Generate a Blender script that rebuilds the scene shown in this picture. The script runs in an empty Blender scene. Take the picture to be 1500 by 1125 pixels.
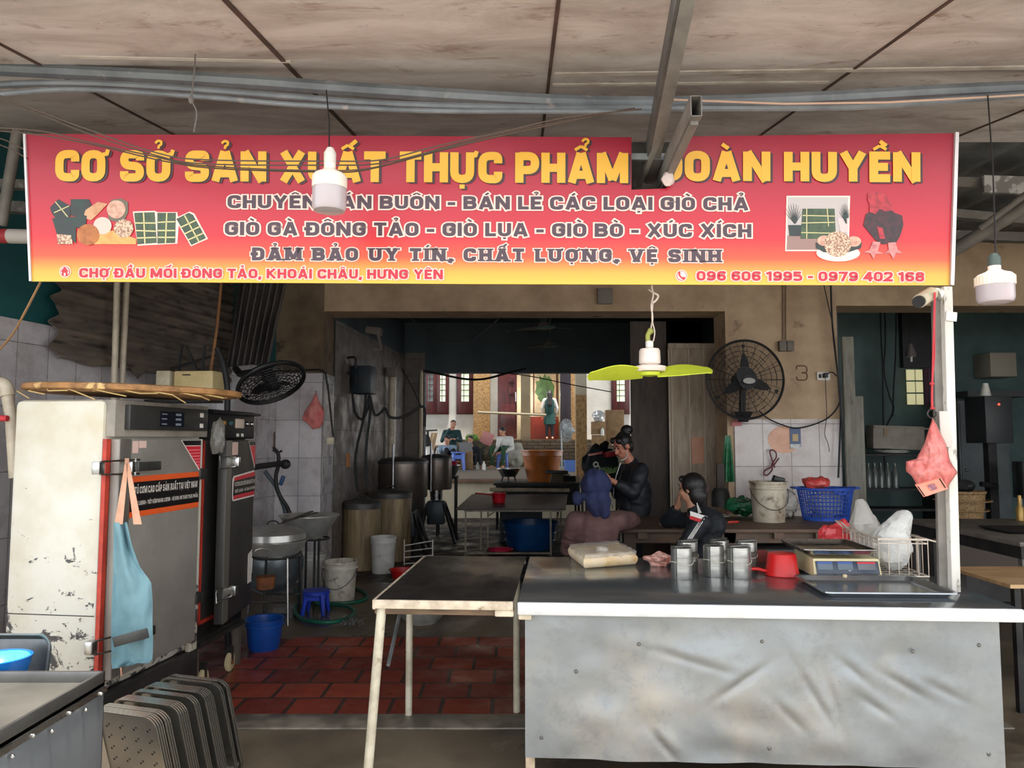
import bpy, bmesh, math, random
from math import sin, cos, pi, radians as R, atan, atan2, sqrt
from mathutils import Vector as V, Matrix, noise
random.seed(7)
SC = bpy.context.scene
C = SC.collection
# ---------------------------------------------------------------- camera
F, HZ, H = 1100.0, 643.0, 1.5
TH = atan((HZ - 562.5) / F)
cd = bpy.data.cameras.new('camera'); cam = bpy.data.objects.new('camera', cd); C.objects.link(cam)
cd.sensor_width = 36; cd.lens = F * 36 / 1500; cd.clip_start = .05; cd.clip_end = 300
cam.location = (0, 0, H); cam.rotation_euler = (pi / 2 + TH, 0, 0)
SC.camera = cam
# ---------------------------------------------------------------- sky, sun, exposure
w = bpy.data.worlds.new('sky'); SC.world = w; w.use_nodes = True
nt = w.node_tree; bg = nt.nodes['Background']
tc = nt.nodes.new('ShaderNodeTexCoord'); sx = nt.nodes.new('ShaderNodeSeparateXYZ'); rp = nt.nodes.new('ShaderNodeValToRGB')
nt.links.new(tc.outputs['Generated'], sx.inputs[0]); nt.links.new(sx.outputs['Z'], rp.inputs[0]); nt.links.new(rp.outputs[0], bg.inputs['Color'])
rp.color_ramp.elements[0].position = 0.06; rp.color_ramp.elements[0].color = (1.75, 1.82, 1.9, 1)
rp.color_ramp.elements[1].position = .5; rp.color_ramp.elements[1].color = (.8, .84, .9, 1)
bg.inputs['Strength'].default_value = 1.6
sd = bpy.data.lights.new('sun', 'SUN'); so = bpy.data.objects.new('sun', sd); C.objects.link(so)
sd.energy = 9.0; sd.angle = R(12); sd.color = (1, .95, .87); so.rotation_euler = (R(11), R(4), 0)
SC.view_settings.view_transform = 'Standard'; SC.view_settings.look = 'None'
SC.view_settings.gamma = 1; SC.view_settings.use_curve_mapping = False
SC.view_settings.exposure = 0.32
# ---------------------------------------------------------------- helpers
def P(px, py, d):
    xc = (px - 750) / F; yc = -(py - 562.5) / F
    dy = cos(TH) - yc * sin(TH); dz = sin(TH) + yc * cos(TH); t = d / dy
    return V((xc * t, d, H + dz * t))
def G(px, py, z=0.0):
    xc = (px - 750) / F; yc = -(py - 562.5) / F
    dy = cos(TH) - yc * sin(TH); dz = sin(TH) + yc * cos(TH); t = (z - H) / dz
    return V((xc * t, dy * t, z))
def lin(v):
    v /= 255.0
    return v / 12.92 if v <= .04045 else ((v + .055) / 1.055) ** 2.4
def c(r, g, b): return (lin(r), lin(g), lin(b), 1)
def sub(a, b): return V(a) - V(b)

class MB:
    def __init__(s): s.bm = bmesh.new()
    def _add(s, verts, faces, M=None):
        vs = [s.bm.verts.new(M @ V(v) if M else V(v)) for v in verts]
        for f in faces:
            try: s.bm.faces.new([vs[i] for i in f])
            except ValueError: pass
        return s
    def box(s, ctr, size, rot=None, bev=0.0):
        m = Matrix.Translation(V(ctr))
        if rot is not None:
            m = m @ (rot if isinstance(rot, Matrix) else (Matrix.Rotation(rot[2], 4, 'Z') @ Matrix.Rotation(rot[1], 4, 'Y') @ Matrix.Rotation(rot[0], 4, 'X')))
        b = bmesh.new(); bmesh.ops.create_cube(b, size=1)
        for v in b.verts: v.co = V((v.co.x * size[0], v.co.y * size[1], v.co.z * size[2]))
        if bev > 0:
            bmesh.ops.bevel(b, geom=list(b.edges), offset=min(bev, min(size) * .45), segments=2, affect='EDGES', profile=.5)
        b.transform(m); s.merge(b); return s
    def bb(s, lo, hi, bev=0.0):
        lo, hi = V(lo), V(hi); return s.box((lo + hi) / 2, hi - lo, None, bev)
    def merge(s, b):
        me = bpy.data.meshes.new('tmp'); b.to_mesh(me); b.free(); s.bm.from_mesh(me); bpy.data.meshes.remove(me)
    def bar(s, a, b, w_, h_, bev=0.0, roll=0.0):
        a, b = V(a), V(b); d = b - a
        q = d.to_track_quat('X', 'Z').to_matrix().to_4x4() @ Matrix.Rotation(roll, 4, 'X')
        return s.box((a + b) / 2, (d.length, w_, h_), q, bev)
    def tube(s, pts, r, n=8, closed=False, flat=1.0):
        pts = [V(p) for p in pts]; N = len(pts); rs = r if isinstance(r, (list, tuple)) else [r] * N
        rings = []; up = None
        for i, p in enumerate(pts):
            if closed: t = pts[(i + 1) % N] - pts[i - 1]
            elif i == 0: t = pts[1] - pts[0]
            elif i == N - 1: t = pts[-1] - pts[-2]
            else: t = (pts[i + 1] - p).normalized() + (p - pts[i - 1]).normalized()
            if t.length < 1e-9: t = V((0, 0, 1))
            t.normalize()
            if up is None:
                up = V((0, 0, 1)) if abs(t.z) < .9 else V((0, 1, 0))
            a = t.cross(up)
            if a.length < 1e-6: a = t.cross(V((1, 0, 0)))
            a.normalize(); b = a.cross(t).normalized(); up = b
            rings.append([s.bm.verts.new(p + (a * cos(2 * pi * k / n) + b * flat * sin(2 * pi * k / n)) * rs[i]) for k in range(n)])
        M = N if closed else N - 1
        for i in range(M):
            A, B = rings[i], rings[(i + 1) % N]
            for k in range(n):
                s.bm.faces.new([A[k], A[(k + 1) % n], B[(k + 1) % n], B[k]])
        if not closed:
            s.bm.faces.new(rings[0][::-1]); s.bm.faces.new(rings[-1])
        return s
    def cyl(s, a, b, r, r2=None, n=20): return s.tube([a, b], [r, r if r2 is None else r2], n)
    def cap(s, a, b, r, r2=None, n=12):
        """tapered limb with rounded ends"""
        a, b = V(a), V(b); r2 = r if r2 is None else r2; d = b - a; L = d.length
        q = (d.to_track_quat('Z', 'Y').to_matrix().to_4x4()) if L > 1e-6 else Matrix.Identity(4)
        prof = [(r * sin(t), -r * cos(t)) for t in [0, pi / 6, pi / 3, pi / 2]] + [(r2 * sin(t), L + r2 * -cos(t)) for t in [pi / 2, 2 * pi / 3, 5 * pi / 6, pi]]
        return s.lathe(prof, None, n, Matrix.Translation(a) @ q)
    def lathe(s, prof, ctr=None, n=24, M=None, sx=1.0, sy=1.0):
        m = M if M is not None else Matrix.Translation(V(ctr if ctr is not None else (0, 0, 0)))
        rings = []
        for (r, z) in prof:
            if r < 1e-5: rings.append([s.bm.verts.new(m @ V((0, 0, z)))])
            else: rings.append([s.bm.verts.new(m @ V((r * sx * cos(2 * pi * k / n), r * sy * sin(2 * pi * k / n), z))) for k in range(n)])
        for A, B in zip(rings, rings[1:]):
            for k in range(n):
                k2 = (k + 1) % n
                if len(A) == 1 and len(B) == 1: continue
                if len(A) == 1: f = [A[0], B[k2], B[k]]
                elif len(B) == 1: f = [A[k], A[k2], B[0]]
                else: f = [A[k], A[k2], B[k2], B[k]]
                try: s.bm.faces.new(f)
                except ValueError: pass
        return s
    def prism(s, poly, z0, z1, M=None):
        n = len(poly)
        vs = [(x, y, z0) for x, y in poly] + [(x, y, z1) for x, y in poly]
        fs = [list(range(n))[::-1], [n + i for i in range(n)]] + [[i, (i + 1) % n, n + (i + 1) % n, n + i] for i in range(n)]
        return s._add(vs, fs, M)
    def ball(s, ctr, rad, n=14, M=None):
        rad = (rad,) * 3 if not isinstance(rad, (tuple, list)) else rad
        b = bmesh.new(); bmesh.ops.create_uvsphere(b, u_segments=n, v_segments=max(6, n * 2 // 3), radius=1)
        m = Matrix.Translation(V(ctr)) @ (M if M is not None else Matrix.Identity(4)) @ Matrix.Diagonal((rad[0], rad[1], rad[2], 1))
        b.transform(m); s.merge(b); return s
    def grid(s, fn, nu, nv, th=0.0, closed_u=False):
        b = bmesh.new()
        vs = [[b.verts.new(V(fn(i / nu, j / nv))) for j in range(nv + 1)] for i in range(nu + (0 if closed_u else 1))]
        L = len(vs)
        for i in range(nu):
            for j in range(nv):
                try: b.faces.new([vs[i][j], vs[(i + 1) % L][j], vs[(i + 1) % L][j + 1], vs[i][j + 1]])
                except ValueError: pass
        if th:
            bmesh.ops.recalc_face_normals(b, faces=list(b.faces))
            bmesh.ops.solidify(b, geom=list(b.faces), thickness=th)
        s.merge(b); return s
    def rloft(s, loops, M=None, seg=4, cap0=False, cap1=True):
        """rounded rectangles (w, h, r, z) joined one after the other"""
        rings = []
        for (w_, h_, r, z) in loops:
            ring = []
            for (cx, cy, a0) in ((w_ / 2 - r, h_ / 2 - r, 0), (-w_ / 2 + r, h_ / 2 - r, pi / 2), (-w_ / 2 + r, -h_ / 2 + r, pi), (w_ / 2 - r, -h_ / 2 + r, 1.5 * pi)):
                for k in range(seg + 1):
                    a = a0 + pi / 2 * k / seg
                    p = V((cx + r * cos(a), cy + r * sin(a), z)); ring.append(s.bm.verts.new(M @ p if M else p))
            rings.append(ring)
        n = len(rings[0])
        for A, B in zip(rings, rings[1:]):
            for k in range(n): s.bm.faces.new([A[k], A[(k + 1) % n], B[(k + 1) % n], B[k]])
        if cap0: s.bm.faces.new(rings[0][::-1])
        if cap1: s.bm.faces.new(rings[-1])
        return s
    def bounds(s):
        xs = [v.co for v in s.bm.verts]
        return V([min(p[i] for p in xs) for i in range(3)]), V([max(p[i] for p in xs) for i in range(3)])
    def jitter(s, amp, sc=3.0, seed=0):
        s.bm.normal_update()
        off = V((seed * 3.7, seed * 1.3, seed * 9.1))
        ds = [(v, v.normal * amp * noise.noise(v.co * sc + off)) for v in s.bm.verts]
        for v, d in ds: v.co += d
        return s
    def build(s, name, mat, parent=None, world=False, smooth=True, ang=38, solid=0.0):
        """ONE mesh object; world=True means the vertices were given in world coordinates"""
        bm = s.bm
        bmesh.ops.recalc_face_normals(bm, faces=list(bm.faces))
        if solid: bmesh.ops.solidify(bm, geom=list(bm.faces), thickness=solid)
        o_loc = None
        if world:
            if parent is not None: bm.transform(mw(parent).inverted())
            else:
                lo, hi = s.bounds(); o_loc = V(((lo.x + hi.x) / 2, (lo.y + hi.y) / 2, lo.z)); bm.transform(Matrix.Translation(-o_loc))
        bm.normal_update()
        if smooth:
            for f in bm.faces: f.smooth = True
            for e in bm.edges:
                if len(e.link_faces) == 2 and e.calc_face_angle(0) > R(ang): e.smooth = False
        me = bpy.data.meshes.new(name); bm.to_mesh(me); bm.free()
        o = bpy.data.objects.new(name, me); C.objects.link(o)
        for m in (mat if isinstance(mat, (list, tuple)) else [mat]): me.materials.append(m)
        if o_loc is not None: o.location = o_loc
        if parent is not None: o.parent = parent
        return o
    def blob(s, name, mat, parent=None, vox=.012, sm=4, world=True):
        """melts everything added so far into one continuous skin"""
        me = bpy.data.meshes.new('t'); bmesh.ops.recalc_face_normals(s.bm, faces=list(s.bm.faces)); s.bm.to_mesh(me); s.bm.free()
        t = bpy.data.objects.new('t', me); C.objects.link(t)
        m = t.modifiers.new('r', 'REMESH'); m.mode = 'VOXEL'; m.voxel_size = vox
        if sm: k = t.modifiers.new('s', 'SMOOTH'); k.factor = .5; k.iterations = sm
        dg = bpy.context.evaluated_depsgraph_get(); dg.update()
        m2 = bpy.data.meshes.new_from_object(t.evaluated_get(dg))
        bpy.data.objects.remove(t); bpy.data.meshes.remove(me)
        s.bm = bmesh.new(); s.bm.from_mesh(m2); bpy.data.meshes.remove(m2)
        return s.build(name, mat, parent, world, True, 80)

def mw(o):
    m = o.matrix_basis.copy()
    while o.parent: o = o.parent; m = o.matrix_basis @ m
    return m
def tag(o, label=None, cat=None, group=None, kind=None):
    if label: o['label'] = label
    if cat: o['category'] = cat
    if group: o['group'] = group
    if kind: o['kind'] = kind
    return o
def thing(name, label, cat, loc=(0, 0, 0), rz=0.0, group=None, kind=None):
    o = bpy.data.objects.new(name, None); C.objects.link(o); o.empty_display_size = .05
    o.location = loc; o.rotation_euler = (0, 0, rz)
    return tag(o, label, cat, group, kind)
def struct(name, mb, mat, **k): return tag(mb.build(name, mat, None, True, **k), kind='structure')
def kids(o): return [x for x in bpy.data.objects if x.parent == o]
def dup(o, loc=None, label=None, rot=None, parent=None):
    ch = kids(o); n = o.copy(); C.objects.link(n)
    if parent is not None: n.parent = parent
    if loc is not None: n.location = loc
    if rot is not None: n.rotation_euler = rot
    if label: n['label'] = label
    for k in ch: dup(k, parent=n)
    return n
# ---------------------------------------------------------------- materials
class NT:
    def __init__(s, name):
        s.m = bpy.data.materials.new(name); s.m.use_nodes = True; s.t = s.m.node_tree; s.b = s.t.nodes['Principled BSDF']
    def n(s, typ, **k):
        x = s.t.nodes.new('ShaderNode' + typ)
        for a, v in k.items(): setattr(x, a, v)
        return x
    def l(s, a, b): s.t.links.new(a, b)
    def coord(s, scale=(1, 1, 1), rot=(0, 0, 0), loc=(0, 0, 0), world=False):
        m = s.n('Mapping'); m.inputs['Scale'].default_value = scale; m.inputs['Rotation'].default_value = rot; m.inputs['Location'].default_value = loc
        if world: s.l(s.n('NewGeometry').outputs['Position'], m.inputs[0])
        else: s.l(s.n('TexCoord').outputs['Object'], m.inputs[0])
        return m.outputs[0]
    def noise(s, vec, scale, detail=4, rough=.6, dist=0):
        x = s.n('TexNoise'); x.inputs['Scale'].default_value = scale; x.inputs['Detail'].default_value = detail
        x.inputs['Roughness'].default_value = rough; x.inputs['Distortion'].default_value = dist
        s.l(vec, x.inputs['Vector']); return x.outputs['Fac']
    def ramp(s, fac, lo, hi, a=0.0, b=1.0):
        x = s.n('MapRange'); x.inputs['From Min'].default_value = lo; x.inputs['From Max'].default_value = hi
        x.inputs['To Min'].default_value = a; x.inputs['To Max'].default_value = b; s.l(fac, x.inputs[0]); return x.outputs[0]
    def mix(s, fac, a, b):
        x = s.n('Mix', data_type='RGBA')
        if isinstance(fac, (int, float)): x.inputs[0].default_value = fac
        else: s.l(fac, x.inputs[0])
        for v, i in ((a, 6), (b, 7)):
            if isinstance(v, tuple): x.inputs[i].default_value = v
            else: s.l(v, x.inputs[i])
        return x.outputs[2]
    def set(s, name, v):
        if isinstance(v, (int, float, tuple)): s.b.inputs[name].default_value = v
        else: s.l(v, s.b.inputs[name])
    def bump(s, h, strength=.3, dist=.01):
        x = s.n('Bump'); x.inputs['Strength'].default_value = strength; x.inputs['Distance'].default_value = dist
        s.l(h, x.inputs['Height']); s.l(x.outputs[0], s.b.inputs['Normal'])
_mc = {}
def M(name, col, c2=None, rough=.6, metal=0.0, scale=6, detail=4, stretch=(1, 1, 1), th=(.4, .65), spots=None, bump=0.0, bscale=None, bdist=.01, emit=None, alpha=None, rough2=None, trans=0.0, coat=0.0):
    if name in _mc: return _mc[name]
    s = NT(name); vec = s.coord(stretch); colr = col
    if c2 is not None:
        f = s.noise(vec, scale, detail); f = s.ramp(f, th[0], th[1]); colr = s.mix(f, col, c2)
        if rough2 is not None: s.set('Roughness', s.ramp(f, 0, 1, rough, rough2))
    if spots:
        sc, ssc, lo, hi = spots
        colr = s.mix(s.ramp(s.noise(vec, ssc, 6, .7), lo, hi), colr, sc)
    s.set('Base Color', colr)
    if not (c2 is not None and rough2 is not None): s.set('Roughness', rough)
    s.set('Metallic', metal)
    if trans: s.set('Transmission Weight', trans)
    if coat: s.set('Coat Weight', coat)
    if alpha is not None: s.set('Alpha', alpha)
    if emit: s.set('Emission Color', col); s.set('Emission Strength', emit)
    if bump: s.bump(s.noise(vec, bscale or scale * 2, 5), bump, bdist)
    _mc[name] = s.m; return s.m
def tile_mat(name, col, col2, grout, tw, th_, gap=.004, rough=.25, rot=(-pi / 2, 0, 0), off=0.0, dirt=None, var=.3, world=False, loc=(0, 0, 0), bump=.4, dsc=2.5, dth=(.5, .75)):
    s = NT(name); vec = s.coord((1, 1, 1), rot, loc, world)
    b = s.n('TexBrick'); b.offset = off; b.squash = 1; b.inputs['Scale'].default_value = 1
    b.inputs['Brick Width'].default_value = tw; b.inputs['Row Height'].default_value = th_; b.inputs['Mortar Size'].default_value = gap
    b.inputs['Mortar Smooth'].default_value = .2; b.inputs['Bias'].default_value = 0
    b.inputs['Color1'].default_value = col; b.inputs['Color2'].default_value = col2; b.inputs['Mortar'].default_value = grout
    s.l(vec, b.inputs['Vector']); colr = b.outputs['Color']; rg = rough
    if dirt:
        f = s.ramp(s.noise(vec, dsc, 6, .65), dth[0], dth[1]); colr = s.mix(f, colr, dirt); 
        rg = s.ramp(s.noise(vec, dsc * 1.7, 5), .35, .65, rough * .6, min(1, rough * 1.8))
    s.set('Base Color', colr); s.set('Roughness', rg)
    s.bump(s.ramp(b.outputs['Fac'], 0, 1, 1, 0), bump, .004)
    return s.m
steel = M('brushed_steel', c(150, 150, 150), c(112, 112, 112), rough=.28, metal=1, scale=2.5, stretch=(1, 14, 1), rough2=.42)
steel_b = M('bright_steel', c(190, 190, 188), c(160, 160, 158), rough=.22, metal=1, scale=6, rough2=.34)
steel_d = M('dark_steel', c(98, 97, 94), c(66, 65, 63), rough=.42, metal=.85, scale=3, rough2=.6)
iron = M('dark_iron', c(48, 47, 46), c(30, 30, 30), rough=.6, metal=.3, scale=9)
black = M('black_plastic', c(22, 22, 24), c(32, 32, 34), rough=.45, scale=8)
rubber = M('cable_rubber', c(24, 24, 26), rough=.6)
cream = M('cream_paint', c(214, 204, 178), c(190, 178, 150), rough=.5, scale=12, spots=(c(120, 100, 75), 22, .6, .72))
white_p = M('white_plastic', c(225, 222, 214), c(208, 204, 194), rough=.4, scale=6)
blue_p = M('blue_plastic', c(22, 78, 160), c(16, 62, 138), rough=.35, scale=5)
red_p = M('red_plastic', c(205, 34, 34), c(186, 26, 28), rough=.35, scale=5)
pvc = M('pvc_pipe', c(198, 186, 164), c(170, 158, 138), rough=.4, scale=9)
galv = M('galvanised', c(140, 142, 142), c(108, 112, 112), rough=.45, metal=.55, scale=7, spots=(c(90, 70, 55), 18, .62, .75))
wood = M('weathered_wood', c(128, 104, 80), c(92, 72, 54), rough=.7, scale=4, stretch=(1, 7, 7), bump=.2)
skin = M('skin', c(196, 142, 112), c(184, 128, 100), rough=.5, scale=8)
hair = M('black_hair', c(20, 17, 17), c(34, 29, 28), rough=.45, scale=40, stretch=(3, 3, .4), bump=.3)
# ================================================================ the setting
concrete = M('wet_concrete', c(122, 107, 87), c(82, 72, 59), rough=.75, scale=1.3, detail=8, th=(.38, .62), rough2=.22, spots=(c(140, 132, 118), 2.3, .62, .74), bump=.25, bscale=14)
street = M('street_concrete', c(150, 146, 138), c(120, 117, 110), rough=.9, scale=.8)
plaster = M('tan_plaster', c(192, 166, 136), c(162, 135, 108), rough=.85, scale=1.8, detail=8, spots=(c(88, 66, 50), 3.2, .6, .75), bump=.15)
plaster_d = M('stained_plaster', c(128, 108, 86), c(92, 74, 58), rough=.85, scale=2.4, detail=9, spots=(c(48, 42, 38), 3.5, .56, .7), bump=.2)
slate = M('slate_paint', c(74, 86, 92), c(58, 68, 75), rough=.7, scale=1.5, detail=6)
teal = M('teal_paint', c(28, 84, 86), c(22, 70, 74), rough=.55, scale=2)
tile_l = tile_mat('wall_tile_grey', c(192, 186, 188), c(180, 174, 176), c(128, 120, 116), .25, .4, .0035, dirt=c(140, 128, 122), loc=(0, -.1, 0), dsc=3, dth=(.5, .8))
tile_w = tile_mat('wall_tile_white', c(206, 196, 192), c(196, 186, 182), c(120, 110, 104), .3, .45, .004, dirt=c(172, 154, 144), loc=(0, .14, 0))
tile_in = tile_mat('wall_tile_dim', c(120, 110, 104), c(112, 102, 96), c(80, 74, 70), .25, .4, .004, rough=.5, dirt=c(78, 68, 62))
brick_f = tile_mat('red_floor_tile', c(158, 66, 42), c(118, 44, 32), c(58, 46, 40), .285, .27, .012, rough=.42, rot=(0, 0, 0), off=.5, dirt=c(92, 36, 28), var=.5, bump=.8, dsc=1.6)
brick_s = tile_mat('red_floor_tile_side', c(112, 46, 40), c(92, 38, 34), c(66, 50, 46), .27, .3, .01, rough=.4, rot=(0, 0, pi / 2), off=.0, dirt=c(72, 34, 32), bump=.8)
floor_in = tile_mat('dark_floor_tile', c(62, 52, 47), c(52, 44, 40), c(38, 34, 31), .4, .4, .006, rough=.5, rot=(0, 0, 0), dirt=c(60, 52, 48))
ceil_m = NT('ceiling_sheet')
_v = ceil_m.coord((1, 2.2, 1), world=True)
_a = ceil_m.mix(ceil_m.ramp(ceil_m.noise(_v, 1.5, 9, .68, .6), .36, .66), c(212, 203, 198), c(168, 155, 147))
_a = ceil_m.mix(ceil_m.ramp(ceil_m.noise(_v, 2.8, 7, .7, .5), .58, .72), _a, c(136, 108, 94))
_a = ceil_m.mix(ceil_m.ramp(ceil_m.noise(ceil_m.coord((2.2, 8, 1), world=True), 5, 6, .8), .63, .7), _a, c(96, 74, 64))
ceil_m.set('Base Color', _a); ceil_m.set('Roughness', .85); ceil_m.bump(ceil_m.noise(_v, 9, 6), .2, .01); ceil_m = ceil_m.m

struct('floor_street', MB().bb((-14, -30, -.1), (14, 2.6, 0)), street)
struct('floor', MB().bb((-9, 2.6, -.1), (9, 8.0, 0)), concrete)
struct('floor_tiled', MB()._add([(-2.25, 4.2, .004), (2.6, 4.2, .004), (2.6, 5.82, .004), (-1.62, 5.82, .004)], [(0, 1, 2, 3)]), brick_f)
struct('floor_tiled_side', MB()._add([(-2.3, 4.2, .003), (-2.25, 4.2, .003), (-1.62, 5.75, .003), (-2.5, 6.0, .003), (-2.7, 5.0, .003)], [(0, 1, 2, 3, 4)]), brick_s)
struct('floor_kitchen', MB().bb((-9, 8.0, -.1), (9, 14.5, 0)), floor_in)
struct('floor_curb', MB().bb((-2.6, 4.0, 0), (2.6, 4.2, .012), .005), M('pale_cement', c(138, 128, 114), c(104, 96, 84), rough=.7, scale=5, th=(.42, .55), rough2=.3))

def wall(name, p0, p1, z0, z1, th, mat, holes=None):
    p0, p1 = V((p0[0], p0[1], 0)), V((p1[0], p1[1], 0)); L = (p1 - p0).length; a = atan2(p1.y - p0.y, p1.x - p0.x)
    o = MB().bb((0, 0, z0), (L, th, z1)).build(name, mat, None, False, False)
    o.location = p0; o.rotation_euler = (0, 0, a); return tag(o, kind='structure')
def LX(d): return -2.51 - .165 * (8 - d)
# left side wall of the stall (runs away from the camera), tiled below and teal above
wall('wall_left', (LX(8.05) - .02, 8.05), (LX(2.9) - .02, 2.9), 0, 3.9, -.12, teal)
wall('trim_1', (LX(2.9), 2.9), (LX(8.0), 8.0), 0, 2.24, .018, tile_l)
# wall at the back of the stall: left pier, lintel, right pier, lintel over the side room
wall('wall_back_left', (-2.62, 8.0), (-2.02, 8.0), 0, 3.75, .45, plaster_d)
wall('trim_2', (-2.51, 7.985), (-2.02, 7.985), 0, 2.2, .015, tile_l)
wall('trim_3', (-2.015, 7.985), (-2.015, 8.45), 0, 2.2, -.012, tile_l)
wall('wall_back_lintel', (-2.02, 8.0), (2.29, 8.0), 2.87, 3.75, .45, plaster)
wall('wall_back_right', (2.29, 8.0), (3.49, 8.0), 0, 3.75, .45, plaster)
wall('trim_4', (2.36, 7.985), (3.49, 7.985), 0, 1.71, .015, tile_w)
wall('wall_side_lintel', (3.49, 8.0), (8.5, 8.0), 2.93, 3.75, .45, plaster)
# kitchen behind the opening
wall('wall_kitchen_left', (-2.02, 8.45), (-1.76, 12.2), 0, 3.4, .1, slate)
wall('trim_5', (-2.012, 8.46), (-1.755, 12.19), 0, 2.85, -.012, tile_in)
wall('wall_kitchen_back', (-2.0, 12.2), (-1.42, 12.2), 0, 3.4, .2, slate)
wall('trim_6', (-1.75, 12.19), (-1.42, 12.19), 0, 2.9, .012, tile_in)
wall('wall_kitchen_beam', (-1.42, 12.2), (4.0, 12.2), 2.58, 3.4, .25, slate)
wall('wall_kitchen_right', (3.2, 12.2), (3.2, 8.45), 0, 3.4, -.1, slate)
wall('wall_kitchen_corner', (2.02, 12.2), (3.2, 12.2), 0, 3.4, .2, M('dark_green_paint', c(44, 58, 58), c(34, 46, 48), rough=.6, scale=2))
struct('ceiling_kitchen', MB().bb((-2.3, 8.2, 3.4), (3.4, 12.5, 3.5)), slate)
# side room on the right
teal_d = M('dark_teal_paint', c(82, 106, 102), c(60, 80, 80), rough=.6, scale=1.2, detail=6)
wall('wall_side_back', (3.3, 10.6), (9, 10.6), 0, 3.4, .1, teal_d)
wall('wall_side_left', (3.6, 10.6), (3.6, 8.45), 0, 3.4, .1, slate)
wall('wall_side_right', (8.5, 2.9), (8.5, 10.6), 0, 3.9, -.1, teal_d)
struct('ceiling_side', MB().bb((3.3, 8.2, 3.4), (9, 10.8, 3.5)), slate)
# awning over the stall: sheets sloping up towards the building
def AW(y): return 2.72 + .148 * y
def awn(x0, y0, x1, y1, t=.02): return MB()._add([(x0, y0, AW(y0)), (x1, y0, AW(y0)), (x1, y1, AW(y1)), (x0, y1, AW(y1)), (x0, y0, AW(y0) + t), (x1, y0, AW(y0) + t), (x1, y1, AW(y1) + t), (x0, y1, AW(y1) + t)], [(0, 1, 2, 3), (4, 5, 6, 7), (0, 1, 5, 4), (1, 2, 6, 5), (2, 3, 7, 6), (3, 0, 4, 7)])
struct('ceiling', awn(-8.5, 2.5, 8.5, 4.75), ceil_m)
seam = M('seam_dirt', c(92, 68, 58), c(66, 52, 46), rough=.9, scale=6)
lath = M('pale_lath', c(205, 196, 186), c(176, 164, 152), rough=.8, scale=5)
def strip(name, a, b, w_, t, mat):
    (x0, y0), (x1, y1) = a, b; A, B = V((x0, y0, AW(y0) - t / 2)), V((x1, y1, AW(y1) - t / 2))
    struct(name, MB().bar(A, B, w_, t), mat)
for i, (a, b, w_) in enumerate((((-1.06, 2.51), (-.98, 4.7), .022), ((.17, 2.51), (.19, 4.7), .016), ((1.62, 2.51), (1.55, 4.7), .014), ((-2.2, 2.51), (-2.1, 4.7), .016), ((2.9, 2.51), (2.8, 4.7), .016), ((-3.4, 2.51), (-3.3, 4.7), .016))):
    strip('trim_%d' % (7 + i), a, b, w_, .006, seam)
strip('trim_13', (-2.0, 3.22), (-1.0, 3.28), .02, .006, lath); strip('trim_14', (.2, 3.45), (3.6, 3.3), .03, .008, lath); strip('trim_15', (.2, 3.6), (1.55, 3.56), .02, .008, lath)
# higher tin roof between awning and building
tin = M('old_tin', c(120, 122, 122), c(92, 92, 92), rough=.6, metal=.3, scale=3, spots=(c(84, 66, 54), 5, .6, .72))
tin_d = M('sooty_tin', c(122, 110, 98), c(84, 77, 72), rough=.6, metal=.2, scale=2, stretch=(1, 1, 5), spots=(c(50, 42, 38), 4, .55, .7))
struct('roof_tin', MB().grid(lambda u, v: (-8.5 + 17 * u, 4.5 + 3.7 * v, 3.52 + .12 * v + .02 * sin(u * 17 / .075 * pi * .5)), 450, 2, .004), tin, ang=80)
# back yard: retaining wall, raised terrace, steps, house
terr = M('terrace_cement', c(150, 132, 112), c(128, 120, 110), rough=.8, scale=1.2, detail=6)
stone = M('brown_stone', c(168, 132, 84), c(120, 90, 54), rough=.5, scale=16, detail=5, spots=(c(78, 58, 36), 20, .58, .7))
lime = M('cream_wall', c(188, 178, 154), c(170, 158, 134), rough=.85, scale=1.6)
housew = M('white_house_wall', c(184, 182, 175), c(172, 169, 161), rough=.85, scale=2)
struct('floor_terrace', MB().bb((-9, 14.5, .0), (9, 25, .71)), terr)
struct('wall_terrace', MB().bb((-9, 14.42, 0), (9, 14.5, .66)), lime)
struct('trim_16', MB().bb((-9, 14.36, .66), (9, 14.9, .725), .01), M('terrace_edge', c(120, 92, 72), c(88, 68, 54), rough=.7, scale=3))
step_m = tile_mat('step_stone', c(132, 112, 86), c(108, 90, 68), c(62, 52, 42), .35, .1, .012, rough=.6, off=.5, dirt=c(84, 70, 54))
for i in range(5):
    struct('floor_step_%d' % (i + 1), MB().bb((-1.75, 21.7 + .3 * i, .71), (3.0, 24.6, .71 + .155 * (i + 1)), .01), step_m)
struct('floor_porch', MB().bb((-9, 23.3, .71), (-1.76, 24.6, 1.3)), step_m)
wall('wall_house', (-9, 24.6), (.0, 24.6), .7, 5.2, .3, housew)
wall('wall_house_right', (1.95, 24.6), (9, 24.6), .7, 5.2, .3, housew)
wall('wall_house_top', (0, 24.6), (1.95, 24.6), 4.3, 5.2, .3, housew)
wall('wall_house_inside', (-.6, 27.5), (2.6, 27.5), 1.48, 5, .1, lime)
wall('wall_house_inside_left', (-.3, 24.9), (-.3, 27.5), 1.48, 5, .1, lime); wall('wall_house_inside_right', (2.3, 24.9), (2.3, 27.5), 1.48, 5, -.1, lime)
struct('floor_house', MB().bb((-.6, 24.3, 1.3), (2.6, 27.5, 1.485)), step_m); struct('ceiling_house', MB().bb((-.6, 24.8, 5), (2.6, 27.6, 5.1)), lime)
struct('roof_unseen_shade', MB().bb((-9, 12.4, 4.6), (9, 22.6, 4.7)), slate)  # unseen roof added over the yard to darken the house and kitchen
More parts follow.
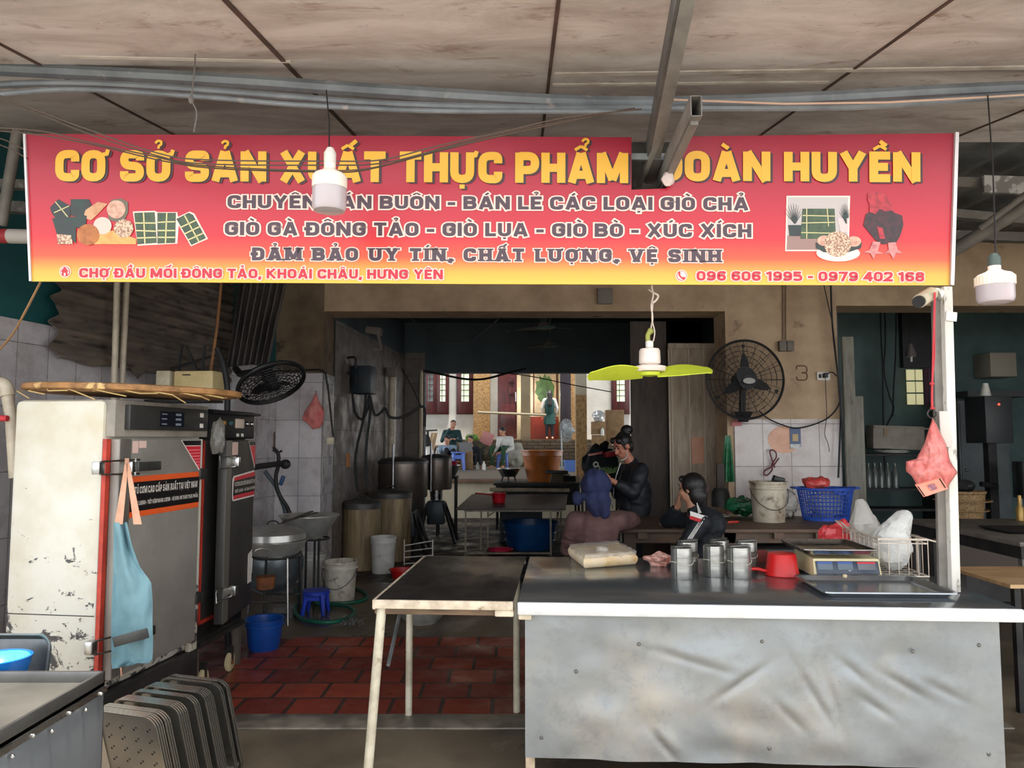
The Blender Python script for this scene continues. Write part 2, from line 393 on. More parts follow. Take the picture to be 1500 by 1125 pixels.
struct('column_porch', MB().bb((1.245, 14.6, .71), (1.455, 14.85, 2.36)), stone)
struct('column_porch_top', MB().bb((1.245, 14.6, 2.36), (1.455, 14.85, 4.6)), lime)
for i, x in enumerate((-.98, 1.95)):
    struct('column_house_%d' % (i + 1), MB().bb((x - .27, 24.2, 1.3), (x + (.27 if i == 0 else .12), 24.6, 5), .01), stone)
maroon = M('dark_red_timber', c(84, 34, 32), c(58, 24, 24), rough=.35, scale=3, stretch=(6, 6, 1))
pane = M('daylit_pane', c(206, 222, 190), c(170, 196, 160), rough=.3, scale=7, emit=.55)
pane_d = M('dim_pane', c(86, 96, 92), c(60, 68, 66), rough=.15, scale=5)
def house_window(n, x0, x1, leaves, bright):
    mb = MB().bb((x0, 24.5, 2.3), (x1, 24.6, 4.6), .01)
    w_ = tag(mb.build('window_%d' % n, maroon, None, True), kind='structure')
    lw = (x1 - x0) / leaves
    for k in range(leaves):
        a = x0 + lw * k; pw = lw * .42; cx = a + lw * .5
        MB().bb((a + .03, 24.46, 2.36), (a + lw - .03, 24.5, 4.5), .008).build('sash', maroon, w_, True)
        MB().bb((cx - pw / 2, 24.455, 2.72), (cx + pw / 2, 24.462, 4.0)).build('pane', pane if bright[k] else pane_d, w_, True)
        g = MB()
        for q in range(1, 7): g.bb((cx - pw / 2, 24.44, 2.72 + 1.28 * q / 7 - .012), (cx + pw / 2, 24.456, 2.72 + 1.28 * q / 7 + .012))
        g.bb((cx - pw * .22, 24.44, 2.72), (cx - pw * .22 + .02, 24.456, 4.0)); g.build('muntin', maroon, w_, True)
house_window(1, -2.86, -2.06, 2, (0, 1)); house_window(2, -1.82, -1.24, 1, (1,)); house_window(3, 3.25, 3.85, 1, (1,))
# house door with one leaf open, painting and timber inside
d_ = tag(MB().bb((.0, 24.4, 1.49), (.06, 24.62, 4.4)).bb((1.9, 24.4, 1.49), (1.95, 24.62, 4.4)).bb((0, 24.4, 4.3), (1.95, 24.62, 4.4)).build('door_1', maroon, None, True), kind='structure')
lf = MB().bb((-.46, 24.1, 1.5), (.16, 24.16, 4.3), .01)
for z in (2.9, 3.3, 3.7): lf.bb((-.1, 24.07, z), (.08, 24.11, z + .22), .01)
lf.bb((-.36, 24.07, 1.7), (.08, 24.11, 2.6), .01); lf.build('leaf', maroon, d_, True)
MB().bb((1.55, 24.15, 1.5), (1.9, 24.21, 4.3), .01).build('leaf', M('dark_timber', c(38, 30, 36), rough=.4), d_, True)
MB().cyl((.12, 24.05, 2.7), (.12, 24.05, 3.0), .015, n=8).build('handle', steel_b, d_, True)
struct('wall_house_partition', MB().bb((.3, 25.3, 1.49), (.62, 25.4, 4.4)), lime)
# side room window, lit from outside
w4 = tag(MB().bb((5.5, 10.5, 12.51), (6.05, 10.6, 2.5), .01).build('window_4', black, None, True), kind='structure')
for k in range(2):
    for q in range(3):
        MB().bb((5.53 + .13 * k, 10.49, 1.98 + .17 * q), (5.645 + .11 * k, 10.5, 2.13 + .17 * q)).build('pane', M('evening_pane', c(214, 208, 160), emit=.45), w4, True)
cu = MB().grid(lambda u, v: (5.76 + .27 * u, 10.47 + .012 * sin(u * 40), 1.97 + .52 * v), 24, 2, .004); cu.build('curtain', M('maroon_curtain', c(84, 58, 70), rough=.8), w4, True)
# plank door standing open in the opening, and panel boards on the side jamb
plank = M('plank_paint', c(178, 162, 142), c(150, 132, 112), rough=.65, scale=3, stretch=(6, 6, 1), spots=(c(104, 88, 72), 4, .6, .74))
d2 = tag(MB().bb((1.80, 8.62, .02), (2.42, 8.66, 2.6), .004).build('door_2', plank, None, True), kind='structure')
for x in (1.80, 1.83, 2.03, 2.2, 2.38):
    MB().bb((x, 8.605, .02), (x + .012, 8.62, 2.6)).build('batten', M('batten_paint', c(196, 182, 162), rough=.6), d2, True)
MB().bb((1.80, 8.6, 2.54), (2.42, 8.62, 2.6)).build('rail', plank, d2, True)
MB().bb((2.05, 8.6, 1.22), (2.19, 8.618, 1.52)).build('patch', M('orange_patch', c(206, 150, 118), c(190, 136, 106), rough=.5, scale=6), d2, True)
struct('wall_jamb', MB().bb((1.38, 8.7, 0), (1.80, 8.74, 2.87)), M('dark_brown_board', c(74, 62, 54), c(54, 46, 42), rough=.7, scale=3, stretch=(5, 5, 1)))
d3 = tag(MB().bb((3.5, 7.9, 0), (3.62, 7.94, 2.58), .004).bb((3.63, 7.94, 0), (3.72, 7.98, 1.95), .004).build('door_3', M('grey_board', c(134, 132, 120), c(112, 108, 98), rough=.7, scale=3, stretch=(6, 6, 1), spots=(c(84, 74, 62), 5, .6, .72)), None, True), kind='structure')
# ================================================================ sign
import unicodedata
def rnd(pts, r, closed=False, seg=5):
    """polyline with rounded corners; a point may carry its own radius"""
    n = len(pts); out = []
    for i, p in enumerate(pts):
        rr_ = p[2] if len(p) > 2 else r; q = V((p[0], p[1]))
        if (not closed and i in (0, n - 1)) or rr_ <= 0: out.append(q); continue
        a, b = V(pts[i - 1][:2]) - q, V(pts[(i + 1) % n][:2]) - q
        k = min(rr_, a.length * .5, b.length * .5); a.normalize(); b.normalize()
        A, B = q + a * k, q + b * k
        for j in range(seg + 1):
            t = j / seg; out.append(A * (1 - t) ** 2 + q * 2 * t * (1 - t) + B * t * t)
    keep = []
    for q in out:
        if not keep or (q - keep[-1]).length > .012: keep.append(q)
    if closed and (keep[0] - keep[-1]).length < .012: keep.pop()
    return keep
def glyph(ch):
    """strokes of a capital letter: (polyline, closed, square ends), its width; capitals are 1 high"""
    a = .115; w_ = {'I': .23, 'M': .98, 'N': .8, 'L': .6, 'E': .62, 'T': .7, 'A': .84, 'V': .84, 'Y': .82, 'X': .82, '-': .42, ',': .2, '1': .46, 'K': .8, ' ': .3}.get(ch, .74)
    L, Q, B, T = a, w_ - a, a, 1 - a; m = w_ / 2; r = .26; S_ = []
    def s(*p, closed=False, rad=r): S_.append((rnd(p, rad, closed), closed))
    if ch == 'O' or ch == '0' or ch == 'Q': s((L, B), (Q, B), (Q, T), (L, T), closed=True)
    if ch == 'Q': s((m, .3), (Q, .0))
    if ch == 'C': s((Q, .64), (Q, T), (L, T), (L, B), (Q, B), (Q, .36))
    if ch == 'G': s((Q, .66), (Q, T), (L, T), (L, B), (Q, B), (Q, .5, 0), (m, .5))
    if ch in 'DĐ': s((L, B, 0), (Q, B), (Q, T), (L, T, 0), closed=True)
    if ch == 'Đ': s((-.1, .5), (m - .02, .5))
    if ch in 'PR': s((L, 0), (L, 1)); s((L, T, 0), (Q, T), (Q, .42), (L, .42))
    if ch == 'R': s((m, .42), (Q, 0))
    if ch == 'B': s((L, 0), (L, 1)); s((L, T), (Q - .03, T), (Q - .03, .53), (L, .53)); s((L, .5), (Q, .5), (Q, B), (L, B))
    if ch == 'S': s((Q, .68), (Q, T), (L, T), (L, .52), (Q, .48), (Q, B), (L, B), (L, .32), rad=.2)
    if ch == 'U': s((L, 1), (L, B), (Q, B), (Q, 1))
    if ch == 'H': s((L, 0), (L, 1)); s((Q, 0), (Q, 1)); s((L, .5), (Q, .5))
    if ch == 'I': s((m, 0), (m, 1))
    if ch == 'L': s((L, 1), (L, B, 0), (w_, B))
    if ch == 'T': s((m, 0), (m, 1)); s((0, T), (w_, T))
    if ch == 'E': s((w_, T), (L, T, 0), (L, B, 0), (w_, B)); s((L, .5), (w_ - .07, .5))
    if ch == 'N': s((L, 0), (L, 1)); s((Q, 0), (Q, 1)); s((L, 1), (Q, 0))
    if ch == 'M': s((L, 0), (L, 1)); s((Q, 0), (Q, 1)); s((L + .03, 1), (m, .1)); s((Q - .03, 1), (m, .1))
    if ch == 'A': s((L, 0), (m - .02, 1)); s((Q, 0), (m + .02, 1)); s((L + .1, .27), (Q - .1, .27))
    if ch == 'V': s((L, 1), (m - .02, 0)); s((Q, 1), (m + .02, 0))
    if ch == 'Y': s((L, 1), (m, .45)); s((Q, 1), (m, .45)); s((m, 0), (m, .5))
    if ch == 'X': s((L, 1), (Q, 0)); s((Q, 1), (L, 0))
    if ch == 'K': s((L, 0), (L, 1)); s((L, .42), (Q, 1)); s((L + .14, .55), (Q + .02, 0))
    if ch == '-': s((0, .42), (w_, .42))
    if ch == ',': s((.12, .22), (.1, .02), (.02, -.14))
    if ch == '1': s((w_ - a - .02, 0), (w_ - a - .02, 1)); s((w_ - a, .88), (0, .74))
    if ch == '2': s((L, .68), (L, T), (Q, T), (Q, .56), (L, B, 0), (w_, B))
    if ch == '4': s((Q - .08, 0), (Q - .08, 1)); s((Q - .12, .96), (L, .32, 0), (w_ + .02, .32))
    if ch == '5': s((Q, T), (L, T, 0), (L, .56, 0), (Q, .56), (Q, B), (L, B), (L, .26))
    if ch == '6': s((Q, .72), (Q, T), (L, T), (L, B), (Q, B), (Q, .54), (L, .54))
    if ch == '9': s((L, .28), (L, B), (Q, B), (Q, T), (L, T), (L, .46), (Q, .46))
    if ch == '7': s((0, T), (Q, T, 0), (m - .1, 0))
    if ch == '8': s((L + .02, .53), (Q - .02, .53), (Q - .02, T), (L + .02, T), closed=True); s((L, B), (Q, B), (Q, .5), (L, .5), closed=True)
    if ch == '3': s((L, .7), (L, T), (Q, T), (Q, .52), (m, .52)); s((m, .5), (Q, .5), (Q, B), (L, B), (L, .3))
    return S_, w_
def accents(marks, ch, w_):
    m = w_ / 2; A = []; y = 1.09
    if '\u031b' in marks: A.append(([V((w_ - .1, .86)), V((w_ + .06, .9)), V((w_ + .1, 1.04))], .13))
    if '\u0302' in marks: A += [([V((m - .2, y)), V((m, y + .13))], .1), ([V((m + .2, y)), V((m, y + .13))], .1)]; 
    q = (m + .14, y + .12) if '\u0302' in marks else (m, y)
    if '\u0301' in marks: A.append(([V((q[0] - .04, q[1] + .01)), V((q[0] + .14, q[1] + .16))], .13))
    if '\u0300' in marks: A.append(([V((q[0] + .06, q[1] + .01)), V((q[0] - .14, q[1] + .16))], .13))
    if '\u0309' in marks: A.append((rnd([(q[0] - .11, q[1] + .17), (q[0] - .02, q[1] + .26), (q[0] + .1, q[1] + .22), (q[0] + .08, q[1] + .12), (q[0] - .0, q[1] + .08), (q[0], q[1] - .01)], .05), .08))
    if '\u0323' in marks: A.append(([V((m - .08, -.14)), V((m + .08, -.14))], .14))
    return A
def text_bm(body, t=.23, grow=0.0, serif=0.0):
    """flat lettering in the xz plane; returns the mesh and its width"""
    bm = bmesh.new(); x = 0.0
    cnt_ = [0]
    def ribbon(pts, th, closed=False, ext=0.0):
        cnt_[0] += 1; yy = -.00035 * (cnt_[0] % 5)
        pts = [V(p[:2]) for p in pts]; n = len(pts)
        if not closed and ext:
            pts[0] = pts[0] + (pts[0] - pts[1]).normalized() * ext; pts[-1] = pts[-1] + (pts[-1] - pts[-2]).normalized() * ext
        Ls, Rs = [], []
        for i, p in enumerate(pts):
            d0 = (p - pts[i - 1]).normalized() if (i or closed) else (pts[1] - p).normalized()
            d1 = (pts[(i + 1) % n] - p).normalized() if (i < n - 1 or closed) else d0
            n0, n1 = V((-d0.y, d0.x)), V((-d1.y, d1.x)); mm = n0 + n1
            mm = mm / max(.5, mm.length_squared) * 2 if mm.length > 1e-3 else n0
            Ls.append(bm.verts.new((x + (p + mm * th / 2).x, yy, (p + mm * th / 2).y))); Rs.append(bm.verts.new((x + (p - mm * th / 2).x, yy, (p - mm * th / 2).y)))
        for i in range(n if closed else n - 1):
            j = (i + 1) % n
            try: bm.faces.new([Ls[i], Ls[j], Rs[j], Rs[i]])
            except ValueError: pass
    for ch0 in body:
        de = unicodedata.normalize('NFD', ch0); ch, marks = de[0], de[1:]
        st, w_ = glyph(ch)
        for pts, closed in st:
            vert = len(pts) == 2 and abs(pts[0].x - pts[1].x) > .05 and abs(pts[0].y - pts[1].y) > .2
            ribbon(pts, t * (.95 if vert else 1) + grow, closed, grow / 2)
            if serif and not closed:
                for p in (pts[0], pts[-1]):
                    if p.y < .02 or p.y > .98:
                        ys = .06 if p.y < .5 else .94; xx = min(max(p.x, .12), w_ - .12)
                        ribbon([V((xx - t / 2 - serif, ys)), V((xx + t / 2 + serif, ys))], .12 + grow, False, grow / 2)
        for pts, th in accents(marks, ch, w_): ribbon(pts, th + grow, False, grow / 2)
        x += w_ + (.11 if ch != ' ' else .05) + 2 * serif * .6 + (.06 if '\u031b' in marks else 0)
    return bm, x - .11
def text_part(name, body, mat, parent, x0, x1, base, cap, y, t=.23, grow=0.0, serif=0.0, dx=0.0, dz=0.0, cut=None, **k):
    """letters fitted between x0 and x1 with their foot at base, standing in the local xz plane at depth y"""
    bm, W_ = text_bm(body, t, grow, serif); sx = (x1 - x0) / W_
    for v in bm.verts: v.co = V((x0 + v.co.x * sx + dx, y + v.co.y, base + v.co.z * cap + dz))
    if cut:
        bmesh.ops.bisect_plane(bm, geom=list(bm.verts) + list(bm.edges) + list(bm.faces), plane_co=(cut, 0, 0), plane_no=(-1, 0, 0), clear_outer=True)
    mb = MB(); mb.bm.free(); mb.bm = bm
    return mb.build(name, mat, parent, False, False)

sTL, sTR, sBL, sBR = P(38, 196, 3.46), P(1397, 195, 3.46), P(47, 412, 3.5), P(1390, 418, 3.5)
sW = (sBR - sBL).length; sH = ((sTL - sBL).length + (sTR - sBR).length) / 2
sign = thing('shop_sign', 'long red and yellow shop sign with yellow lettering hung under the awning', 'sign', tuple(sBL))
ux = (sBR - sBL).normalized(); uz = ((sTL + sTR) / 2 - (sBL + sBR) / 2); uz = (uz - ux * uz.dot(ux)).normalized(); uy = uz.cross(ux)
sM = Matrix((ux, uy, uz)).transposed().to_4x4()
def S(px, py):
    """where a pixel's ray meets the sign, in the sign's own x, z"""
    a = P(px, py, 1) - V((0, 0, H)); o = V((0, 0, H)); t = (sBL - o).dot(uy) / a.dot(uy); q = o + a * t - sBL
    return V((q.dot(ux), q.dot(uz)))
sg = NT('sign_print'); sp = sg.n('SeparateXYZ'); sg.l(sg.coord(), sp.inputs[0]); rr = sg.n('ValToRGB')
sg.l(sg.ramp(sp.outputs['Z'], 0, sH), rr.inputs[0])
els = [(0.0, c(232, 182, 60)), (.07, c(230, 164, 54)), (.17, c(222, 80, 42)), (.3, c(202, 28, 42)), (.6, c(176, 16, 44)), (1.0, c(144, 14, 40))]
while len(rr.color_ramp.elements) < len(els): rr.color_ramp.elements.new(.5)
for e, (p_, q_) in zip(rr.color_ramp.elements, els): e.position = p_; e.color = q_
cl_ = sg.mix(sg.ramp(sg.noise(sg.coord(), 60, 3), .74, .8), rr.outputs[0], c(96, 40, 40))
sg.set('Base Color', cl_); sg.set('Roughness', .32); sg.bump(sg.noise(sg.coord((1, 1, .5)), 1.6, 2), .25, .05)
pl = [S(38, 196), S(925, 201), S(925, 278), S(976, 276), S(984, 262), S(987, 200), S(1397, 195), S(1390, 418), S(700, 416), S(47, 412)]
pl[2].y = S(925, 278).y
MB().prism([(q.x, -q.y) for q in pl], 0, .012, Matrix.Rotation(-pi / 2, 4, 'X')).build('panel', sg.m, sign, smooth=False).matrix_local = sM
e1, e2 = S(1398, 195), S(1391, 418)
alu = M('alu_trim', c(206, 200, 198), rough=.4, metal=.4)
MB().bar((e1.x + .006, -.002, e1.y), (e2.x + .006, -.002, e2.y), .024, .016).build('edge_trim', alu, sign).matrix_local = sM
e1, e2 = S(37, 196), S(46, 412); MB().bar((e1.x, -.0, e1.y), (e2.x, -.0, e2.y), .02, .01).build('edge_trim', alu, sign).matrix_local = sM
fr = MB()
for z in (.08, sH - .1): fr.bar((.05, .035, z), (sW - .05, .035, z), .03, .03)
for x in (.1, 1.4, 3.3, sW - .1): fr.bar((x, .035, .05), (x, .035, sH - .1), .03, .03)
fr.build('frame', galv, sign).matrix_local = sM
ye, dk, lt_ = M('sign_yellow', c(230, 172, 44), rough=.35), M('sign_brown', c(56, 30, 34), rough=.35), M('sign_outline', c(240, 214, 200), rough=.4)
pu, rd = M('sign_plum', c(66, 40, 52), rough=.28), M('sign_red', c(196, 20, 44), rough=.35)
def sign_text(body, px0, px1, y_top, y_base, kind, outline=0.0, serif=0.0, t=.23, cut=None):
    a, b = S(px0, (y_top + y_base) / 2), S(px1, (y_top + y_base) / 2); zb = S((px0 + px1) / 2, y_base).y; zt = S((px0 + px1) / 2, y_top).y
    kw = dict(serif=serif, t=t, cut=cut)
    o = text_part('lettering', body, {'y': ye, 'p': pu, 'r': rd}[kind], sign, a.x, b.x, zb, zt - zb, -.006, **kw)
    if kind == 'y': e = text_part('shadow', body, dk, o, a.x, b.x, zb, zt - zb, -.003, dx=.012, dz=-.006, **kw)
    else: e = text_part('outline', body, lt_, o, a.x, b.x, zb, zt - zb, -.003, grow=outline, **kw)
    o.matrix_local = sM
sign_text('CƠ SỞ SẢN XUẤT THỰC PHẨM', 83, 919, 223, 267, 'y', t=.27)
sign_text('ĐOÀN HUYỀN', 963, 1346, 223, 266, 'y', t=.27, cut=S(987, 245).x)
sign_text('CHUYÊN BÁN BUÔN - BÁN LẺ CÁC LOẠI GIÒ CHẢ', 334, 1096, 288, 307, 'p', .19)
sign_text('GIÒ GÀ ĐÔNG TẢO - GIÒ LỤA - GIÒ BÒ - XÚC XÍCH', 330, 1100, 327, 346.5, 'p', .19)
sign_text('ĐẢM BẢO UY TÍN, CHẤT LƯỢNG, VỆ SINH', 370, 1058, 364.5, 383, 'p', .15, .1, .26)
sign_text('CHỢ ĐẦU MỐI ĐÔNG TẢO, KHOÁI CHÂU, HƯNG YÊN', 117, 649, 394, 408, 'r', .2)
sign_text('096 606 1995 - 0979 402 168', 1020, 1353, 398, 412, 'r', .2)
def disc(mb, px, py, r, y, n=24, rx=None):
    q = S(px, py); rx = rx or r
    mb._add([(q.x + rx * cos(2 * pi * k / n), y, q.y + r * sin(2 * pi * k / n)) for k in range(n)], [tuple(range(n))]); return mb
def poly(mb, pts, y): mb._add([(S(a, b).x, y, S(a, b).y) for a, b in pts], [tuple(range(len(pts)))]); return mb
def flat(name, mb, mat, parent=sign):
    bm = mb.bm; bmesh.ops.recalc_face_normals(bm, faces=list(bm.faces)); r = bmesh.ops.extrude_face_region(bm, geom=list(bm.faces))
    for g in r['geom']:
        if isinstance(g, bmesh.types.BMVert): g.co.y -= .0012
    o = mb.build(name, mat, parent, False, False)
    if parent is sign: o.matrix_local = sM
    return o
ic = flat('house_icon', disc(MB(), 96, 398, .028, -.002), lt_)
flat('ring', disc(MB(), 96, 398, .0235, -.0035), rd, ic); flat('disc', disc(MB(), 96, 398, .0205, -.005), lt_, ic)
flat('house', poly(poly(MB(), [(90, 398), (96, 391), (102, 398)], -.0065), [(92, 398), (100, 398), (100, 404), (97.5, 404), (97.5, 400), (94.5, 400), (94.5, 404), (92, 404)], -.0065), rd, ic)
ic = flat('phone_icon', disc(MB(), 998, 404, .028, -.002), lt_)
flat('ring', disc(MB(), 998, 404, .0235, -.0035), rd, ic); flat('disc', disc(MB(), 998, 404, .0205, -.005), lt_, ic)
flat('handset', poly(MB(), [(993, 399), (995.5, 398), (996.5, 401), (995.8, 403), (999, 406.5), (1001.5, 405.6), (1003.4, 408), (1001.5, 410), (997.5, 408.5), (993.6, 404)], -.0065), rd, ic)
# printed food pictures on the left of the sign
leaf_ = M('print_leaf', c(64, 84, 52), c(44, 60, 38), rough=.35, scale=22); leaf_k = M('print_dark_leaf', c(22, 44, 34), c(34, 26, 28), rough=.3, scale=16)
tie = M('print_tie', c(206, 196, 140), rough=.4); meat = M('print_meat', c(212, 170, 146), c(188, 132, 112), rough=.4, scale=60, spots=(c(96, 54, 44), 75, .62, .7))
meat_s = M('print_brawn', c(216, 190, 160), c(150, 104, 84), rough=.4, scale=110, th=(.45, .55)); brown_ = M('print_ball', c(186, 112, 50), c(158, 86, 34), rough=.4, scale=30)
def pic(name, pts, mat, y, ties=(), tmat=tie, w_=.006):
    o = flat(name, poly(MB(), pts, y), mat)
    if ties:
        mb = MB()
        for a, b in ties: q, r_ = S(*a), S(*b); mb.bar((q.x, y - .002, q.y), (r_.x, y - .002, r_.y), .0012, w_)
        mb.build('string', tmat, o)
    return o
pic('print_outline', [(195, 310), (227, 309), (231, 311), (260, 311), (261, 318), (278, 310), (285, 313), (305, 350), (280, 361), (262, 330), (260, 357), (202, 360)], lt_, -.001)
pic('leaf_parcel', [(197, 312), (227, 311), (230, 356), (202, 358)], leaf_, -.0025, (((211, 312), (213, 357)), ((198, 327), (229, 327)), ((199, 338), (229, 339)), ((201, 349), (229, 348))))
pic('leaf_parcel', [(231, 312), (258, 312), (257, 356), (231, 357)], leaf_, -.0025, (((245, 312), (243, 357)), ((232, 326), (257, 325)), ((232, 338), (257, 338)), ((232, 348), (257, 348))))
pic('leaf_parcel', [(259, 321), (277, 312), (283, 315), (302, 349), (281, 359)], leaf_, -.0035, (((271, 316), (292, 354)), ((264, 334), (288, 323)), ((271, 343), (294, 332)), ((276, 352), (298, 342))))
pic('leaf_parcel', [(74, 304), (86, 292), (104, 302), (103, 318), (82, 320), (76, 312)], leaf_k, -.0025, (((80, 312), (102, 302)), ((82, 296), (100, 318))), w_=.004)
pic('leaf_parcel', [(104, 292), (131, 292), (135, 302), (130, 318), (104, 316)], leaf_k, -.002); pic('leaf_parcel', [(77, 320), (104, 318), (128, 316), (126, 332), (112, 334), (112, 357), (100, 345), (84, 343)], leaf_k, -.003)
pic('sausage', [(124, 314), (126, 308), (144, 296), (158, 299), (144, 314), (134, 323), (126, 320)], M('print_sausage', c(206, 156, 116), c(176, 110, 70), rough=.4, scale=14), -.003)
pic('roll', [(158, 310), (163, 293), (178, 291), (188, 296), (188, 312), (180, 328), (160, 322)], M('print_rind', c(104, 96, 80), rough=.4), -.0022)
flat('slice', disc(MB(), 171, 307, .043, -.004, rx=.044), meat); flat('slice', disc(MB(), 151, 331, .041, -.0042, rx=.043), M('print_pale_meat', c(214, 190, 176), rough=.4)); flat('slice', disc(MB(), 182, 335, .043, -.0043, rx=.046), meat_s)
flat('meat_ball', disc(MB(), 130, 344, .05, -.005, rx=.053), brown_); pic('pate_slab', [(148, 340), (166, 338), (200, 350), (200, 358), (138, 358)], M('print_pate', c(222, 166, 92), c(206, 146, 74), rough=.4, scale=40), -.0032); pic('brawn_block', [(84, 343), (105, 345), (108, 358), (86, 358)], meat_s, -.0048)
# printed picture, plate and rooster on the right of the sign
ph = pic('photo_border', [(1152, 287), (1245, 287), (1243, 368), (1150, 368)], lt_, -.001); pic('photo_wall', [(1154, 289), (1242, 289), (1241, 345), (1153, 345)], M('print_grey', c(186, 176, 172), rough=.4), -.0022)
pic('photo_table', [(1153, 345), (1241, 345), (1241, 366), (1152, 366)], M('print_table', c(150, 118, 110), rough=.4), -.0023)
pic('leaf_parcel', [(1175, 306), (1222, 306), (1224, 350), (1172, 350)], leaf_, -.0034, (((1181, 306), (1181, 350)), ((1211, 306), (1213, 332)), ((1175, 316), (1222, 317)), ((1173, 327), (1222, 326)), ((1173, 341), (1220, 342))), w_=.004)
for x in (1163, 1238):
    mb = MB()
    for k in range(9):
        a = R(25 + k * 16); poly(mb, [(x, 328), (x + 15 * cos(a) * (.6 if x > 1200 else 1) - 1.5, 320 - 22 * sin(a)), (x + 2, 328)], -.004 - k * .0001)
    flat('succulent', mb, leaf_k)
pic('pot', [(1154, 330), (1174, 330), (1172, 346), (1156, 346)], leaf_k, -.0042); pic('pot', [(1226, 320), (1242, 320), (1241, 340), (1231, 342)], M('print_pot', c(206, 186, 182), rough=.4), -.0043)
flat('plate', disc(MB(), 1227, 371, .04, -.0046, rx=.103), lt_); flat('roll_end', disc(MB(), 1207, 353, .025, -.005, rx=.034), meat); flat('roll_end', disc(MB(), 1250, 354, .025, -.005, rx=.034), meat)
pic('roll_body', [(1194, 356), (1262, 356), (1260, 364), (1242, 370), (1206, 370), (1195, 364)], leaf_k, -.0048); flat('slice', disc(MB(), 1226, 358, .06, -.0062, rx=.064), meat_s)
rk = M('print_rooster', c(40, 20, 24), c(74, 28, 32), rough=.35, scale=40); rr_ = M('print_comb', c(186, 40, 52), c(140, 26, 38), rough=.35, scale=40); rl = M('print_claw', c(206, 138, 132), c(180, 100, 100), rough=.4, scale=40)
ro = pic('rooster_print', [(1277, 308), (1287, 304), (1296, 300), (1310, 312), (1321, 316), (1323, 330), (1318, 346), (1312, 356), (1292, 358), (1282, 352), (1272, 340), (1264, 330), (1268, 314)], rk, -.002)
pic('rooster_head', [(1271, 284), (1280, 281), (1296, 285), (1304, 298), (1308, 308), (1296, 310), (1288, 306), (1282, 314), (1273, 311), (1273, 298), (1270, 293)], rr_, -.0034); pic('breast', [(1284, 332), (1292, 334), (1296, 350), (1288, 350)], rr_, -.0034)
pic('claw', [(1278, 354), (1289, 355), (1285, 368), (1294, 372), (1282, 372), (1279, 380), (1274, 371), (1264, 370), (1273, 366)], rl, -.0036); pic('claw', [(1300, 356), (1311, 355), (1314, 366), (1321, 371), (1312, 371), (1308, 380), (1303, 371), (1294, 372), (1301, 366)], rl, -.0036)

# ================================================================ post, steel counter, work table
CR = R(-3.7)
cpos = V((.024, 3.29, 0))
ctop_m = NT('counter_top'); v_ = ctop_m.coord()
f_ = ctop_m.ramp(ctop_m.noise(ctop_m.coord((1, 3, 1)), 2.2, 7, .6), .35, .7)
ctop_m.set('Base Color', ctop_m.mix(f_, c(140, 146, 150), c(112, 118, 122))); ctop_m.set('Metallic', .75); ctop_m.set('Roughness', ctop_m.ramp(f_, 0, 1, .13, .26)); ctop_m.bump(ctop_m.noise(v_, 5, 3), .12, .01); ctop_m = ctop_m.m
pan = NT('counter_panel'); v_ = pan.coord((1, 1, 1))
a_ = pan.mix(pan.ramp(pan.noise(pan.coord((1, 1, 1.6)), 2.0, 8, .65, .3), .36, .66), c(146, 149, 149), c(128, 132, 133))
a_ = pan.mix(pan.ramp(pan.noise(pan.coord((1, 1, 1), (0, 0, 0), (3, 0, 5)), 1.6, 6, .6), .52, .7), a_, c(160, 154, 144))
a_ = pan.mix(pan.ramp(pan.noise(pan.coord((1, 1, 1), (0, .4, 0)), 13, 8, .75), .5, .75), a_, c(124, 126, 126))
a_ = pan.mix(pan.ramp(pan.noise(v_, 55, 2), .76, .8), a_, c(96, 88, 78))
pan.set('Base Color', a_); pan.set('Metallic', .4); pan.set('Roughness', pan.ramp(pan.noise(v_, 3, 6), .3, .7, .38, .5))
h1 = pan.noise(pan.coord((1, 1, 2.2), (0, .6, 0)), 2.6, 3, .45, .5); rn = pan.n('TexNoise', noise_type='RIDGED_MULTIFRACTAL'); rn.inputs['Scale'].default_value = 1.7; rn.inputs['Detail'].default_value = 2.5; pan.l(pan.coord((1, 1, 1.6), (0, .7, 0)), rn.inputs['Vector'])
ad = pan.n('Math', operation='MULTIPLY_ADD'); pan.l(pan.ramp(rn.outputs['Fac'], .0, 1.6), ad.inputs[0]); ad.inputs[1].default_value = .22; pan.l(h1, ad.inputs[2]); pan.bump(ad.outputs[0], .2, .012); pan = pan.m
cnt = thing('steel_counter', 'wide steel counter with a dented sheet metal front and shiny top', 'counter', tuple(cpos), CR)
MB().bb((0, 0, .75), (2.085, 1.26, .8), .004).build('counter_top', ctop_m, cnt)
MB().bb((0, -.012, .747), (2.085, .004, .802), .006).build('front_edge', M('counter_edge', c(226, 228, 230), c(206, 208, 210), rough=.25, metal=.45, scale=4), cnt)
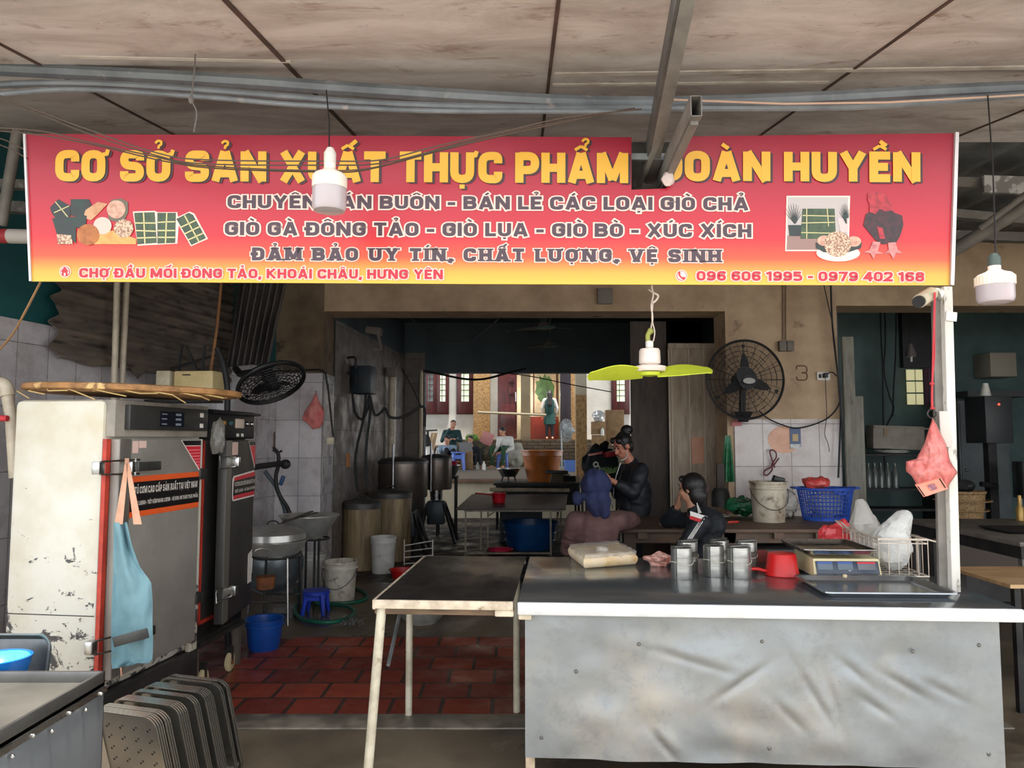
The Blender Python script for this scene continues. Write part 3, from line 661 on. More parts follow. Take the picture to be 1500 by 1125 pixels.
def panel_pt(u, v):
    x, z = .03 + 1.985 * u, .135 + .615 * v
    b = .018 * noise.noise(V((x * 2.2, 0, z * 3))) + .012 * noise.noise(V((x * 5 + z * 4, 3, z * 7 - x * 2)))
    for (cx, cz, ln_, an, am) in ((1.25, .42, .16, -60, .012), (1.33, .40, .14, -75, .010), (1.5, .38, .1, -35, .01), (1.62, .47, .12, -30, .011), (1.42, .52, .1, -40, .009), (.75, .55, .2, -15, .008), (.95, .47, .14, 35, .012), (1.8, .44, .12, -25, .01), (.62, .2, .08, -50, .014), (1.15, .33, .1, -45, .009)):
        ca, sa = cos(R(an)), sin(R(an)); dx_, dz_ = x - cx, z - cz; p_ = dx_ * ca + dz_ * sa; q_ = -dx_ * sa + dz_ * ca
        b += am * math.exp(-(p_ / ln_) ** 2 * 1.5) * (math.exp(-(q_ / .018) ** 2) - .6 * math.exp(-((q_ - .03) / .03) ** 2))
    k = min(1, 6 * min(u, 1 - u), 4 * (1 - v)); 
    return (x, .05 + b * k, z - (.012 * max(0, noise.noise(V((x * 3, 9, 0)))) if v < .01 else 0))
MB().grid(panel_pt, 220, 80, .003).build('front_panel', pan, cnt, ang=80)
mb = MB()
for x, z in ((.1, .22), (.52, .62), (1.04, .64), (1.06, .2), (1.93, .64), (1.95, .2), (1.66, .61), (.25, .5)): mb.lathe([(.009, 0), (.006, .004), (0, .005)], None, 8, Matrix.Translation((x, .045, z)) @ Matrix.Rotation(pi / 2, 4, 'X'))
mb.build('rivet', M('rivet', c(110, 108, 104), metal=.6, rough=.4), cnt)
MB().bb((.035, .1, .14), (.05, 1.2, .75)).build('side_panel', steel_d, cnt); MB().bb((2.0, .1, .14), (2.015, 1.2, .75)).build('side_panel', steel_d, cnt)
for x in (.05, 1.98):
    for y in (.09, 1.2): MB().bb((x - .02, y - .02, 0), (x + .02, y + .02, .75), .003).build('leg', M('leg_paint', c(206, 186, 158), c(160, 138, 112), rough=.6, scale=12), cnt)
MB().bb((.06, .1, .2), (1.98, 1.2, .22)).build('lower_shelf', steel_d, cnt)
rust = M('chipped_cream', c(214, 200, 176), c(170, 150, 126), rough=.55, scale=10, spots=(c(112, 78, 54), 14, .58, .68))
tb = thing('work_table', 'low work table with a dark sheet top and cream pipe legs left of the counter', 'table', (-.604, 3.335, 0), CR)
dsheet = M('worn_dark_sheet', c(64, 60, 58), c(38, 36, 36), rough=.32, metal=.6, scale=2.4, stretch=(1.5, .8, 1), detail=9, rough2=.55, spots=(c(110, 104, 100), 7, .66, .76), bump=.15)
MB().bb((0, .004, .79), (.608, 1.24, .8), .003).build('table_top', dsheet, tb)
MB().bb((-.004, -.008, .764), (.61, .006, .802), .004).build('front_rail', rust, tb)
mb = MB().bb((-.004, 0, .76), (.008, 1.24, .801)).bb((0, 1.225, .76), (.606, 1.24, .8)); mb.build('side_rail', rust, tb)
MB().bb((.0, .02, .735), (.61, .06, .765), .004).build('cross_bar', wood, tb)
MB().bb((.53, -.0, .735), (.612, .03, .764), .006).build('bracket', rust, tb)
MB().bb((.002, .02, .72), (.06, .05, .746), .006).build('bracket', rust, cnt)
for a, b, r in (((.03, .03, .765), (-.02, .0, 0), .021), ((-.01, .85, .77), (-.01, .85, 0), .019), ((.57, .95, .77), (.57, .95, 0), .019)):
    MB().tube([a, b], r, 14).build('leg', M('leg_cream', c(208, 200, 178), c(172, 162, 140), rough=.5, scale=9, spots=(c(120, 92, 66), 16, .6, .72)), tb)
MB().tube([(.05, .08, .5), (.02, .6, .75)], .009, 8).build('brace', galv, tb)
post_m = M('post_flaked', c(226, 222, 212), c(196, 190, 178), rough=.6, scale=5, spots=(c(92, 78, 64), 26, .56, .68), stretch=(1, 1, .35))
pst = thing('sign_post', 'flaking white steel post standing on the right of the counter', 'post', tuple(P(1397, 866, 3.5)))
L0, L1 = P(1397, 866, 3.5), P(1385, 421, 3.5)
MB().bar(tuple(L0 + V((0, 0, 0))), tuple(L1), .045, .04, .002).build('upright', post_m, pst, True)
MB().bar(tuple(L0 + V((-.034, .02, 0))), tuple(L1 + V((-.03, .02, 0))), .02, .05, .002).build('side_flange', M('post_grey', c(128, 122, 114), c(104, 98, 92), rough=.6, scale=6), pst, True)
MB().bar(tuple(P(1393, 470, 3.47)), tuple(P(1394, 457, 3.47)), .005, .05).build('tape', white_p, pst, True)
MB().bar(tuple(P(1386, 655, 3.46)), tuple(P(1383, 602, 3.46)), .01, .05, .004).build('label', M('clear_label', c(206, 196, 186), rough=.4), pst, True)
# ================================================================ rice steamers on the left
peel = NT('peeling_white'); v_ = peel.coord()
a_ = peel.mix(peel.ramp(peel.noise(v_, 2.2, 7, .6), .4, .7), c(216, 213, 200), c(194, 182, 154))
pm = peel.n('Math', operation='ADD'); sp = peel.n('SeparateXYZ'); peel.l(v_, sp.inputs[0])
peel.l(peel.noise(peel.coord((1, 1, 1.5)), 6.5, 9, .75, .6), pm.inputs[0]); peel.l(peel.ramp(sp.outputs['Z'], .4, 1.3, .14, -.03), pm.inputs[1])
a_ = peel.mix(peel.ramp(pm.outputs[0], .65, .665), a_, c(74, 72, 72))
a_ = peel.mix(peel.ramp(peel.noise(peel.coord((1, 1, .6), (0, 0, 0), (4, 2, 1)), 2.6, 7, .7), .55, .75), a_, c(196, 172, 120)) if False else a_
peel.set('Base Color', a_); peel.set('Roughness', .5); peel = peel.m
dstl = M('steamer_steel', c(158, 152, 143), c(132, 127, 119), rough=.45, metal=.2, scale=1.8, stretch=(1, 1, 1), detail=8, rough2=.52)
dstl2 = M('steamer_dark', c(66, 63, 61), c(48, 46, 45), rough=.4, metal=.2, scale=2, rough2=.5)
gask = M('red_gasket', c(196, 62, 42), c(160, 46, 34), rough=.5, scale=9)
orange = M('label_orange', c(228, 92, 40), rough=.4); lab_k = M('label_black', c(24, 20, 22), rough=.35); lab_w = M('label_white', c(226, 218, 208), rough=.4); lab_r = M('label_red', c(210, 44, 60), rough=.35)
RX = Matrix.Identity(4)
def latch(par, x, z, y0=-.066):
    o = MB().bb((x - .14, y0 + .02, z - .03), (x - .10, y0 + .06, z + .03), .004).build('latch', steel_b, par)
    m = MB(); m.tube([(x - .13, y0 + .02, z + .03), (x + .03, y0 - .045, z + .034), (x + .06, y0 - .045, z + .034)], .005, 6); m.tube([(x - .13, y0 + .02, z - .03), (x + .03, y0 - .045, z - .034), (x + .06, y0 - .045, z - .034)], .005, 6); m.cyl((x + .03, y0 - .045, z - .04), (x + .03, y0 - .045, z + .04), .006, n=8)
    m.build('bail', steel_b, o)
    MB().bb((x + .0, y0 - .05, z - .026), (x + .035, y0, z + .026), .004).build('catch', steel_b, o)
    MB().bb((x + .035, y0 - .06, z - .022), (x + .22, y0 - .045, z + .022), .004).build('lever', steel_d, o)
    return o
def plate(name, par, poly2, y, mat, t=.0012):
    """thin sticker on the door, given as x, z outline"""
    return MB().prism([(x, -z) for x, z in poly2], y, y + t, Matrix.Rotation(-pi / 2, 4, 'X')).build(name, mat, par, smooth=False) if False else MB()._add([(x, y, z) for x, z in poly2] + [(x, y - t, z) for x, z in poly2], [tuple(range(len(poly2))), tuple(range(len(poly2), 2 * len(poly2)))] + [(i, (i + 1) % len(poly2), len(poly2) + (i + 1) % len(poly2), len(poly2) + i) for i in range(len(poly2))]).build(name, mat, par, smooth=False)
st1 = thing('rice_steamer', 'rice steamer cabinet with a white peeling side and grey steel door', 'steamer', (-1.95, 3.59, 0), R(82.2))
MB().bb((0, 0, .3), (.86, .48, 1.69), .03).build('body', [peel], st1)
MB().bb((.02, -.045, 1.51), (.85, .03, 1.69), .005).build('header', M('header_grey', c(150, 142, 130), c(120, 112, 102), rough=.5, scale=5), st1)
cp = MB().bb((.09, -.075, 1.545), (.80, -.03, 1.668), .004).build('control_panel', M('panel_dark', c(58, 57, 55), c(46, 45, 44), rough=.4, scale=4, metal=.2), st1)
plate('display', cp, [(.33, 1.565), (.55, 1.565), (.55, 1.645), (.33, 1.645)], -.076, M('display_navy', c(14, 20, 32), rough=.2))
seg = M('led_off', c(120, 128, 140), rough=.4); m = MB()
for i, zz in enumerate((1.63, 1.605, 1.578)):
    m.bb((.345, -.0785, zz - .003), (.39, -.0775, zz + .003)); m.bb((.47, -.0785, zz - .006), (.52, -.0775, zz + .006))
m.build('readout', seg, cp)
for z in (1.635, 1.575): MB().bb((.71, -.079, z - .012), (.745, -.075, z + .012), .002).build('rocker_switch', lab_w, cp)
MB().bb((.0, -.02, .36), (.03, 0, 1.50)).bb((.79, -.02, .36), (.805, 0, 1.5)).bb((0, -.02, .36), (.8, 0, .385)).build('gasket', gask, st1)
d1 = MB().bb((.03, -.066, .37), (.745, -.02, 1.5), .006).build('door', dstl, st1)
MB().bb((.03, -.069, .38), (.115, -.066, 1.5), .001).build('edge_strip', M('door_edge', c(148, 142, 134), c(126, 120, 113), rough=.4, metal=.6, scale=3), d1)
MB().bb((.75, -.03, .3), (.83, .0, 1.5), .006).build('hinge_jamb', peel, st1)
for z in (.6, 1.3): MB().bb((.73, -.078, z - .03), (.8, -.03, z + .03), .006).build('hinge', steel_d, st1)
latch(st1, .06, 1.365); lo_ = latch(st1, .06, .545)
MB().bar(P(166, 941, 3.49), P(217, 927, 3.46), .006, .045, .002).build('lever', M('lever_grey', c(74, 74, 72), rough=.4, metal=.4), lo_, True)
MB().bb((-.002, .01, .668), (.001, .47, .672)).build('seam_line', iron, st1)
lb = plate('label_band', d1, [(.118, 1.115), (.735, 1.115), (.735, 1.315), (.118, 1.315)], -.067, orange)
lbk = plate('label_field', d1, [(.118, 1.143), (.735, 1.143), (.735, 1.287), (.118, 1.287)], -.0685, lab_k)
text_part('lettering', 'TỦ CƠM CAO CẤP SẢN XUẤT TẠI VIỆT NAM', lab_w, d1, .15, .71, 1.228, .036, -.0699, t=.17)
text_part('lettering', 'CHẤT LƯỢNG - TIẾT KIỆM NĂNG LƯỢNG - VỆ SINH AN TOÀN THỰC PHẨM', lab_w, d1, .135, .72, 1.172, .02, -.0699, t=.17)
tr = plate('corner_label', d1, [(.54, 1.495), (.742, 1.495), (.742, 1.31)], -.067, lab_w); plate('red_field', tr, [(.585, 1.46), (.738, 1.46), (.738, 1.325)], -.0685, lab_r); plate('black_field', tr, [(.55, 1.492), (.739, 1.492), (.739, 1.464), (.58, 1.464)], -.0685, lab_k)
for k in range(6): plate('line', tr, [(.7 - .02 * (5 - k) + .0, 1.44 - .017 * k), (.73, 1.44 - .017 * k), (.73, 1.435 - .017 * k), (.7 - .02 * (5 - k) + .005, 1.435 - .017 * k)], -.07, M('label_pink', c(232, 130, 140)))
for (x, z, w_, h) in ((.125, 1.43, .045, .06), (.175, 1.455, .06, .035)): plate('small_label', d1, [(x, z), (x + w_, z), (x + w_, z + h), (x, z + h)], -.0675, M('label_blush', c(224, 190, 178)))
MB().bb((.01, -.03, .06), (.84, .47, .3), .004).build('base', dstl2, st1)
for x in (.06, .78):
    for y in (.03, .42): MB().bb((x - .02, y - .02, 0), (x + .02, y + .02, .3)).build('leg', steel_d, st1)
# second steamer, door ajar
st2 = thing('rice_steamer', 'dark steel rice steamer with its door ajar, behind the white steamer', 'steamer', (-1.865, 4.53, 0), R(85.7))
MB().bb((0, 0, .3), (.62, .46, 1.5), .006).build('body', dstl2, st2)
cp = MB().bb((.0, -.05, 1.5), (.64, .46, 1.68), .01).build('control_box', black, st2)
for x, m_, r in ((.16, M('brass', c(170, 130, 70), metal=.6, rough=.4), .018), (.26, M('teal_lamp', c(60, 96, 100)), .014), (.5, steel_b, .016), (.57, steel_b, .016)):
    MB().lathe([(r, 0), (r, .012), (r * .7, .02), (0, .021)], None, 12, Matrix.Translation((x, -.05, 1.6)) @ Matrix.Rotation(pi / 2, 4, 'X')).build('control_knob', m_, cp)
MB().bb((.33, -.062, 1.57), (.45, -.05, 1.63), .004).build('meter', M('meter_face', c(206, 186, 170)), cp)
for x in (.36, .43): MB().bb((x, -.056, 1.515), (x + .025, -.05, 1.535)).build('rocker_switch', lab_w, cp)
MB().bb((-.02, -.09, 1.655), (.65, -.05, 1.672), .003).build('visor', black, cp)
MB().bb((0.0, -.012, .4), (.02, 0, 1.49)).bb((.0, -.012, .4), (.6, 0, .42)).build('gasket', gask, st2)
dm = Matrix.Translation((.6, -.02, 0)) @ Matrix.Rotation(R(7), 4, 'Z') @ Matrix.Translation((-.6, 0, 0))
d2o = MB().bb((.02, -.05, .4), (.6, 0, 1.49), .006).build('door', dstl2, st2); d2o.matrix_local = dm
MB().bb((.02, -.053, .4), (.115, -.05, 1.49)).build('edge_strip', M('door_edge2', c(134, 130, 122), rough=.4, metal=.6), d2o)
for z in (1.36, .58):
    o = MB().bb((.1, -.1, z - .03), (.14, -.05, z + .03), .004).build('latch', steel_b, d2o)
    MB().tube([(.12, -.08, z + .03), (-.06, -.04, z + .036), (-.06, -.04, z - .036), (.12, -.08, z - .03)], .005, 6).build('bail', steel_b, o)
o = plate('label_band', d2o, [(.14, 1.13), (.16, 1.115), (.598, 1.115), (.598, 1.29), (.16, 1.27), (.14, 1.25)], -.0515, lab_w); plate('red_field', o, [(.16, 1.125), (.598, 1.125), (.598, 1.28), (.17, 1.26)], -.0535, lab_r); plate('black_field', o, [(.15, 1.15), (.598, 1.15), (.598, 1.25), (.16, 1.24)], -.055, lab_k)
text_part('lettering', 'TỦ CƠM CAO CẤP SẢN XUẤT TẠI', lab_w, d2o, .17, .59, 1.205, .026, -.0563, t=.17); text_part('lettering', 'CHẤT LƯỢNG - VỆ SINH AN TOÀN', lab_w, d2o, .18, .59, 1.165, .018, -.0563, t=.17)
tr = plate('corner_label', d2o, [(.45, 1.485), (.598, 1.485), (.598, 1.3)], -.0515, lab_w); plate('red_field', tr, [(.48, 1.455), (.596, 1.455), (.596, 1.32)], -.0535, lab_r); plate('black_field', tr, [(.455, 1.483), (.596, 1.483), (.596, 1.457), (.475, 1.457)], -.0535, lab_k)
plate('small_label', d2o, [(.12, 1.4), (.23, 1.4), (.23, 1.48), (.12, 1.48)], -.0515, M('label_blush', c(224, 190, 178))); plate('paper_label', d2o, [(.5, .55), (.585, .55), (.585, .76), (.5, .74)], -.0515, lab_w)
MB().bb((0, 0, .28), (.62, .46, .4), .004).build('base', dstl2, st2); MB().bar((0, -.01, .28), (.62, -.01, .28), .03, .03).build('rail', steel_d, st2)
for x in (.02, .6):
    for y in (.02, .44): MB().bb((x - .02, y - .02, .0 if x > .5 else .0), (x + .02, y + .02, .3)).build('leg', M('leg_steel', c(120, 112, 100), metal=.4, rough=.5), st2)
for x in (.1, .46):
    o = MB().lathe([(.0, -.014), (.05, -.014), (.06, -.008), (.06, .008), (.05, .014), (0, .014)], None, 20, Matrix.Translation((x, .0, .06)) @ Matrix.Rotation(pi / 2, 4, 'X')).build('caster', M('caster_cream', c(220, 204, 160), c(196, 178, 136), rough=.5), st2)
    MB().bb((x - .01, -.02, .055), (x + .012, .02, .16)).build('fork', steel_d, o)
    MB().cyl((x, -.021, .06), (x, .021, .06), .016, n=12).build('axle_hub', M('hub_brown', c(120, 84, 52)), o)
# blue apron hung from the upper latch
apr = thing('apron', 'light blue apron hanging by beige straps from the steamer door latch', 'apron', tuple(P(190, 690, 3.56)))
apm = M('apron_cloth', c(124, 160, 168), c(104, 142, 152), rough=.85, scale=5, spots=(c(140, 142, 92), 5, .62, .78))
Lx = [(765, 167, 186), (800, 167, 194), (830, 166, 205), (852, 165, 221), (880, 164, 223), (915, 163, 223), (950, 163, 224), (968, 163, 223), (980, 164, 195)]
def apr_pt(u, v):
    py = 765 + 215 * v
    for (a, b) in zip(Lx, Lx[1:]):
        if a[0] <= py <= b[0] + .01:
            t = (py - a[0]) / (b[0] - a[0]); l, r = a[1] + (b[1] - a[1]) * t, a[2] + (b[2] - a[2]) * t; break
    px = l + (r - l) * u; fold = .5 * (1 - .5 * v)
    d = 3.535 - .014 * cos(u * 13 + v * 2) * fold - .018 * sin(u * 7 - v * 5) - .012 * noise.noise(V((u * 5, v * 9, 2)))
    return P(px, py if v < .96 else py - 6 * u, d)
MB().grid(apr_pt, 34, 44, .003).build('cloth', apm, apr, True, ang=80)
stm = M('apron_strap', c(216, 166, 138), c(196, 144, 116), rough=.8, scale=9)
for pts in ([(186, 678), (178, 720), (174, 768)], [(187, 678), (193, 720), (202, 768)]):
    MB().grid(lambda u, v, pts=pts: P(pts[0][0] + (pts[2][0] - pts[0][0]) * v + (u - .5) * (5 + 7 * v), 678 + 90 * v, 3.515 + .01 * v), 2, 8, .003).build('strap', stm, apr, True)
MB().grid(lambda u, v: P(186 + (u - .5) * 6, 672 + 8 * v, 3.515 - .0 + .05 * (1 - v)), 2, 3, .003).build('loop', stm, apr, True)
MB().tube([P(177, 978, 3.53), P(178, 990, 3.53)], .004, 6).build('tie_end', stm, apr, True)
# big woven tray and plastic bag on top of the white steamer
wv = M('bamboo_weave', c(150, 112, 72), c(104, 74, 46), rough=.7, scale=40, stretch=(1, 1, 3), spots=(c(206, 168, 112), 9, .6, .68))
wt = thing('winnowing_basket', 'large flat bamboo tray lying on top of the white steamer', 'basket', (-2.02, 4.02, 1.705))
wm = Matrix.Rotation(R(1.6), 4, 'Y') @ Matrix.Diagonal((1.15, .9, 1, 1))
MB().lathe([(0, .02), (.43, .025), (.46, .05)], None, 48, wm).build('woven_mat', wv, wt, solid=.006)
MB().tube([wm @ V((.465 * cos(a), .465 * sin(a), .05)) for a in [2 * pi * k / 48 for k in range(48)]], .017, 8, True).build('rim', M('bamboo_rim', c(176, 128, 78), c(116, 82, 50), rough=.6, scale=9, spots=(c(222, 184, 124), 8, .58, .66)), wt)
for k in range(9):
    a = R(-150 + k * 15); MB().tube([wm @ V((.45 * cos(a), .45 * sin(a), .035)), wm @ V((.50 * cos(a + .15), .5 * sin(a + .15), .02)), wm @ V((.47 * cos(a + .3), .47 * sin(a + .3), -.015 + .02 * (k % 3)))], .003, 5).build('loose_strip', M('bamboo_strip', c(190, 160, 104), rough=.6), wt)
def crumple(name, ctr, rad, mat, label, cat, seed=0, n=26, amp=.35, sq=1.0):
    mb = MB().ball((0, 0, rad[2] * sq), rad, n)
    for v in mb.bm.verts:
        q = v.co - V((0, 0, rad[2] * sq)); k = 1 + amp * noise.noise(V((q.x / rad[0], q.y / rad[1], q.z / rad[2])) * 1.5 + V((seed, 0, 0))) + amp * .5 * noise.noise(V((q.x / rad[0], q.y / rad[1], q.z / rad[2])) * 4 + V((0, seed, 0)))
        v.co = V((0, 0, rad[2] * sq)) + q * k
        if v.co.z < 0: v.co.z *= .02
    o = mb.build(name, mat, None, False, True, 25); o.location = ctr; return tag(o, label, cat)
film = M('clear_film', c(214, 212, 204), c(196, 194, 186), rough=.18, scale=6, trans=.55, alpha=.75, bump=.5, bscale=14)
crumple('plastic_bag', P(304, 640, 4.42) + V((.06, 0, -.1)), (.045, .035, .1), M('grey_film', c(150, 146, 138), rough=.2, trans=.4, alpha=.7), 'crumpled clear plastic bag hanging between the two steamers', 'bag', 3)
# ================================================================ steel cart in the near left corner
ct = thing('steel_cart', 'steel cart with a rimmed table top at the near left corner', 'cart', (-1.32, 2.5, 0))
pan_s = M('cart_panel', c(122, 126, 130), c(98, 102, 106), rough=.3, metal=.5, scale=1.6, stretch=(1, 1, .4), rough2=.42)
MB().bb((-1.0, -.62, .70), (0, 0, .715)).build('table_top', M('cart_top', c(112, 108, 101), c(90, 87, 81), rough=.36, metal=.4, scale=3), ct)
MB().bb((-1.0, -.012, .7), (0, 0, .75), .003).bb((-.012, -.62, .7), (0, 0, .75), .003).bb((-1, -.62, .7), (0, -.6, .75), .003).build('rim', M('cart_rim', c(110, 110, 108), c(84, 84, 84), rough=.35, metal=.8, scale=4), ct)
MB().bb((-.008, -.54, .03), (0, 0, .69), .002).build('side_panel', pan_s, ct); MB().bb((-1, -.008, .03), (0, 0, .69), .002).build('back_panel', pan_s, ct)
mb = MB().bar((.002, -.6, .695), (.002, 0, .695), .012, .018)
for k in range(7): mb.ball((.01, -.55 + .085 * k, .69 - .02 * (k % 2)), .006, 8)
mb.build('weld_seam', steel_b, ct)
for x in (-.03, -.95):
    for y in (-.04, -.57): MB().bb((x - .018, y - .018, 0), (x + .018, y + .018, .7)).build('leg', M('cart_leg', c(170, 150, 120), c(130, 112, 90), rough=.6), ct)
MB().bb((-1.0, .01, .555), (-.3, .3, .57)).bb((-.98, 0, .5), (-.95, .28, .555)).bb((-.35, 0, .5), (-.32, .28, .555)).build('rear_ledge', steel_d, ct)
MB().tube([(-.02, .01, .4), (.0, .006, .42), (.03, .008, .42)], .007, 6).build('hook', steel_b, ct)
def tray_mesh(w_, h, dep, holes=False):
    """deep rounded tray: opening towards -y, standing on its long edge at z = 0"""
    m = Matrix.Translation((0, 0, h / 2)) @ Matrix.Rotation(pi / 2, 4, 'X')
    mb = MB().rloft([(w_ - .05, h - .05, .03, -dep), (w_ - .035, h - .035, .04, -dep + .01), (w_ - .02, h - .02, .045, -.004), (w_ - .012, h - .012, .045, 0), (w_, h, .05, .0), (w_, h, .05, -.004), (w_ - .012, h - .012, .045, -.005), (w_ - .026, h - .026, .045, -.012), (w_ - .041, h - .041, .04, -dep + .004), (w_ - .06, h - .06, .03, -dep - .004)], m, 6, True, True)
    return mb
tray_m = M('tray_steel', c(186, 183, 176), rough=.2, metal=.9)
e = tray_mesh(.62, .24, .05).build('baking_tray', M('tray_dark', c(112, 116, 118), c(92, 96, 98), rough=.35, metal=.7), None); tag(e, 'steel tray standing upright behind the steel cart, against the white steamer', 'tray')
q_ = P(78, 920, 2.74); e.location = (q_.x - .31, 2.70, .5715); e.rotation_euler = (R(-8), 0, 0)
bw = thing('blue_bowl', 'blue plastic bowl with a turquoise inside, behind the steel cart', 'bowl', (P(0, 952, 2.6).x + .0, 2.595, .5715))
bm_ = Matrix.Translation((0, 0, .0))
MB().lathe([(0, 0), (.05, 0), (.075, .1), (.1, .195), (.094, .197), (.09, .18)], None, 28, bm_).build('outer_shell', M('bowl_blue', c(20, 100, 176), rough=.3), bw)
MB().lathe([(0, .15), (.06, .155), (.086, .18), (.09, .192)], None, 28, bm_).build('inner_lining', M('bowl_cyan', c(70, 216, 220), rough=.3), bw)
# row of steel trays leaning against each other
tray_o = tray_mesh(.33, .46, .024).build('steel_tray', tray_m, None)
un, uw = V((.30, .954, 0)), V((.954, -.30, 0))
t0, t1 = P(226, 1047, 2.93), P(338, 992, 3.4)
ks = [0, .025, .05, .075, .11, .135, .16, .27, .295, .32, .345, .37, .48, .505, .53, .62, .645, .67, .695, .72, .84, .865, .93, .955]
names = {0: 'perforated steel tray at the near end of the row of standing trays', 23: 'last steel tray at the far end of the row of standing trays'}
for i, k in enumerate(ks):
    o = tray_o if i == 0 else tray_o.copy()
    if i: C.objects.link(o)
    tr_ = t0 + (t1 - t0) * k; lean = R(17)
    top = V((tr_.x, tr_.y, .44)); o.rotation_euler = (0, 0, 0)
    # local x = width, local z = up, leaning with its top towards the street
    zx = (V((0, 0, 1)) * cos(lean) - un * sin(lean)); xx = uw; yy = zx.cross(xx)
    rot = Matrix((xx, yy, zx)).transposed().to_4x4()
    base = top - zx * .46 - xx * .165
    o.matrix_basis = Matrix.Translation((base.x, base.y, .004)) @ rot
    g = 'near' if i < 7 else 'second' if i < 12 else 'third' if i < 20 else 'far'
    tag(o, names.get(i, {'near': 'steel tray packed behind the perforated tray at the near end of the row', 'second': 'steel tray in the second bunch of the standing row, behind the first gap', 'third': 'steel tray in the third bunch of the standing row, beyond the second gap', 'far': 'steel tray in the thin far bunch of the standing row'}[g]), 'tray', 'steel trays standing in a row, %s bunch' % g)
hb = MB()
for a in range(4):
    for b in range(7): hb.lathe([(.005, 0), (0, .001)], None, 8, Matrix.Translation((-.1 + .066 * a, .0185, .08 + .05 * b)) @ Matrix.Rotation(pi / 2, 4, 'X'))
p0 = hb.build('perforation', M('hole_dark', c(16, 16, 16), rough=.8), tray_o)
# ================================================================ under the awning: pipes, rafters, lamps, wires
def wpts(l, d): return [P(x, y, d if not isinstance(d, (list, tuple)) else d[i]) for i, (x, y) in enumerate(l)]
def smooth(pts, n=6):
    """Catmull-Rom through the points"""
    q = [pts[0] * 2 - pts[1]] + list(pts) + [pts[-1] * 2 - pts[-2]]; out = []
    for i in range(1, len(q) - 2):
        for k in range(n):
            t = k / n; a, b, c_, d = q[i - 1], q[i], q[i + 1], q[i + 2]
            out.append(.5 * ((2 * b) + (c_ - a) * t + (2 * a - 5 * b + 4 * c_ - d) * t * t + (3 * b - a - 3 * c_ + d) * t ** 3))
    return out + [pts[-1]]
grey_pipe = M('grey_conduit', c(126, 132, 136), c(100, 106, 110), rough=.55, scale=4, metal=.15, spots=(c(160, 152, 146), 9, .62, .72))
o = MB(); pts = smooth(wpts([(-60, 98), (150, 108), (350, 119), (520, 131), (760, 146), (900, 151), (1050, 150), (1200, 144), (1380, 134), (1560, 126)], 3.35))
o.tube(pts, .033, 8); tag(o.build('ceiling_beam', grey_pipe, None, True), 'thick grey pipe running the full width under the awning sheets', 'pipe')
o = MB(); o.tube(smooth(wpts([(-60, 128), (60, 122), (200, 126), (400, 140), (560, 152), (760, 158), (900, 158), (1050, 158), (1250, 156), (1400, 146), (1560, 134)], 3.31)), .017, 8)
tag(o.build('conduit', grey_pipe, None, True), 'thin grey conduit tied along the underside of the thick pipe', 'pipe')
o = MB(); o.tube(smooth(wpts([(-60, 146), (20, 136), (120, 131), (300, 142), (430, 153), (620, 162), (800, 163), (960, 164)], 3.29)), .012, 8)
tag(o.build('conduit', grey_pipe, None, True), 'lowest thin grey conduit, bowed upward at the left under the thick pipe', 'pipe')
o = MB(); o.tube(wpts([(985, 146), (1150, 152), (1300, 150), (1500, 139)], 3.26), .005, 6); tag(o.build('orange_cable', M('pale_cable', c(190, 160, 140), rough=.6), None, True), 'thin pale cable along the thick pipe right of the rafters', 'cable')
# rafters through the notch of the sign
raf = M('rafter_grey', c(132, 128, 120), c(104, 98, 92), rough=.65, metal=.1, scale=4, spots=(c(120, 92, 78), 6, .6, .74))
def channel(name, a, b, label, w_, h_, open_=False):
    a, b = V(a), V(b); t = thing(name, label, 'rafter', tuple(b))
    MB().bar(a, b, w_, h_, .003).build('web', raf, t, True)
    return t
A0, A1 = P(1010, -20, 2.4), P(952, 262, 3.75)
r1 = channel('steel_rafter', A0, A1, 'long grey steel rafter running down through the notch in the sign', .05, .06)
dz = V((-.03, -.0, 0)); MB().bar(A0 + dz + V((0, 0, .03)), A1 + dz + V((0, 0, .03)), .018, .10).build('flange', M('rafter_dark', c(92, 90, 86), c(72, 70, 68), rough=.6), r1, True)
MB().bar(P(976, 175, 3.2), P(936, 270, 3.72), .02, .04).build('splice_plate', raf, r1, True)
B0, B1 = P(1020, 155, 2.9), P(968, 268, 3.7)
r2 = thing('steel_rafter', 'short grey hollow rafter with an open end beside the long rafter', 'rafter', tuple(B1))
dd = (B1 - B0).normalized(); qm = dd.to_track_quat('X', 'Z').to_matrix().to_4x4(); ln = (B1 - B0).length
mb = MB(); mid = (B0 + B1) / 2
for (oy, oz, sy, sz) in ((-.021, 0, .004, .088), (.021, 0, .004, .088), (0, .042, .046, .004), (0, -.042, .046, .004)):
    mb.box(mid + (qm.to_3x3() @ V((0, oy, oz))), (ln, sy, sz), qm)
mb.build('hollow_section', raf, r2, True)
MB().bar(mid + qm.to_3x3() @ V((.02 - ln / 2 + .02, 0, -.05)), B1 + qm.to_3x3() @ V((0, 0, -.05)), .03, .02).build('rib', raf, r2, True)
crumple('foam_wad', P(979, 273, 3.44), (.03, .02, .035), M('foam', c(206, 186, 178), rough=.7), 'pale foam wad stuck at the corner of the notch in the sign', 'foam', 5, 12)
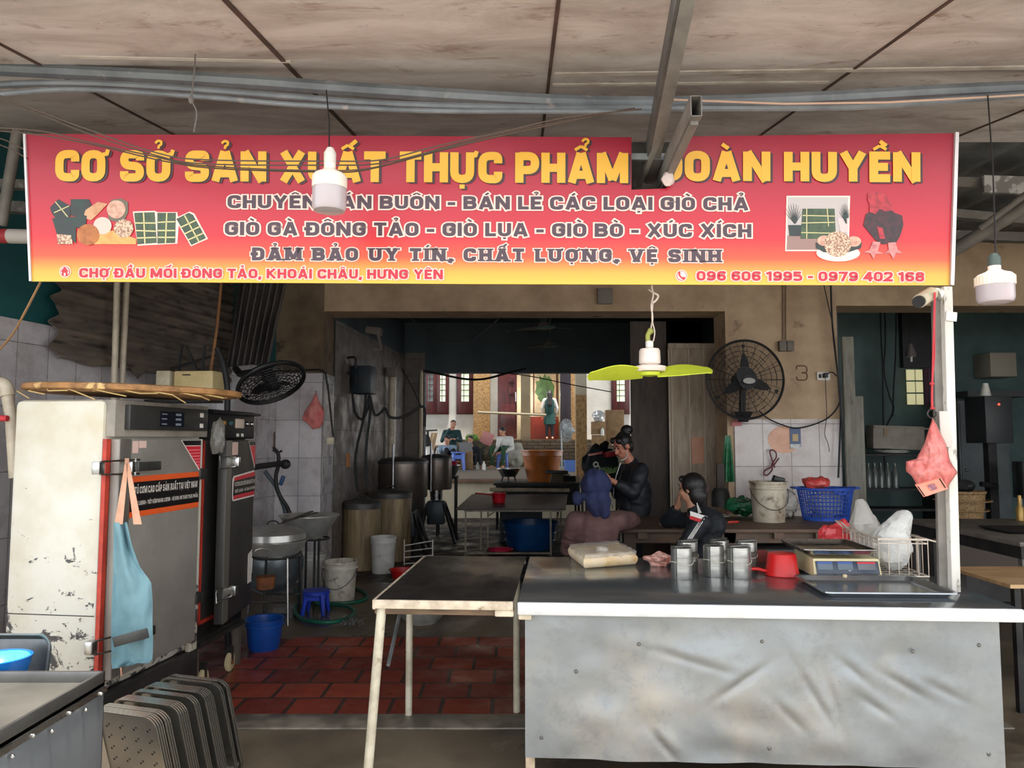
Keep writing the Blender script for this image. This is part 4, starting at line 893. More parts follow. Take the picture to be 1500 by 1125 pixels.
# bulbs
def bulb(px, py_top, py_bot, d, label, wire_top, ribs=False, socket=None):
    a, b = P(px, py_bot, d), P(px, py_top, d); h = b.z - a.z; r = .0228 * d
    t = thing('led_bulb', label, 'light bulb', tuple(a))
    MB().lathe([(0, 0), (r * .55, .002), (r * .9, .008), (r, .022), (r * 1.0, h * .45), (r * 1.02, h * .47)], None, 36).build('diffuser', M('bulb_diffuser', c(206, 194, 196), rough=.22, trans=.3), t)
    MB().lathe([(r * 1.03, h * .45), (r * 1.03, h * .66), (r * .9, h * .72), (r * .5, h * .78), (r * .38, h * .82), (r * .34, h * .83), (r * .34, h)], None, 36).build('body', M('bulb_body', c(236, 222, 206), rough=.35), t)
    if ribs:
        m = MB()
        for k in range(30):
            an = 2 * pi * k / 30; m.box((r * 1.03 * cos(an), r * 1.03 * sin(an), h * .56), (.004, .004, h * .2), (0, 0, an))
        m.build('cooling_rib', M('bulb_rib', c(226, 206, 182), rough=.4), t)
    m = MB().lathe([(r * .3, h * .9), (r * .36, h * .93), (r * .36, h * 1.12), (r * .2, h * 1.22), (0, h * 1.23)], None, 20)
    m.build('socket', socket or M('socket_white', c(206, 198, 190), rough=.4), t)
    MB().tube([b + V((0, 0, h * .2)), (b + wire_top) / 2 + V((.006, 0, .01)), wire_top], .003, 6).build('wire', rubber, t, True)
    return t
bulb(482, 234, 312, 2.95, 'big white bulb hanging in front of the sign lettering', P(478, 132, 3.31))
bulb(1459, 385, 446, 2.75, 'big white bulb with a ribbed cream collar hanging right of the sign', P(1447, 140, 3.25), True, M('socket_dark', c(64, 76, 70), rough=.5))
# wires sweeping over the sign
wire_m = M('old_wire', c(86, 72, 62), rough=.7)
for wi_, (label, pts) in enumerate((('wire sagging across the sign from upper left, topmost of the bundle', [(-20, 132), (60, 164), (130, 190), (230, 224), (300, 234), (480, 236), (560, 234), (640, 214), (740, 192), (830, 172), (940, 160)]),
                   ('wire sagging across the sign from upper left, second of the bundle', [(-20, 138), (60, 168), (130, 196), (230, 228), (300, 240), (480, 242), (560, 239), (640, 220), (740, 197), (830, 178), (930, 158)]),
                   ('wire crossing the sign from its left edge to the rafters', [(-20, 186), (60, 192), (130, 208), (220, 228), (300, 243), (480, 250), (560, 243), (650, 216), (740, 194), (830, 176), (900, 164)]),
                   ('wire hanging lowest across the top line of the sign', [(-20, 190), (60, 198), (150, 215), (240, 236), (320, 247), (480, 252), (540, 248), (640, 222), (730, 200), (860, 172)]))):
    tag(MB().tube(smooth(wpts(pts, 3.19 + .02 * wi_)), .0032, 6).build('overhead_wire', wire_m, None, True), label, 'wire')
tag(MB().tube(smooth(wpts([(291, -10), (288, 50), (284, 110), (281, 145), (288, 165), (284, 194)], 3.2)), .0035, 6).ball(P(280, 146, 3.2), (.012, .01, .02), 8).build('hanging_string', M('grey_string', c(110, 104, 100), rough=.8), None, True), 'knotted grey string hanging from the ceiling above the sign lettering', 'string')
for label, pts in (('thin wire tying the left edge of the sign, upper of two', [(-20, 196), (10, 206), (38, 220)]), ('thin wire tying the left edge of the sign, lower of two', [(-20, 204), (15, 218), (40, 232)])):
    tag(MB().tube(wpts(pts, 3.46), .003, 6).build('tie_wire', wire_m, None, True), label, 'wire')
tag(MB().tube(smooth(wpts([(60, 412), (34, 462), (18, 490), (-4, 516)], [3.6, 3.7, 3.8, 3.9])), .006, 6).build('bamboo_rod', M('rod_tan', c(146, 112, 74), rough=.7), None, True), 'thin tan cord slanting down from the left corner of the sign', 'cord')
# roof timbers seen beyond the sign on both sides
rt = M('old_rafter_pipe', c(122, 116, 108), c(88, 84, 80), rough=.7, metal=.1, scale=3, spots=(c(150, 146, 140), 8, .6, .72))
for label, a, b, r in (('thick slanting roof pipe beyond the right end of the sign', (1388, 372, 5.6), (1560, 268, 5.0), .05), ('thin pale brace crossing the slanting roof pipe on the right', (1436, 334, 5.2), (1520, 272, 4.9), .022)):
    tag(MB().cyl(P(*a), P(*b), r, n=12).build('roof_pipe', rt, None, True), label, 'pipe')
for label, a, b, s_ in (('upper of the three level roof purlins right of the sign', (1380, 268, 5.2), (1600, 274, 5.2), .07), ('middle of the three level roof purlins right of the sign', (1380, 312, 6.2), (1620, 334, 6.2), .07), ('lowest of the three level roof purlins right of the sign', (1380, 345, 7.3), (1620, 352, 7.3), .09)):
    tag(MB().bar(P(*a), P(*b), s_, s_).build('roof_purlin', rt, None, True), label, 'purlin')
MB_ = MB().bar(P(1440, 270, 5.1), P(1620, 276, 5.1), .03, .12); tag(MB_.build('flaked_board', M('flaked_board', c(176, 174, 168), c(120, 116, 110), rough=.8, scale=9, th=(.48, .54)), None, True), 'flaking pale board nailed on the upper purlin right of the sign', 'board')
for label, a, b, r in (('leaning roof pole left of the sign', (26, 190, 3.9), (2, 330, 4.0), .028),):
    tag(MB().cyl(P(*a), P(*b), r, n=10).build('roof_pole', rt, None, True), label, 'pole')
for label, a, b, s_ in (('upper of the two level bars left of the sign', (-60, 268, 4.2), (60, 272, 4.1), .05), ('lower of the two level bars left of the sign', (-60, 300, 4.2), (60, 306, 4.1), .06)):
    tag(MB().bar(P(*a), P(*b), s_, s_).build('roof_bar', rt, None, True), label, 'bar')
fp = thing('flag_pole', 'red and white striped level pole left of the sign', 'pole', tuple(P(20, 346, 4.0)))
MB().cyl(P(-40, 345, 4.0), P(14, 346, 4.0), .04, n=12).build('red_section', M('pole_red', c(150, 40, 44), rough=.6), fp, True); MB().cyl(P(14, 346, 4.0), P(60, 347, 4.0), .04, n=12).build('white_section', M('pole_white', c(176, 168, 160), rough=.6), fp, True)
# small fly fan hung over the counter
ff = thing('fly_fan', 'small white hanging fan with two yellow green blades above the counter', 'fan', tuple(P(952, 556, 3.62)))
o0 = P(952, 549, 3.62)
def lz(py): return P(952, py, 3.62).z - o0.z
fm = Matrix.Translation(o0)
MB().lathe([(0, lz(544)), (.052, lz(543)), (.055, lz(530)), (.04, lz(526)), (.026, lz(523)), (.052, lz(521)), (.054, lz(514)), (.05, lz(488) - .06), (.045, lz(510) + .01), (.012, lz(508)), (0, lz(507))], None, 28, fm).build('motor', M('fan_white', c(232, 216, 204), rough=.35), ff, True) if False else None
MB().lathe([(0, lz(545)), (.075 * .95, lz(544)), (.077, lz(541)), (.077, lz(537)), (.045, lz(534.5)), (.04, lz(533))], None, 28, fm).build('hub_plate', M('fan_white', c(232, 216, 204), c(212, 196, 182), rough=.35), ff, True)
MB().lathe([(.03, lz(534)), (.05, lz(533)), (.052, lz(530)), (.05, lz(514)), (.044, lz(511)), (.014, lz(510)), (.012, lz(503)), (0, lz(502.5))], None, 28, fm).build('motor', M('fan_white', c(232, 216, 204)), ff, True)
MB().lathe([(.012, lz(510)), (.019, lz(509)), (.019, lz(500)), (.006, lz(499))], None, 12, fm).build('collar', white_p, ff, True)
bl_m = M('blade_lime', c(206, 218, 62), c(188, 200, 54), rough=.4)
for sgn in (1, -1):
    def bp(u, v, sgn=sgn):
        r_ = .03 + .275 * u; cw = (.042 + .03 * sin(min(1, u * 1.15) * pi)) * (1 if u < .92 else sqrt(max(0, 1 - ((u - .92) / .08) ** 2)))
        a = (v - .5) * 2 * cw
        return o0 + V((sgn * r_, sgn * a * .9, lz(547) + a * .42 + .016 * u * (1 if sgn > 0 else -1) + .012 * sin(u * pi)))
    MB().grid(bp, 24, 6, .004).build('blade', bl_m, ff, True, ang=80)
MB().lathe([(0, lz(552)), (.045, lz(550)), (.05, lz(545))], None, 20, fm).build('blade_hub', bl_m, ff, True)
MB().tube(smooth(wpts([(950, 503), (949, 492), (953, 484)], 3.62)), .012, 8).ball(P(953, 485, 3.62), (.016, .014, .016), 10).build('green_hook', M('hook_olive', c(150, 150, 70), rough=.5), ff, True)
MB().tube(smooth(wpts([(953, 484), (956, 466), (954, 448), (957, 432), (955, 421), (956, 412)], [3.62, 3.6, 3.6, 3.58, 3.54, 3.535])), .004, 6).tube(smooth(wpts([(957, 500), (959, 486), (955, 466), (957, 440)], 3.6)), .003, 6).tube(smooth(wpts([(950, 424), (956, 428), (964, 433), (961, 440), (956, 444)], 3.58)), .005, 6).build('hanging_cord', M('cord_white', c(196, 180, 164), rough=.7), ff, True)
# camera on the post, red cord with hook and bag
cc = thing('security_camera', 'small cream tube camera fixed beside the top of the post', 'camera', tuple(P(1352, 437, 3.46)))
MB().cyl(P(1364, 430, 3.5), P(1347, 441, 3.4), .031, n=24).build('housing', cream, cc, True)
MB().cyl(P(1347.5, 440.6, 3.405), P(1345, 442.4, 3.39), .027, n=24).build('lens', black, cc, True)
MB().tube(smooth(wpts([(1362, 432), (1366, 426), (1374, 425), (1380, 430)], 3.5)), .011, 8).cyl(P(1374, 432, 3.5), P(1384, 428, 3.5), .022, n=16).build('bracket', white_p, cc, True)
cord = M('red_cord', c(196, 60, 66), rough=.7)
rc = thing('red_string', 'doubled red string hanging from the camera bracket beside the post', 'string', tuple(P(1365, 600, 3.42)))
MB().tube(smooth(wpts([(1369, 428), (1368, 470), (1367, 510), (1366, 545), (1365, 575), (1365, 598)], 3.42)), .004, 6).tube(smooth(wpts([(1370, 428), (1369, 480), (1369, 520), (1366, 560), (1366, 598)], 3.43)), .0035, 6).build('strand', cord, rc, True)
MB().ball(P(1365, 562, 3.42), (.011, .011, .008), 8).ball(P(1366, 598, 3.42), (.012, .01, .006), 8).build('knot', cord, rc, True)
hk = [P(1365 + 6.5 * cos(a), 606 - 6.5 * sin(a), 3.42) for a in [R(90 + 300 * k / 16) for k in range(17)]]
tag(MB().tube(hk, .004, 8).build('wire_hook', M('dark_hook', c(60, 56, 52), metal=.7, rough=.4), None, True), 'curved dark wire hook at the end of the red string', 'hook')
pinkf = M('pink_film', c(246, 158, 150), c(232, 96, 92), rough=.25, scale=7, trans=.2, alpha=.74, bump=.6, bscale=16, bdist=.02)
rb = thing('red_bag', 'translucent red carrier bag with a packet inside, hanging beside the post', 'bag', tuple(P(1366, 726, 3.4)))
def sheet_poly(name, mat, par, pts, d, bul=.03, seed=0, n=14):
    """closed pouch over an outline given in picture pixels at depth d, swelling towards the middle"""
    cx = sum(p[0] for p in pts) / len(pts); cy = sum(p[1] for p in pts) / len(pts); m = len(pts); out = []
    for i in range(m):
        for k in range(4):
            t = k / 4; a, b = pts[i], pts[(i + 1) % m]; out.append((a[0] + (b[0] - a[0]) * t, a[1] + (b[1] - a[1]) * t))
    m = len(out); mb = MB(); b = mb.bm; rings = {}
    for side in (-1, 1):
        prev = None
        for j in range(n + 1):
            f = 1 - j / n; ring = []
            for i, (x, y) in enumerate(out):
                px, py = cx + (x - cx) * f, cy + (y - cy) * f
                hgt = bul * sqrt(max(0, 1 - f * f)) * (1 + .55 * noise.noise(V((px * .05, py * .05, seed + side))) + .5 * noise.noise(V((px * .16, py * .12, seed + side * 2))))
                ring.append(b.verts.new(P(px, py, d + side * hgt)))
            if prev:
                for i in range(m): 
                    try: b.faces.new([prev[i], prev[(i + 1) % m], ring[(i + 1) % m], ring[i]])
                    except ValueError: pass
            prev = ring
    bmesh.ops.remove_doubles(b, verts=list(b.verts), dist=.0004)
    return mb.build(name, mat, par, True, True, 50)
sheet_poly('film_body', pinkf, rb, [(1366, 612), (1372, 622), (1386, 650), (1392, 676), (1403, 692), (1392, 708), (1388, 716), (1358, 727), (1346, 716), (1336, 698), (1327, 690), (1327, 676), (1334, 674), (1342, 672), (1354, 650), (1358, 636)], 3.40, .05, 2)
pk = thing('paper_packet', 'pink printed packet inside the red bag by the post', 'packet', tuple(P(1368, 716, 3.345)))
q4 = [P(1341, 711, 3.37), P(1379, 700, 3.33), P(1389, 716, 3.34), P(1353, 728, 3.37)]
def quad_box(name, q, th, mat, par):
    n_ = (q[1] - q[0]).cross(q[3] - q[0]).normalized() * th
    return MB()._add([*q, *[p + n_ for p in q]], [(0, 1, 2, 3), (4, 5, 6, 7), (0, 1, 5, 4), (1, 2, 6, 5), (2, 3, 7, 6), (3, 0, 4, 7)]).build(name, mat, par, True, False)
def lerp4(q, u, v): return (q[0] * (1 - u) + q[1] * u) * (1 - v) + (q[3] * (1 - u) + q[2] * u) * v
quad_box('carton', q4, .02, M('packet_pink', c(240, 148, 126), rough=.5), pk)
nn = (q4[1] - q4[0]).cross(q4[3] - q4[0]).normalized()
for (u0, u1, v0, v1, m_) in ((.03, .08, .1, .95, lab_k), (.9, .95, .0, .85, lab_k), (.38, .66, .25, .72, M('print_violet', c(130, 90, 110), c(200, 130, 120), scale=60))):
    quad_box('print', [lerp4(q4, u, v) - nn * .003 for u, v in ((u0, v0), (u1, v0), (u1, v1), (u0, v1))], .002, m_, pk)
# ================================================================ left wall and the corner behind the steamers
WA = atan2(LX(8) - LX(3), 5)  # wall direction: x grows with depth
def WL(px, py, off=0.0):
    """point on the left wall (off metres in front of it) seen at a pixel"""
    a = P(px, py, 1) - V((0, 0, H)); o = V((0, 0, H)); n_ = V((1, -.165, 0)).normalized(); p0 = V((LX(4), 4, 0)) + n_ * off
    t = (p0 - o).dot(n_) / a.dot(n_); return o + a * t
n_w = V((1, -.165, 0)).normalized(); t_w = V((.165, 1, 0)).normalized()
# horizontal-ribbed tin sheet over the tiles
ct_ = WL(78, 505, .06); c2_ = WL(338, 518, .06); Ls = (c2_ - ct_).length
def tin_pt(u, v):
    z = 2.02 + .95 * v + (.03 * noise.noise(V((u * 9, 0, 0))) if v < .02 else 0)
    e = .04 * sin(v * 40 + 1) * (1 if u < .01 else 0)
    return V((ct_.x, ct_.y, 0)) + t_w * (u * Ls + e) + V((0, 0, z)) + n_w * (.012 * sin(v * 2 * pi * 11) + .03 * u * (1 - v) * noise.noise(V((u * 4, v * 3, 1))))
tag(MB().grid(tin_pt, 30, 130, .003).build('tin_sheet', sooty if False else tin_d, None, True, ang=80), 'sooty tin sheet with level ribs fixed on the left wall above the tiles', 'tin sheet')
def rib_pt(u, v):
    x = 335 + 82 * u - 2 * (1 - v) * 0; px = (332 + 62 * u) * (1 - v) + (352 + 68 * u) * v; py = 538 + (412 - 538) * v - (0 if v > .5 else 6 * u)
    return P(px, py, 6.6 + .35 * u + .022 * sin(u * 2 * pi * 7))
tag(MB().grid(rib_pt, 100, 4, .003).build('corrugated_panel', M('corrugated_dark', c(84, 78, 74), c(56, 52, 52), rough=.55, metal=.3, scale=3, stretch=(4, 4, .6)), None, True, ang=80), 'dark corrugated panel with upright ribs leaning above the fan in the corner', 'panel')
for label, pts in (('left one of two beige plastic pipes running down the left wall', [(171, 405), (170, 470), (168, 568)]), ('right one of two beige plastic pipes, slightly slanted, on the left wall', [(187, 405), (183, 470), (177, 570)])):
    q = [WL(x, y, .16) for x, y in pts]; q[0].z = 2.95; q[-1].z = 1.4
    t = MB().tube(q, .021, 12); tag(t.build('wall_pipe', pvc, None, True), label, 'pipe')
t = thing('elbow_pipe', 'cream plastic pipe with an elbow at the left edge beside the white steamer', 'pipe', tuple(P(14, 700, 3.9)))
MB().tube(wpts([(-30, 566), (-6, 564)], 3.9), .028, 14).build('pipe', pvc, t, True)
MB().tube(smooth(wpts([(-8, 564), (2, 562), (8, 568), (11, 580)], 3.9)), .036, 14).build('elbow', pvc, t, True); MB().tube(wpts([(10, 576), (16, 610), (22, 700)], 3.9), .028, 14).build('pipe', pvc, t, True)
tag(MB().cyl(P(-10, 612, 3.85), P(11, 613, 3.85), .016, n=10).build('pole_end', M('pole_end_red', c(196, 50, 60), rough=.5), None, True), 'short red bar end at the left edge beside the white steamer', 'bar')
# beige electric box on a shelf, dark pipe, bamboo pole, cable bundle
eb = thing('electric_box', 'beige steel box with a side compartment on the left wall above the steamers', 'box', tuple(WL(290, 582, .1)))
b0 = P(262, 582, 5.6)
MB().box(P(293, 563, 5.7), (.31, .2, .19), (0, 0, R(-6)), .01).build('case', M('box_beige', c(222, 200, 146), c(204, 180, 124), rough=.5, scale=6, spots=(c(150, 128, 90), 20, .64, .74)), eb, True)
MB().box(P(249, 560, 5.72), (.11, .2, .16), (0, 0, R(-6)), .008).build('side_case', cream, eb, True); MB().box(P(270, 588, 5.72), (.5, .24, .02), (0, 0, R(-6))).build('bracket_shelf', iron, eb, True)
MB().box(P(273, 549, 5.59), (.06, .004, .008)).build('print', iron, eb, True)
tag(MB().tube(wpts([(325, 405), (318, 480), (308, 548)], 5.9), .012, 8).build('bamboo_pole', M('bamboo', c(150, 104, 62), c(120, 80, 48), rough=.6, scale=6), None, True), 'thin bamboo pole standing on the beige electric box', 'pole')
tag(MB().tube(smooth(wpts([(318, 510), (326, 530), (332, 560), (333, 590), (331, 700), (334, 950)], 5.4)), .022, 8).build('flex_duct', rubber, None, True), 'thick black flexible pipe beside the beige electric box', 'pipe')
m = MB()
for a, b in (((266, 508), (262, 545)), ((272, 506), (290, 545)), ((250, 540), (318, 520)), ((300, 505), (296, 545))): m.cyl(P(*a, 5.9), P(*b, 5.92), .012, n=6)
tag(m.build('iron_bracket', iron, None, True), 'dark iron strut frame on the left wall above the beige box', 'bracket')
# wall fan turned sideways
wf = thing('wall_fan', 'black caged wall fan turned almost edge on above the second steamer', 'fan', tuple(P(392, 590, 5.9)))
wc = P(397, 560, 5.9); wdir = V((.44, -.36, -.82)).normalized()
fm2 = Matrix.Translation(wc) @ wdir.to_track_quat('Z', 'Y').to_matrix().to_4x4()
def fan_cage(M4, R_, dep, rings, spokes, r=.003):
    m = MB()
    for k in range(rings):
        rr2 = R_ * (k + 1) / rings; z = dep * sqrt(max(0, 1 - (rr2 / R_) ** 2 * .95))
        m.tube([M4 @ V((rr2 * cos(2 * pi * j / 40), rr2 * sin(2 * pi * j / 40), z)) for j in range(40)], r, 4, True)
    for k in range(spokes):
        a = 2 * pi * k / spokes; m.tube([M4 @ V((R_ * t * cos(a), R_ * t * sin(a), dep * sqrt(max(0, 1 - t * t * .95)))) for t in (.12, .4, .7, .9, 1)], r, 4)
    return m
def fan_blade(M4, R_, a, tw, wd):
    m = MB()
    def bp(u, v):
        rr2 = .05 + (R_ - .05) * u; w2 = wd * (sin(min(1, u * 1.25 + .1) * pi) ** .6 if u < .9 else .5) * (1 - .35 * u)
        q = (v - .5) * w2; return M4 @ (Matrix.Rotation(a, 4, 'Z') @ V((rr2, q, q * tw)))
    return m.grid(bp, 14, 5, .004)
fan_cage(fm2, .26, .07, 12, 24).build('front_guard', black, wf, True); fan_cage(fm2, .26, -.06, 9, 24).build('rear_guard', black, wf, True)
MB().tube([fm2 @ V((.26 * cos(2 * pi * j / 40), .26 * sin(2 * pi * j / 40), .01)) for j in range(40)], .018, 8, True).build('guard_rim', black, wf, True)
for k in range(3): fan_blade(fm2, .23, 2 * pi * k / 3, .35, .09).build('blade', black, wf, True)
MB().cyl(fm2 @ V((0, 0, .05)), fm2 @ V((0, 0, -.16)), .06, .05).build('motor', black, wf, True)
MB().tube([fm2 @ V((0, 0, -.12)), P(352, 548, 6.3), P(345, 540, 6.6)], .03, 8).build('mount_arm', iron, wf, True)
# things on the tiled pier
pb = thing('pink_bag', 'pink plastic bag hanging from a nail on the white tiled pier', 'bag', tuple(P(458, 628, 7.9)))
sheet_poly('film_body', pinkf, pb, [(463, 573), (467, 588), (475, 602), (474, 618), (468, 627), (458, 629), (452, 622), (442, 614), (446, 603), (455, 590)], 7.91, .045, 4)
MB().cyl(P(463, 573, 7.985), P(463, 573, 7.93), .006, n=8).build('nail', iron, pb, True)
for label, px, py in (('switch box with dark knobs, left of the two on the brown plate on the pier', 378, 645),): pass
sbx = thing('socket_board', 'brown board with two worn sockets on the tiled pier beside the second steamer', 'socket', tuple(P(388, 658, 7.9)))
MB().box(P(387, 645, 7.96), (.22, .03, .18)).build('backboard', M('board_brown', c(116, 88, 78), c(92, 70, 62), rough=.6), sbx, True)
for px in (378, 393): MB().box(P(px, 645, 7.93), (.07, .05, .11), None, .012).build('socket', iron, sbx, True)
MB().tube(smooth(wpts([(385, 657), (386, 666), (390, 672), (384, 664), (391, 661)], 7.93)), .006, 6).build('loose_wire', rubber, sbx, True)
tag(MB().box(P(484, 646, 7.96), (.07, .05, .07), None, .006).build('wall_socket', cream, None, True), 'small cream socket box on the edge of the tiled pier', 'socket')
tag(MB().tube(smooth(wpts([(395, 544), (440, 543), (472, 543), (479, 560), (484, 600), (488, 640)], 7.95)), .011, 6).build('pier_cable', rubber, None, True), 'black cable along the top of the tiled pier and down its edge', 'cable')
hs = thing('hose_rack', 'dark grey pipe stand with a hose hanging along the tiled pier', 'pipe stand', tuple(P(410, 752, 7.4)))
MB().tube(wpts([(356, 690), (380, 683), (412, 679)], [6.9, 7.2, 7.5]), .028, 8).build('cross_pipe', iron, hs, True); MB().tube(wpts([(388, 690), (404, 712), (416, 742), (428, 790)], 7.6), .022, 8).build('brace_pipe', M('blue_grey', c(74, 88, 96), rough=.5), hs, True)
MB().tube(smooth(wpts([(401, 658), (407, 664), (408, 680), (404, 700), (408, 722), (420, 742), (427, 758)], 7.5)), .02, 8).build('hose', iron, hs, True)
MB().ball(P(418, 680, 7.55), (.055, .04, .05), 10).build('valve', iron, hs, True); MB().tube(wpts([(400, 655), (407, 664), (413, 660)], 7.5), .012, 6).build('tap_handle', iron, hs, True); MB().box(P(413, 704, 7.55), (.04, .03, .1), (0, R(20), 0), .01).build('spray_head', M('dusty_blue', c(40, 74, 116), rough=.5), hs, True)
# gas stand with basins
GB = P(402, 904, 6.35)
gs = thing('gas_stand', 'tall steel ring stand with thin round legs beside the second steamer', 'stand', (GB.x, GB.y, 0))
for dx, dy in ((-.16, -.14), (.15, -.16), (-.14, .18), (.17, .16)): MB().tube([(dx * 1.08, dy * 1.08, 0), (dx * .95, dy * .95, .53)], .011, 8).build('leg', steel_b if dy < 0 else iron, gs)
MB().tube([(.19 * cos(2 * pi * k / 32), .19 * sin(2 * pi * k / 32), .53) for k in range(32)], .012, 6, True).build('top_ring', steel_d, gs)
MB().tube([(-.16, -.145, .18), (.155, -.165, .18)], .008, 6).tube([(-.145, .18, .18), (.175, .165, .18)], .008, 6).build('stretcher', steel_d, gs)
def basin(name, label, loc, R0, R1, h, mat, cat='basin', tilt=None, lip=.012, group=None, parts=None):
    t = thing(name, label, cat, loc); m4 = tilt or Matrix.Identity(4)
    MB().lathe([(0, 0), (R0, 0), (R0 + (R1 - R0) * .35, h * .25), (R1 - .004, h), (R1 + lip, h + .003), (R1 + lip, h - .004), (R1, h - .005), (R0 + (R1 - R0) * .35 + .004, h * .25 - .004), (R0 + .002, -.003), (0, -.003)], None, 36, m4).build('shell', mat, t)
    return t
bas_m = M('basin_steel', c(196, 194, 188), c(160, 158, 152), rough=.28, metal=.5, scale=5)
t = basin('steel_basin', 'wide shallow steel basin on the ring stand beside the second steamer', (GB.x - .02, GB.y, .552), .2, .27, .11, bas_m)
MB().tube([(.06 * cos(a) + .0, -.27, .055 + .02 * sin(a)) for a in [pi * k / 10 for k in range(11)]], .006, 6).build('handle', steel_b, t)
t = thing('steel_cover', 'domed steel lid lying on the shallow basin', 'lid', (GB.x - .03, GB.y + .0, .668))
MB().lathe([(.275, 0), (.268, .05), (.2, .09), (.08, .115), (0, .12)], None, 36).build('dome', bas_m, t); MB().tube([(.05 * cos(a), 0, .118 + .03 * sin(a)) for a in [pi * k / 10 for k in range(11)]], .007, 6).build('handle', iron, t)
tag(MB().bar(tuple(P(412, 767, 6.3)), tuple(P(457, 749, 6.85)), .03, .012, .003).build('wooden_paddle', M('dark_paddle', c(70, 60, 54), rough=.6), None, True), 'dark wooden paddle lying across the basins, nearest one', 'paddle')
tag(MB().bar(tuple(P(416, 764, 6.42)), tuple(P(464, 751, 6.95)), .026, .012, .003).build('wooden_paddle', M('dark_paddle', c(70, 60, 54)), None, True), 'dark wooden paddle lying across the basins, farther one', 'paddle')
st_ = thing('basin_rack', 'thin dark stand holding the second steel basin by the tiled pier', 'stand', (P(459, 868, 6.9).x, 6.9, 0))
for dx, dy in ((-.1, -.1), (.03, -.1), (-.1, .1), (.03, .04)): MB().tube([(dx, dy, 0), (dx * 1.0, dy, .6)], .011, 6).build('leg', iron, st_)
MB().tube([(.13 * cos(2 * pi * k / 24), .13 * sin(2 * pi * k / 24), .6) for k in range(24)], .01, 6, True).build('ring', iron, st_)
basin('steel_basin', 'deeper steel basin with a wide lip by the white tiled pier', (P(452, 800, 6.9).x, 6.9, .61), .12, .26, .2, bas_m)
basin('steel_wok', 'big grey wok tilted on the floor under the ring stand', (P(403, 860, 7.0).x, 7.0, .08), .12, .26, .15, M('wok_steel', c(120, 126, 128), c(90, 96, 100), rough=.35, metal=.7, scale=4), 'wok', Matrix.Translation((0, .08, .2)) @ Matrix.Rotation(R(62), 4, 'X'))
t = thing('gas_burner', 'rusty burner with a black iron head under the ring stand', 'burner', (GB.x - .08, GB.y, .0))
MB().cyl((0, 0, .26), (0, 0, .36), .07, .08).build('burner_head', M('rust_brown', c(150, 88, 50), c(100, 62, 42), rough=.8, scale=12), t); MB().tube([(0, 0, .26), (.0, -.02, .1), (.05, -.04, .02)], .012, 8).build('gas_pipe', iron, t); MB().box((.02, 0, .02), (.26, .2, .03)).build('foot', iron, t)
# buckets, stool, tub, hose, brush
def bucket(label, loc, r, h, mat, handle=True, group=None, swing=-25, lid=False, tape=.84, name='paint_bucket'):
    t = thing(name, label, 'bucket', loc)
    MB().lathe([(0, .004), (r * .82, .004), (r * .84, 0), (r * tape, .01), (r * .96, h * .8), (r * 1.0, h * .82), (r * 1.0, h * .86), (r * .97, h * .87), (r * .97, h * .93), (r * 1.02, h * .95), (r * 1.02, h), (r * .95, h), (r * .93, h * .8), (r * .8, .02), (0, .02)], None, 36).build('body', mat, t)
    if handle:
        m4 = Matrix.Translation((0, 0, h * .84)) @ Matrix.Rotation(R(swing), 4, 'X')
        MB().tube([m4 @ V((r * 1.04 * cos(a), -r * .0, -r * 1.15 * sin(a))) + V((0, -r * 1.06 * sin(a), 0)) for a in [pi * k / 16 for k in range(17)]], .004, 6).build('bail_handle', M('bail_wire', c(96, 92, 88), metal=.5, rough=.5), t)
        for s_ in (-1, 1): MB().cyl((s_ * r * .96, 0, h * .84), (s_ * r * 1.06, 0, h * .84), .014, n=10).build('handle_lug', mat, t)
    return t
wbk = M('bucket_white', c(214, 212, 206), c(188, 184, 176), rough=.5, scale=5, spots=(c(120, 108, 96), 10, .62, .74))
dbk = M('bucket_grimy', c(206, 200, 186), c(168, 158, 140), rough=.6, scale=6, spots=(c(112, 92, 72), 9, .56, .7))
bucket('white plastic bucket with its wire handle down beside the blue stool', (P(498, 876, 7.1).x, 7.1, 0), .155, .37, dbk)
bucket('white plastic bucket behind the blue stool, against the tiled pier', (P(455, 860, 7.6).x, 7.6, 0), .14, .36, wbk, False)
bucket('white plastic bucket in front of the boiling drums', (P(561, 834, 8.6).x, 8.6, 0), .145, .40, wbk, False)
bs = thing('plastic_stool', 'low blue plastic stool on the floor beside the white bucket', 'stool', (P(462, 890, 6.6).x, 6.6, 0))
def stool(t, w_, h, mat, rnd_=True):
    if rnd_: MB().lathe([(0, h), (w_ * .5, h), (w_ * .54, h - .008), (w_ * .54, h - .03), (w_ * .5, h - .034), (w_ * .46, h - .014), (0, h - .012)], None, 28).build('seat', mat, t)
    else: MB().rloft([(w_ * .9, w_ * .9, .03, h - .035), (w_, w_, .03, h - .03), (w_, w_, .03, h - .004), (w_ * .96, w_ * .96, .03, h)], None, 4, True, True).build('seat', mat, t)
    for sx_ in (-1, 1):
        for sy_ in (-1, 1):
            MB().tube([(sx_ * w_ * .3, sy_ * w_ * .3, h - .02), (sx_ * w_ * .40, sy_ * w_ * .40, .0)], [w_ * .12, w_ * .075], 4).build('leg', mat, t)
    m = MB()
    for a in range(4):
        q = Matrix.Rotation(a * pi / 2, 4, 'Z'); m.bar(q @ V((-w_ * .33, -w_ * .33, h * .72)), q @ V((w_ * .33, -w_ * .33, h * .72)), .008, h * .22)
    m.build('apron_rail', mat, t)
stool(bs, .225, .2, M('stool_blue', c(34, 62, 176), c(26, 50, 150), rough=.4))
tb2 = basin('blue_tub', 'blue plastic tub on the red floor tiles beside the second steamer', (P(390, 948, 5.55).x, 5.5, 0), .098, .13, .215, blue_p, 'tub'); MB().lathe([(.128, .17), (.138, .172), (.138, .182), (.13, .184)], None, 36).build('rib', blue_p, tb2)
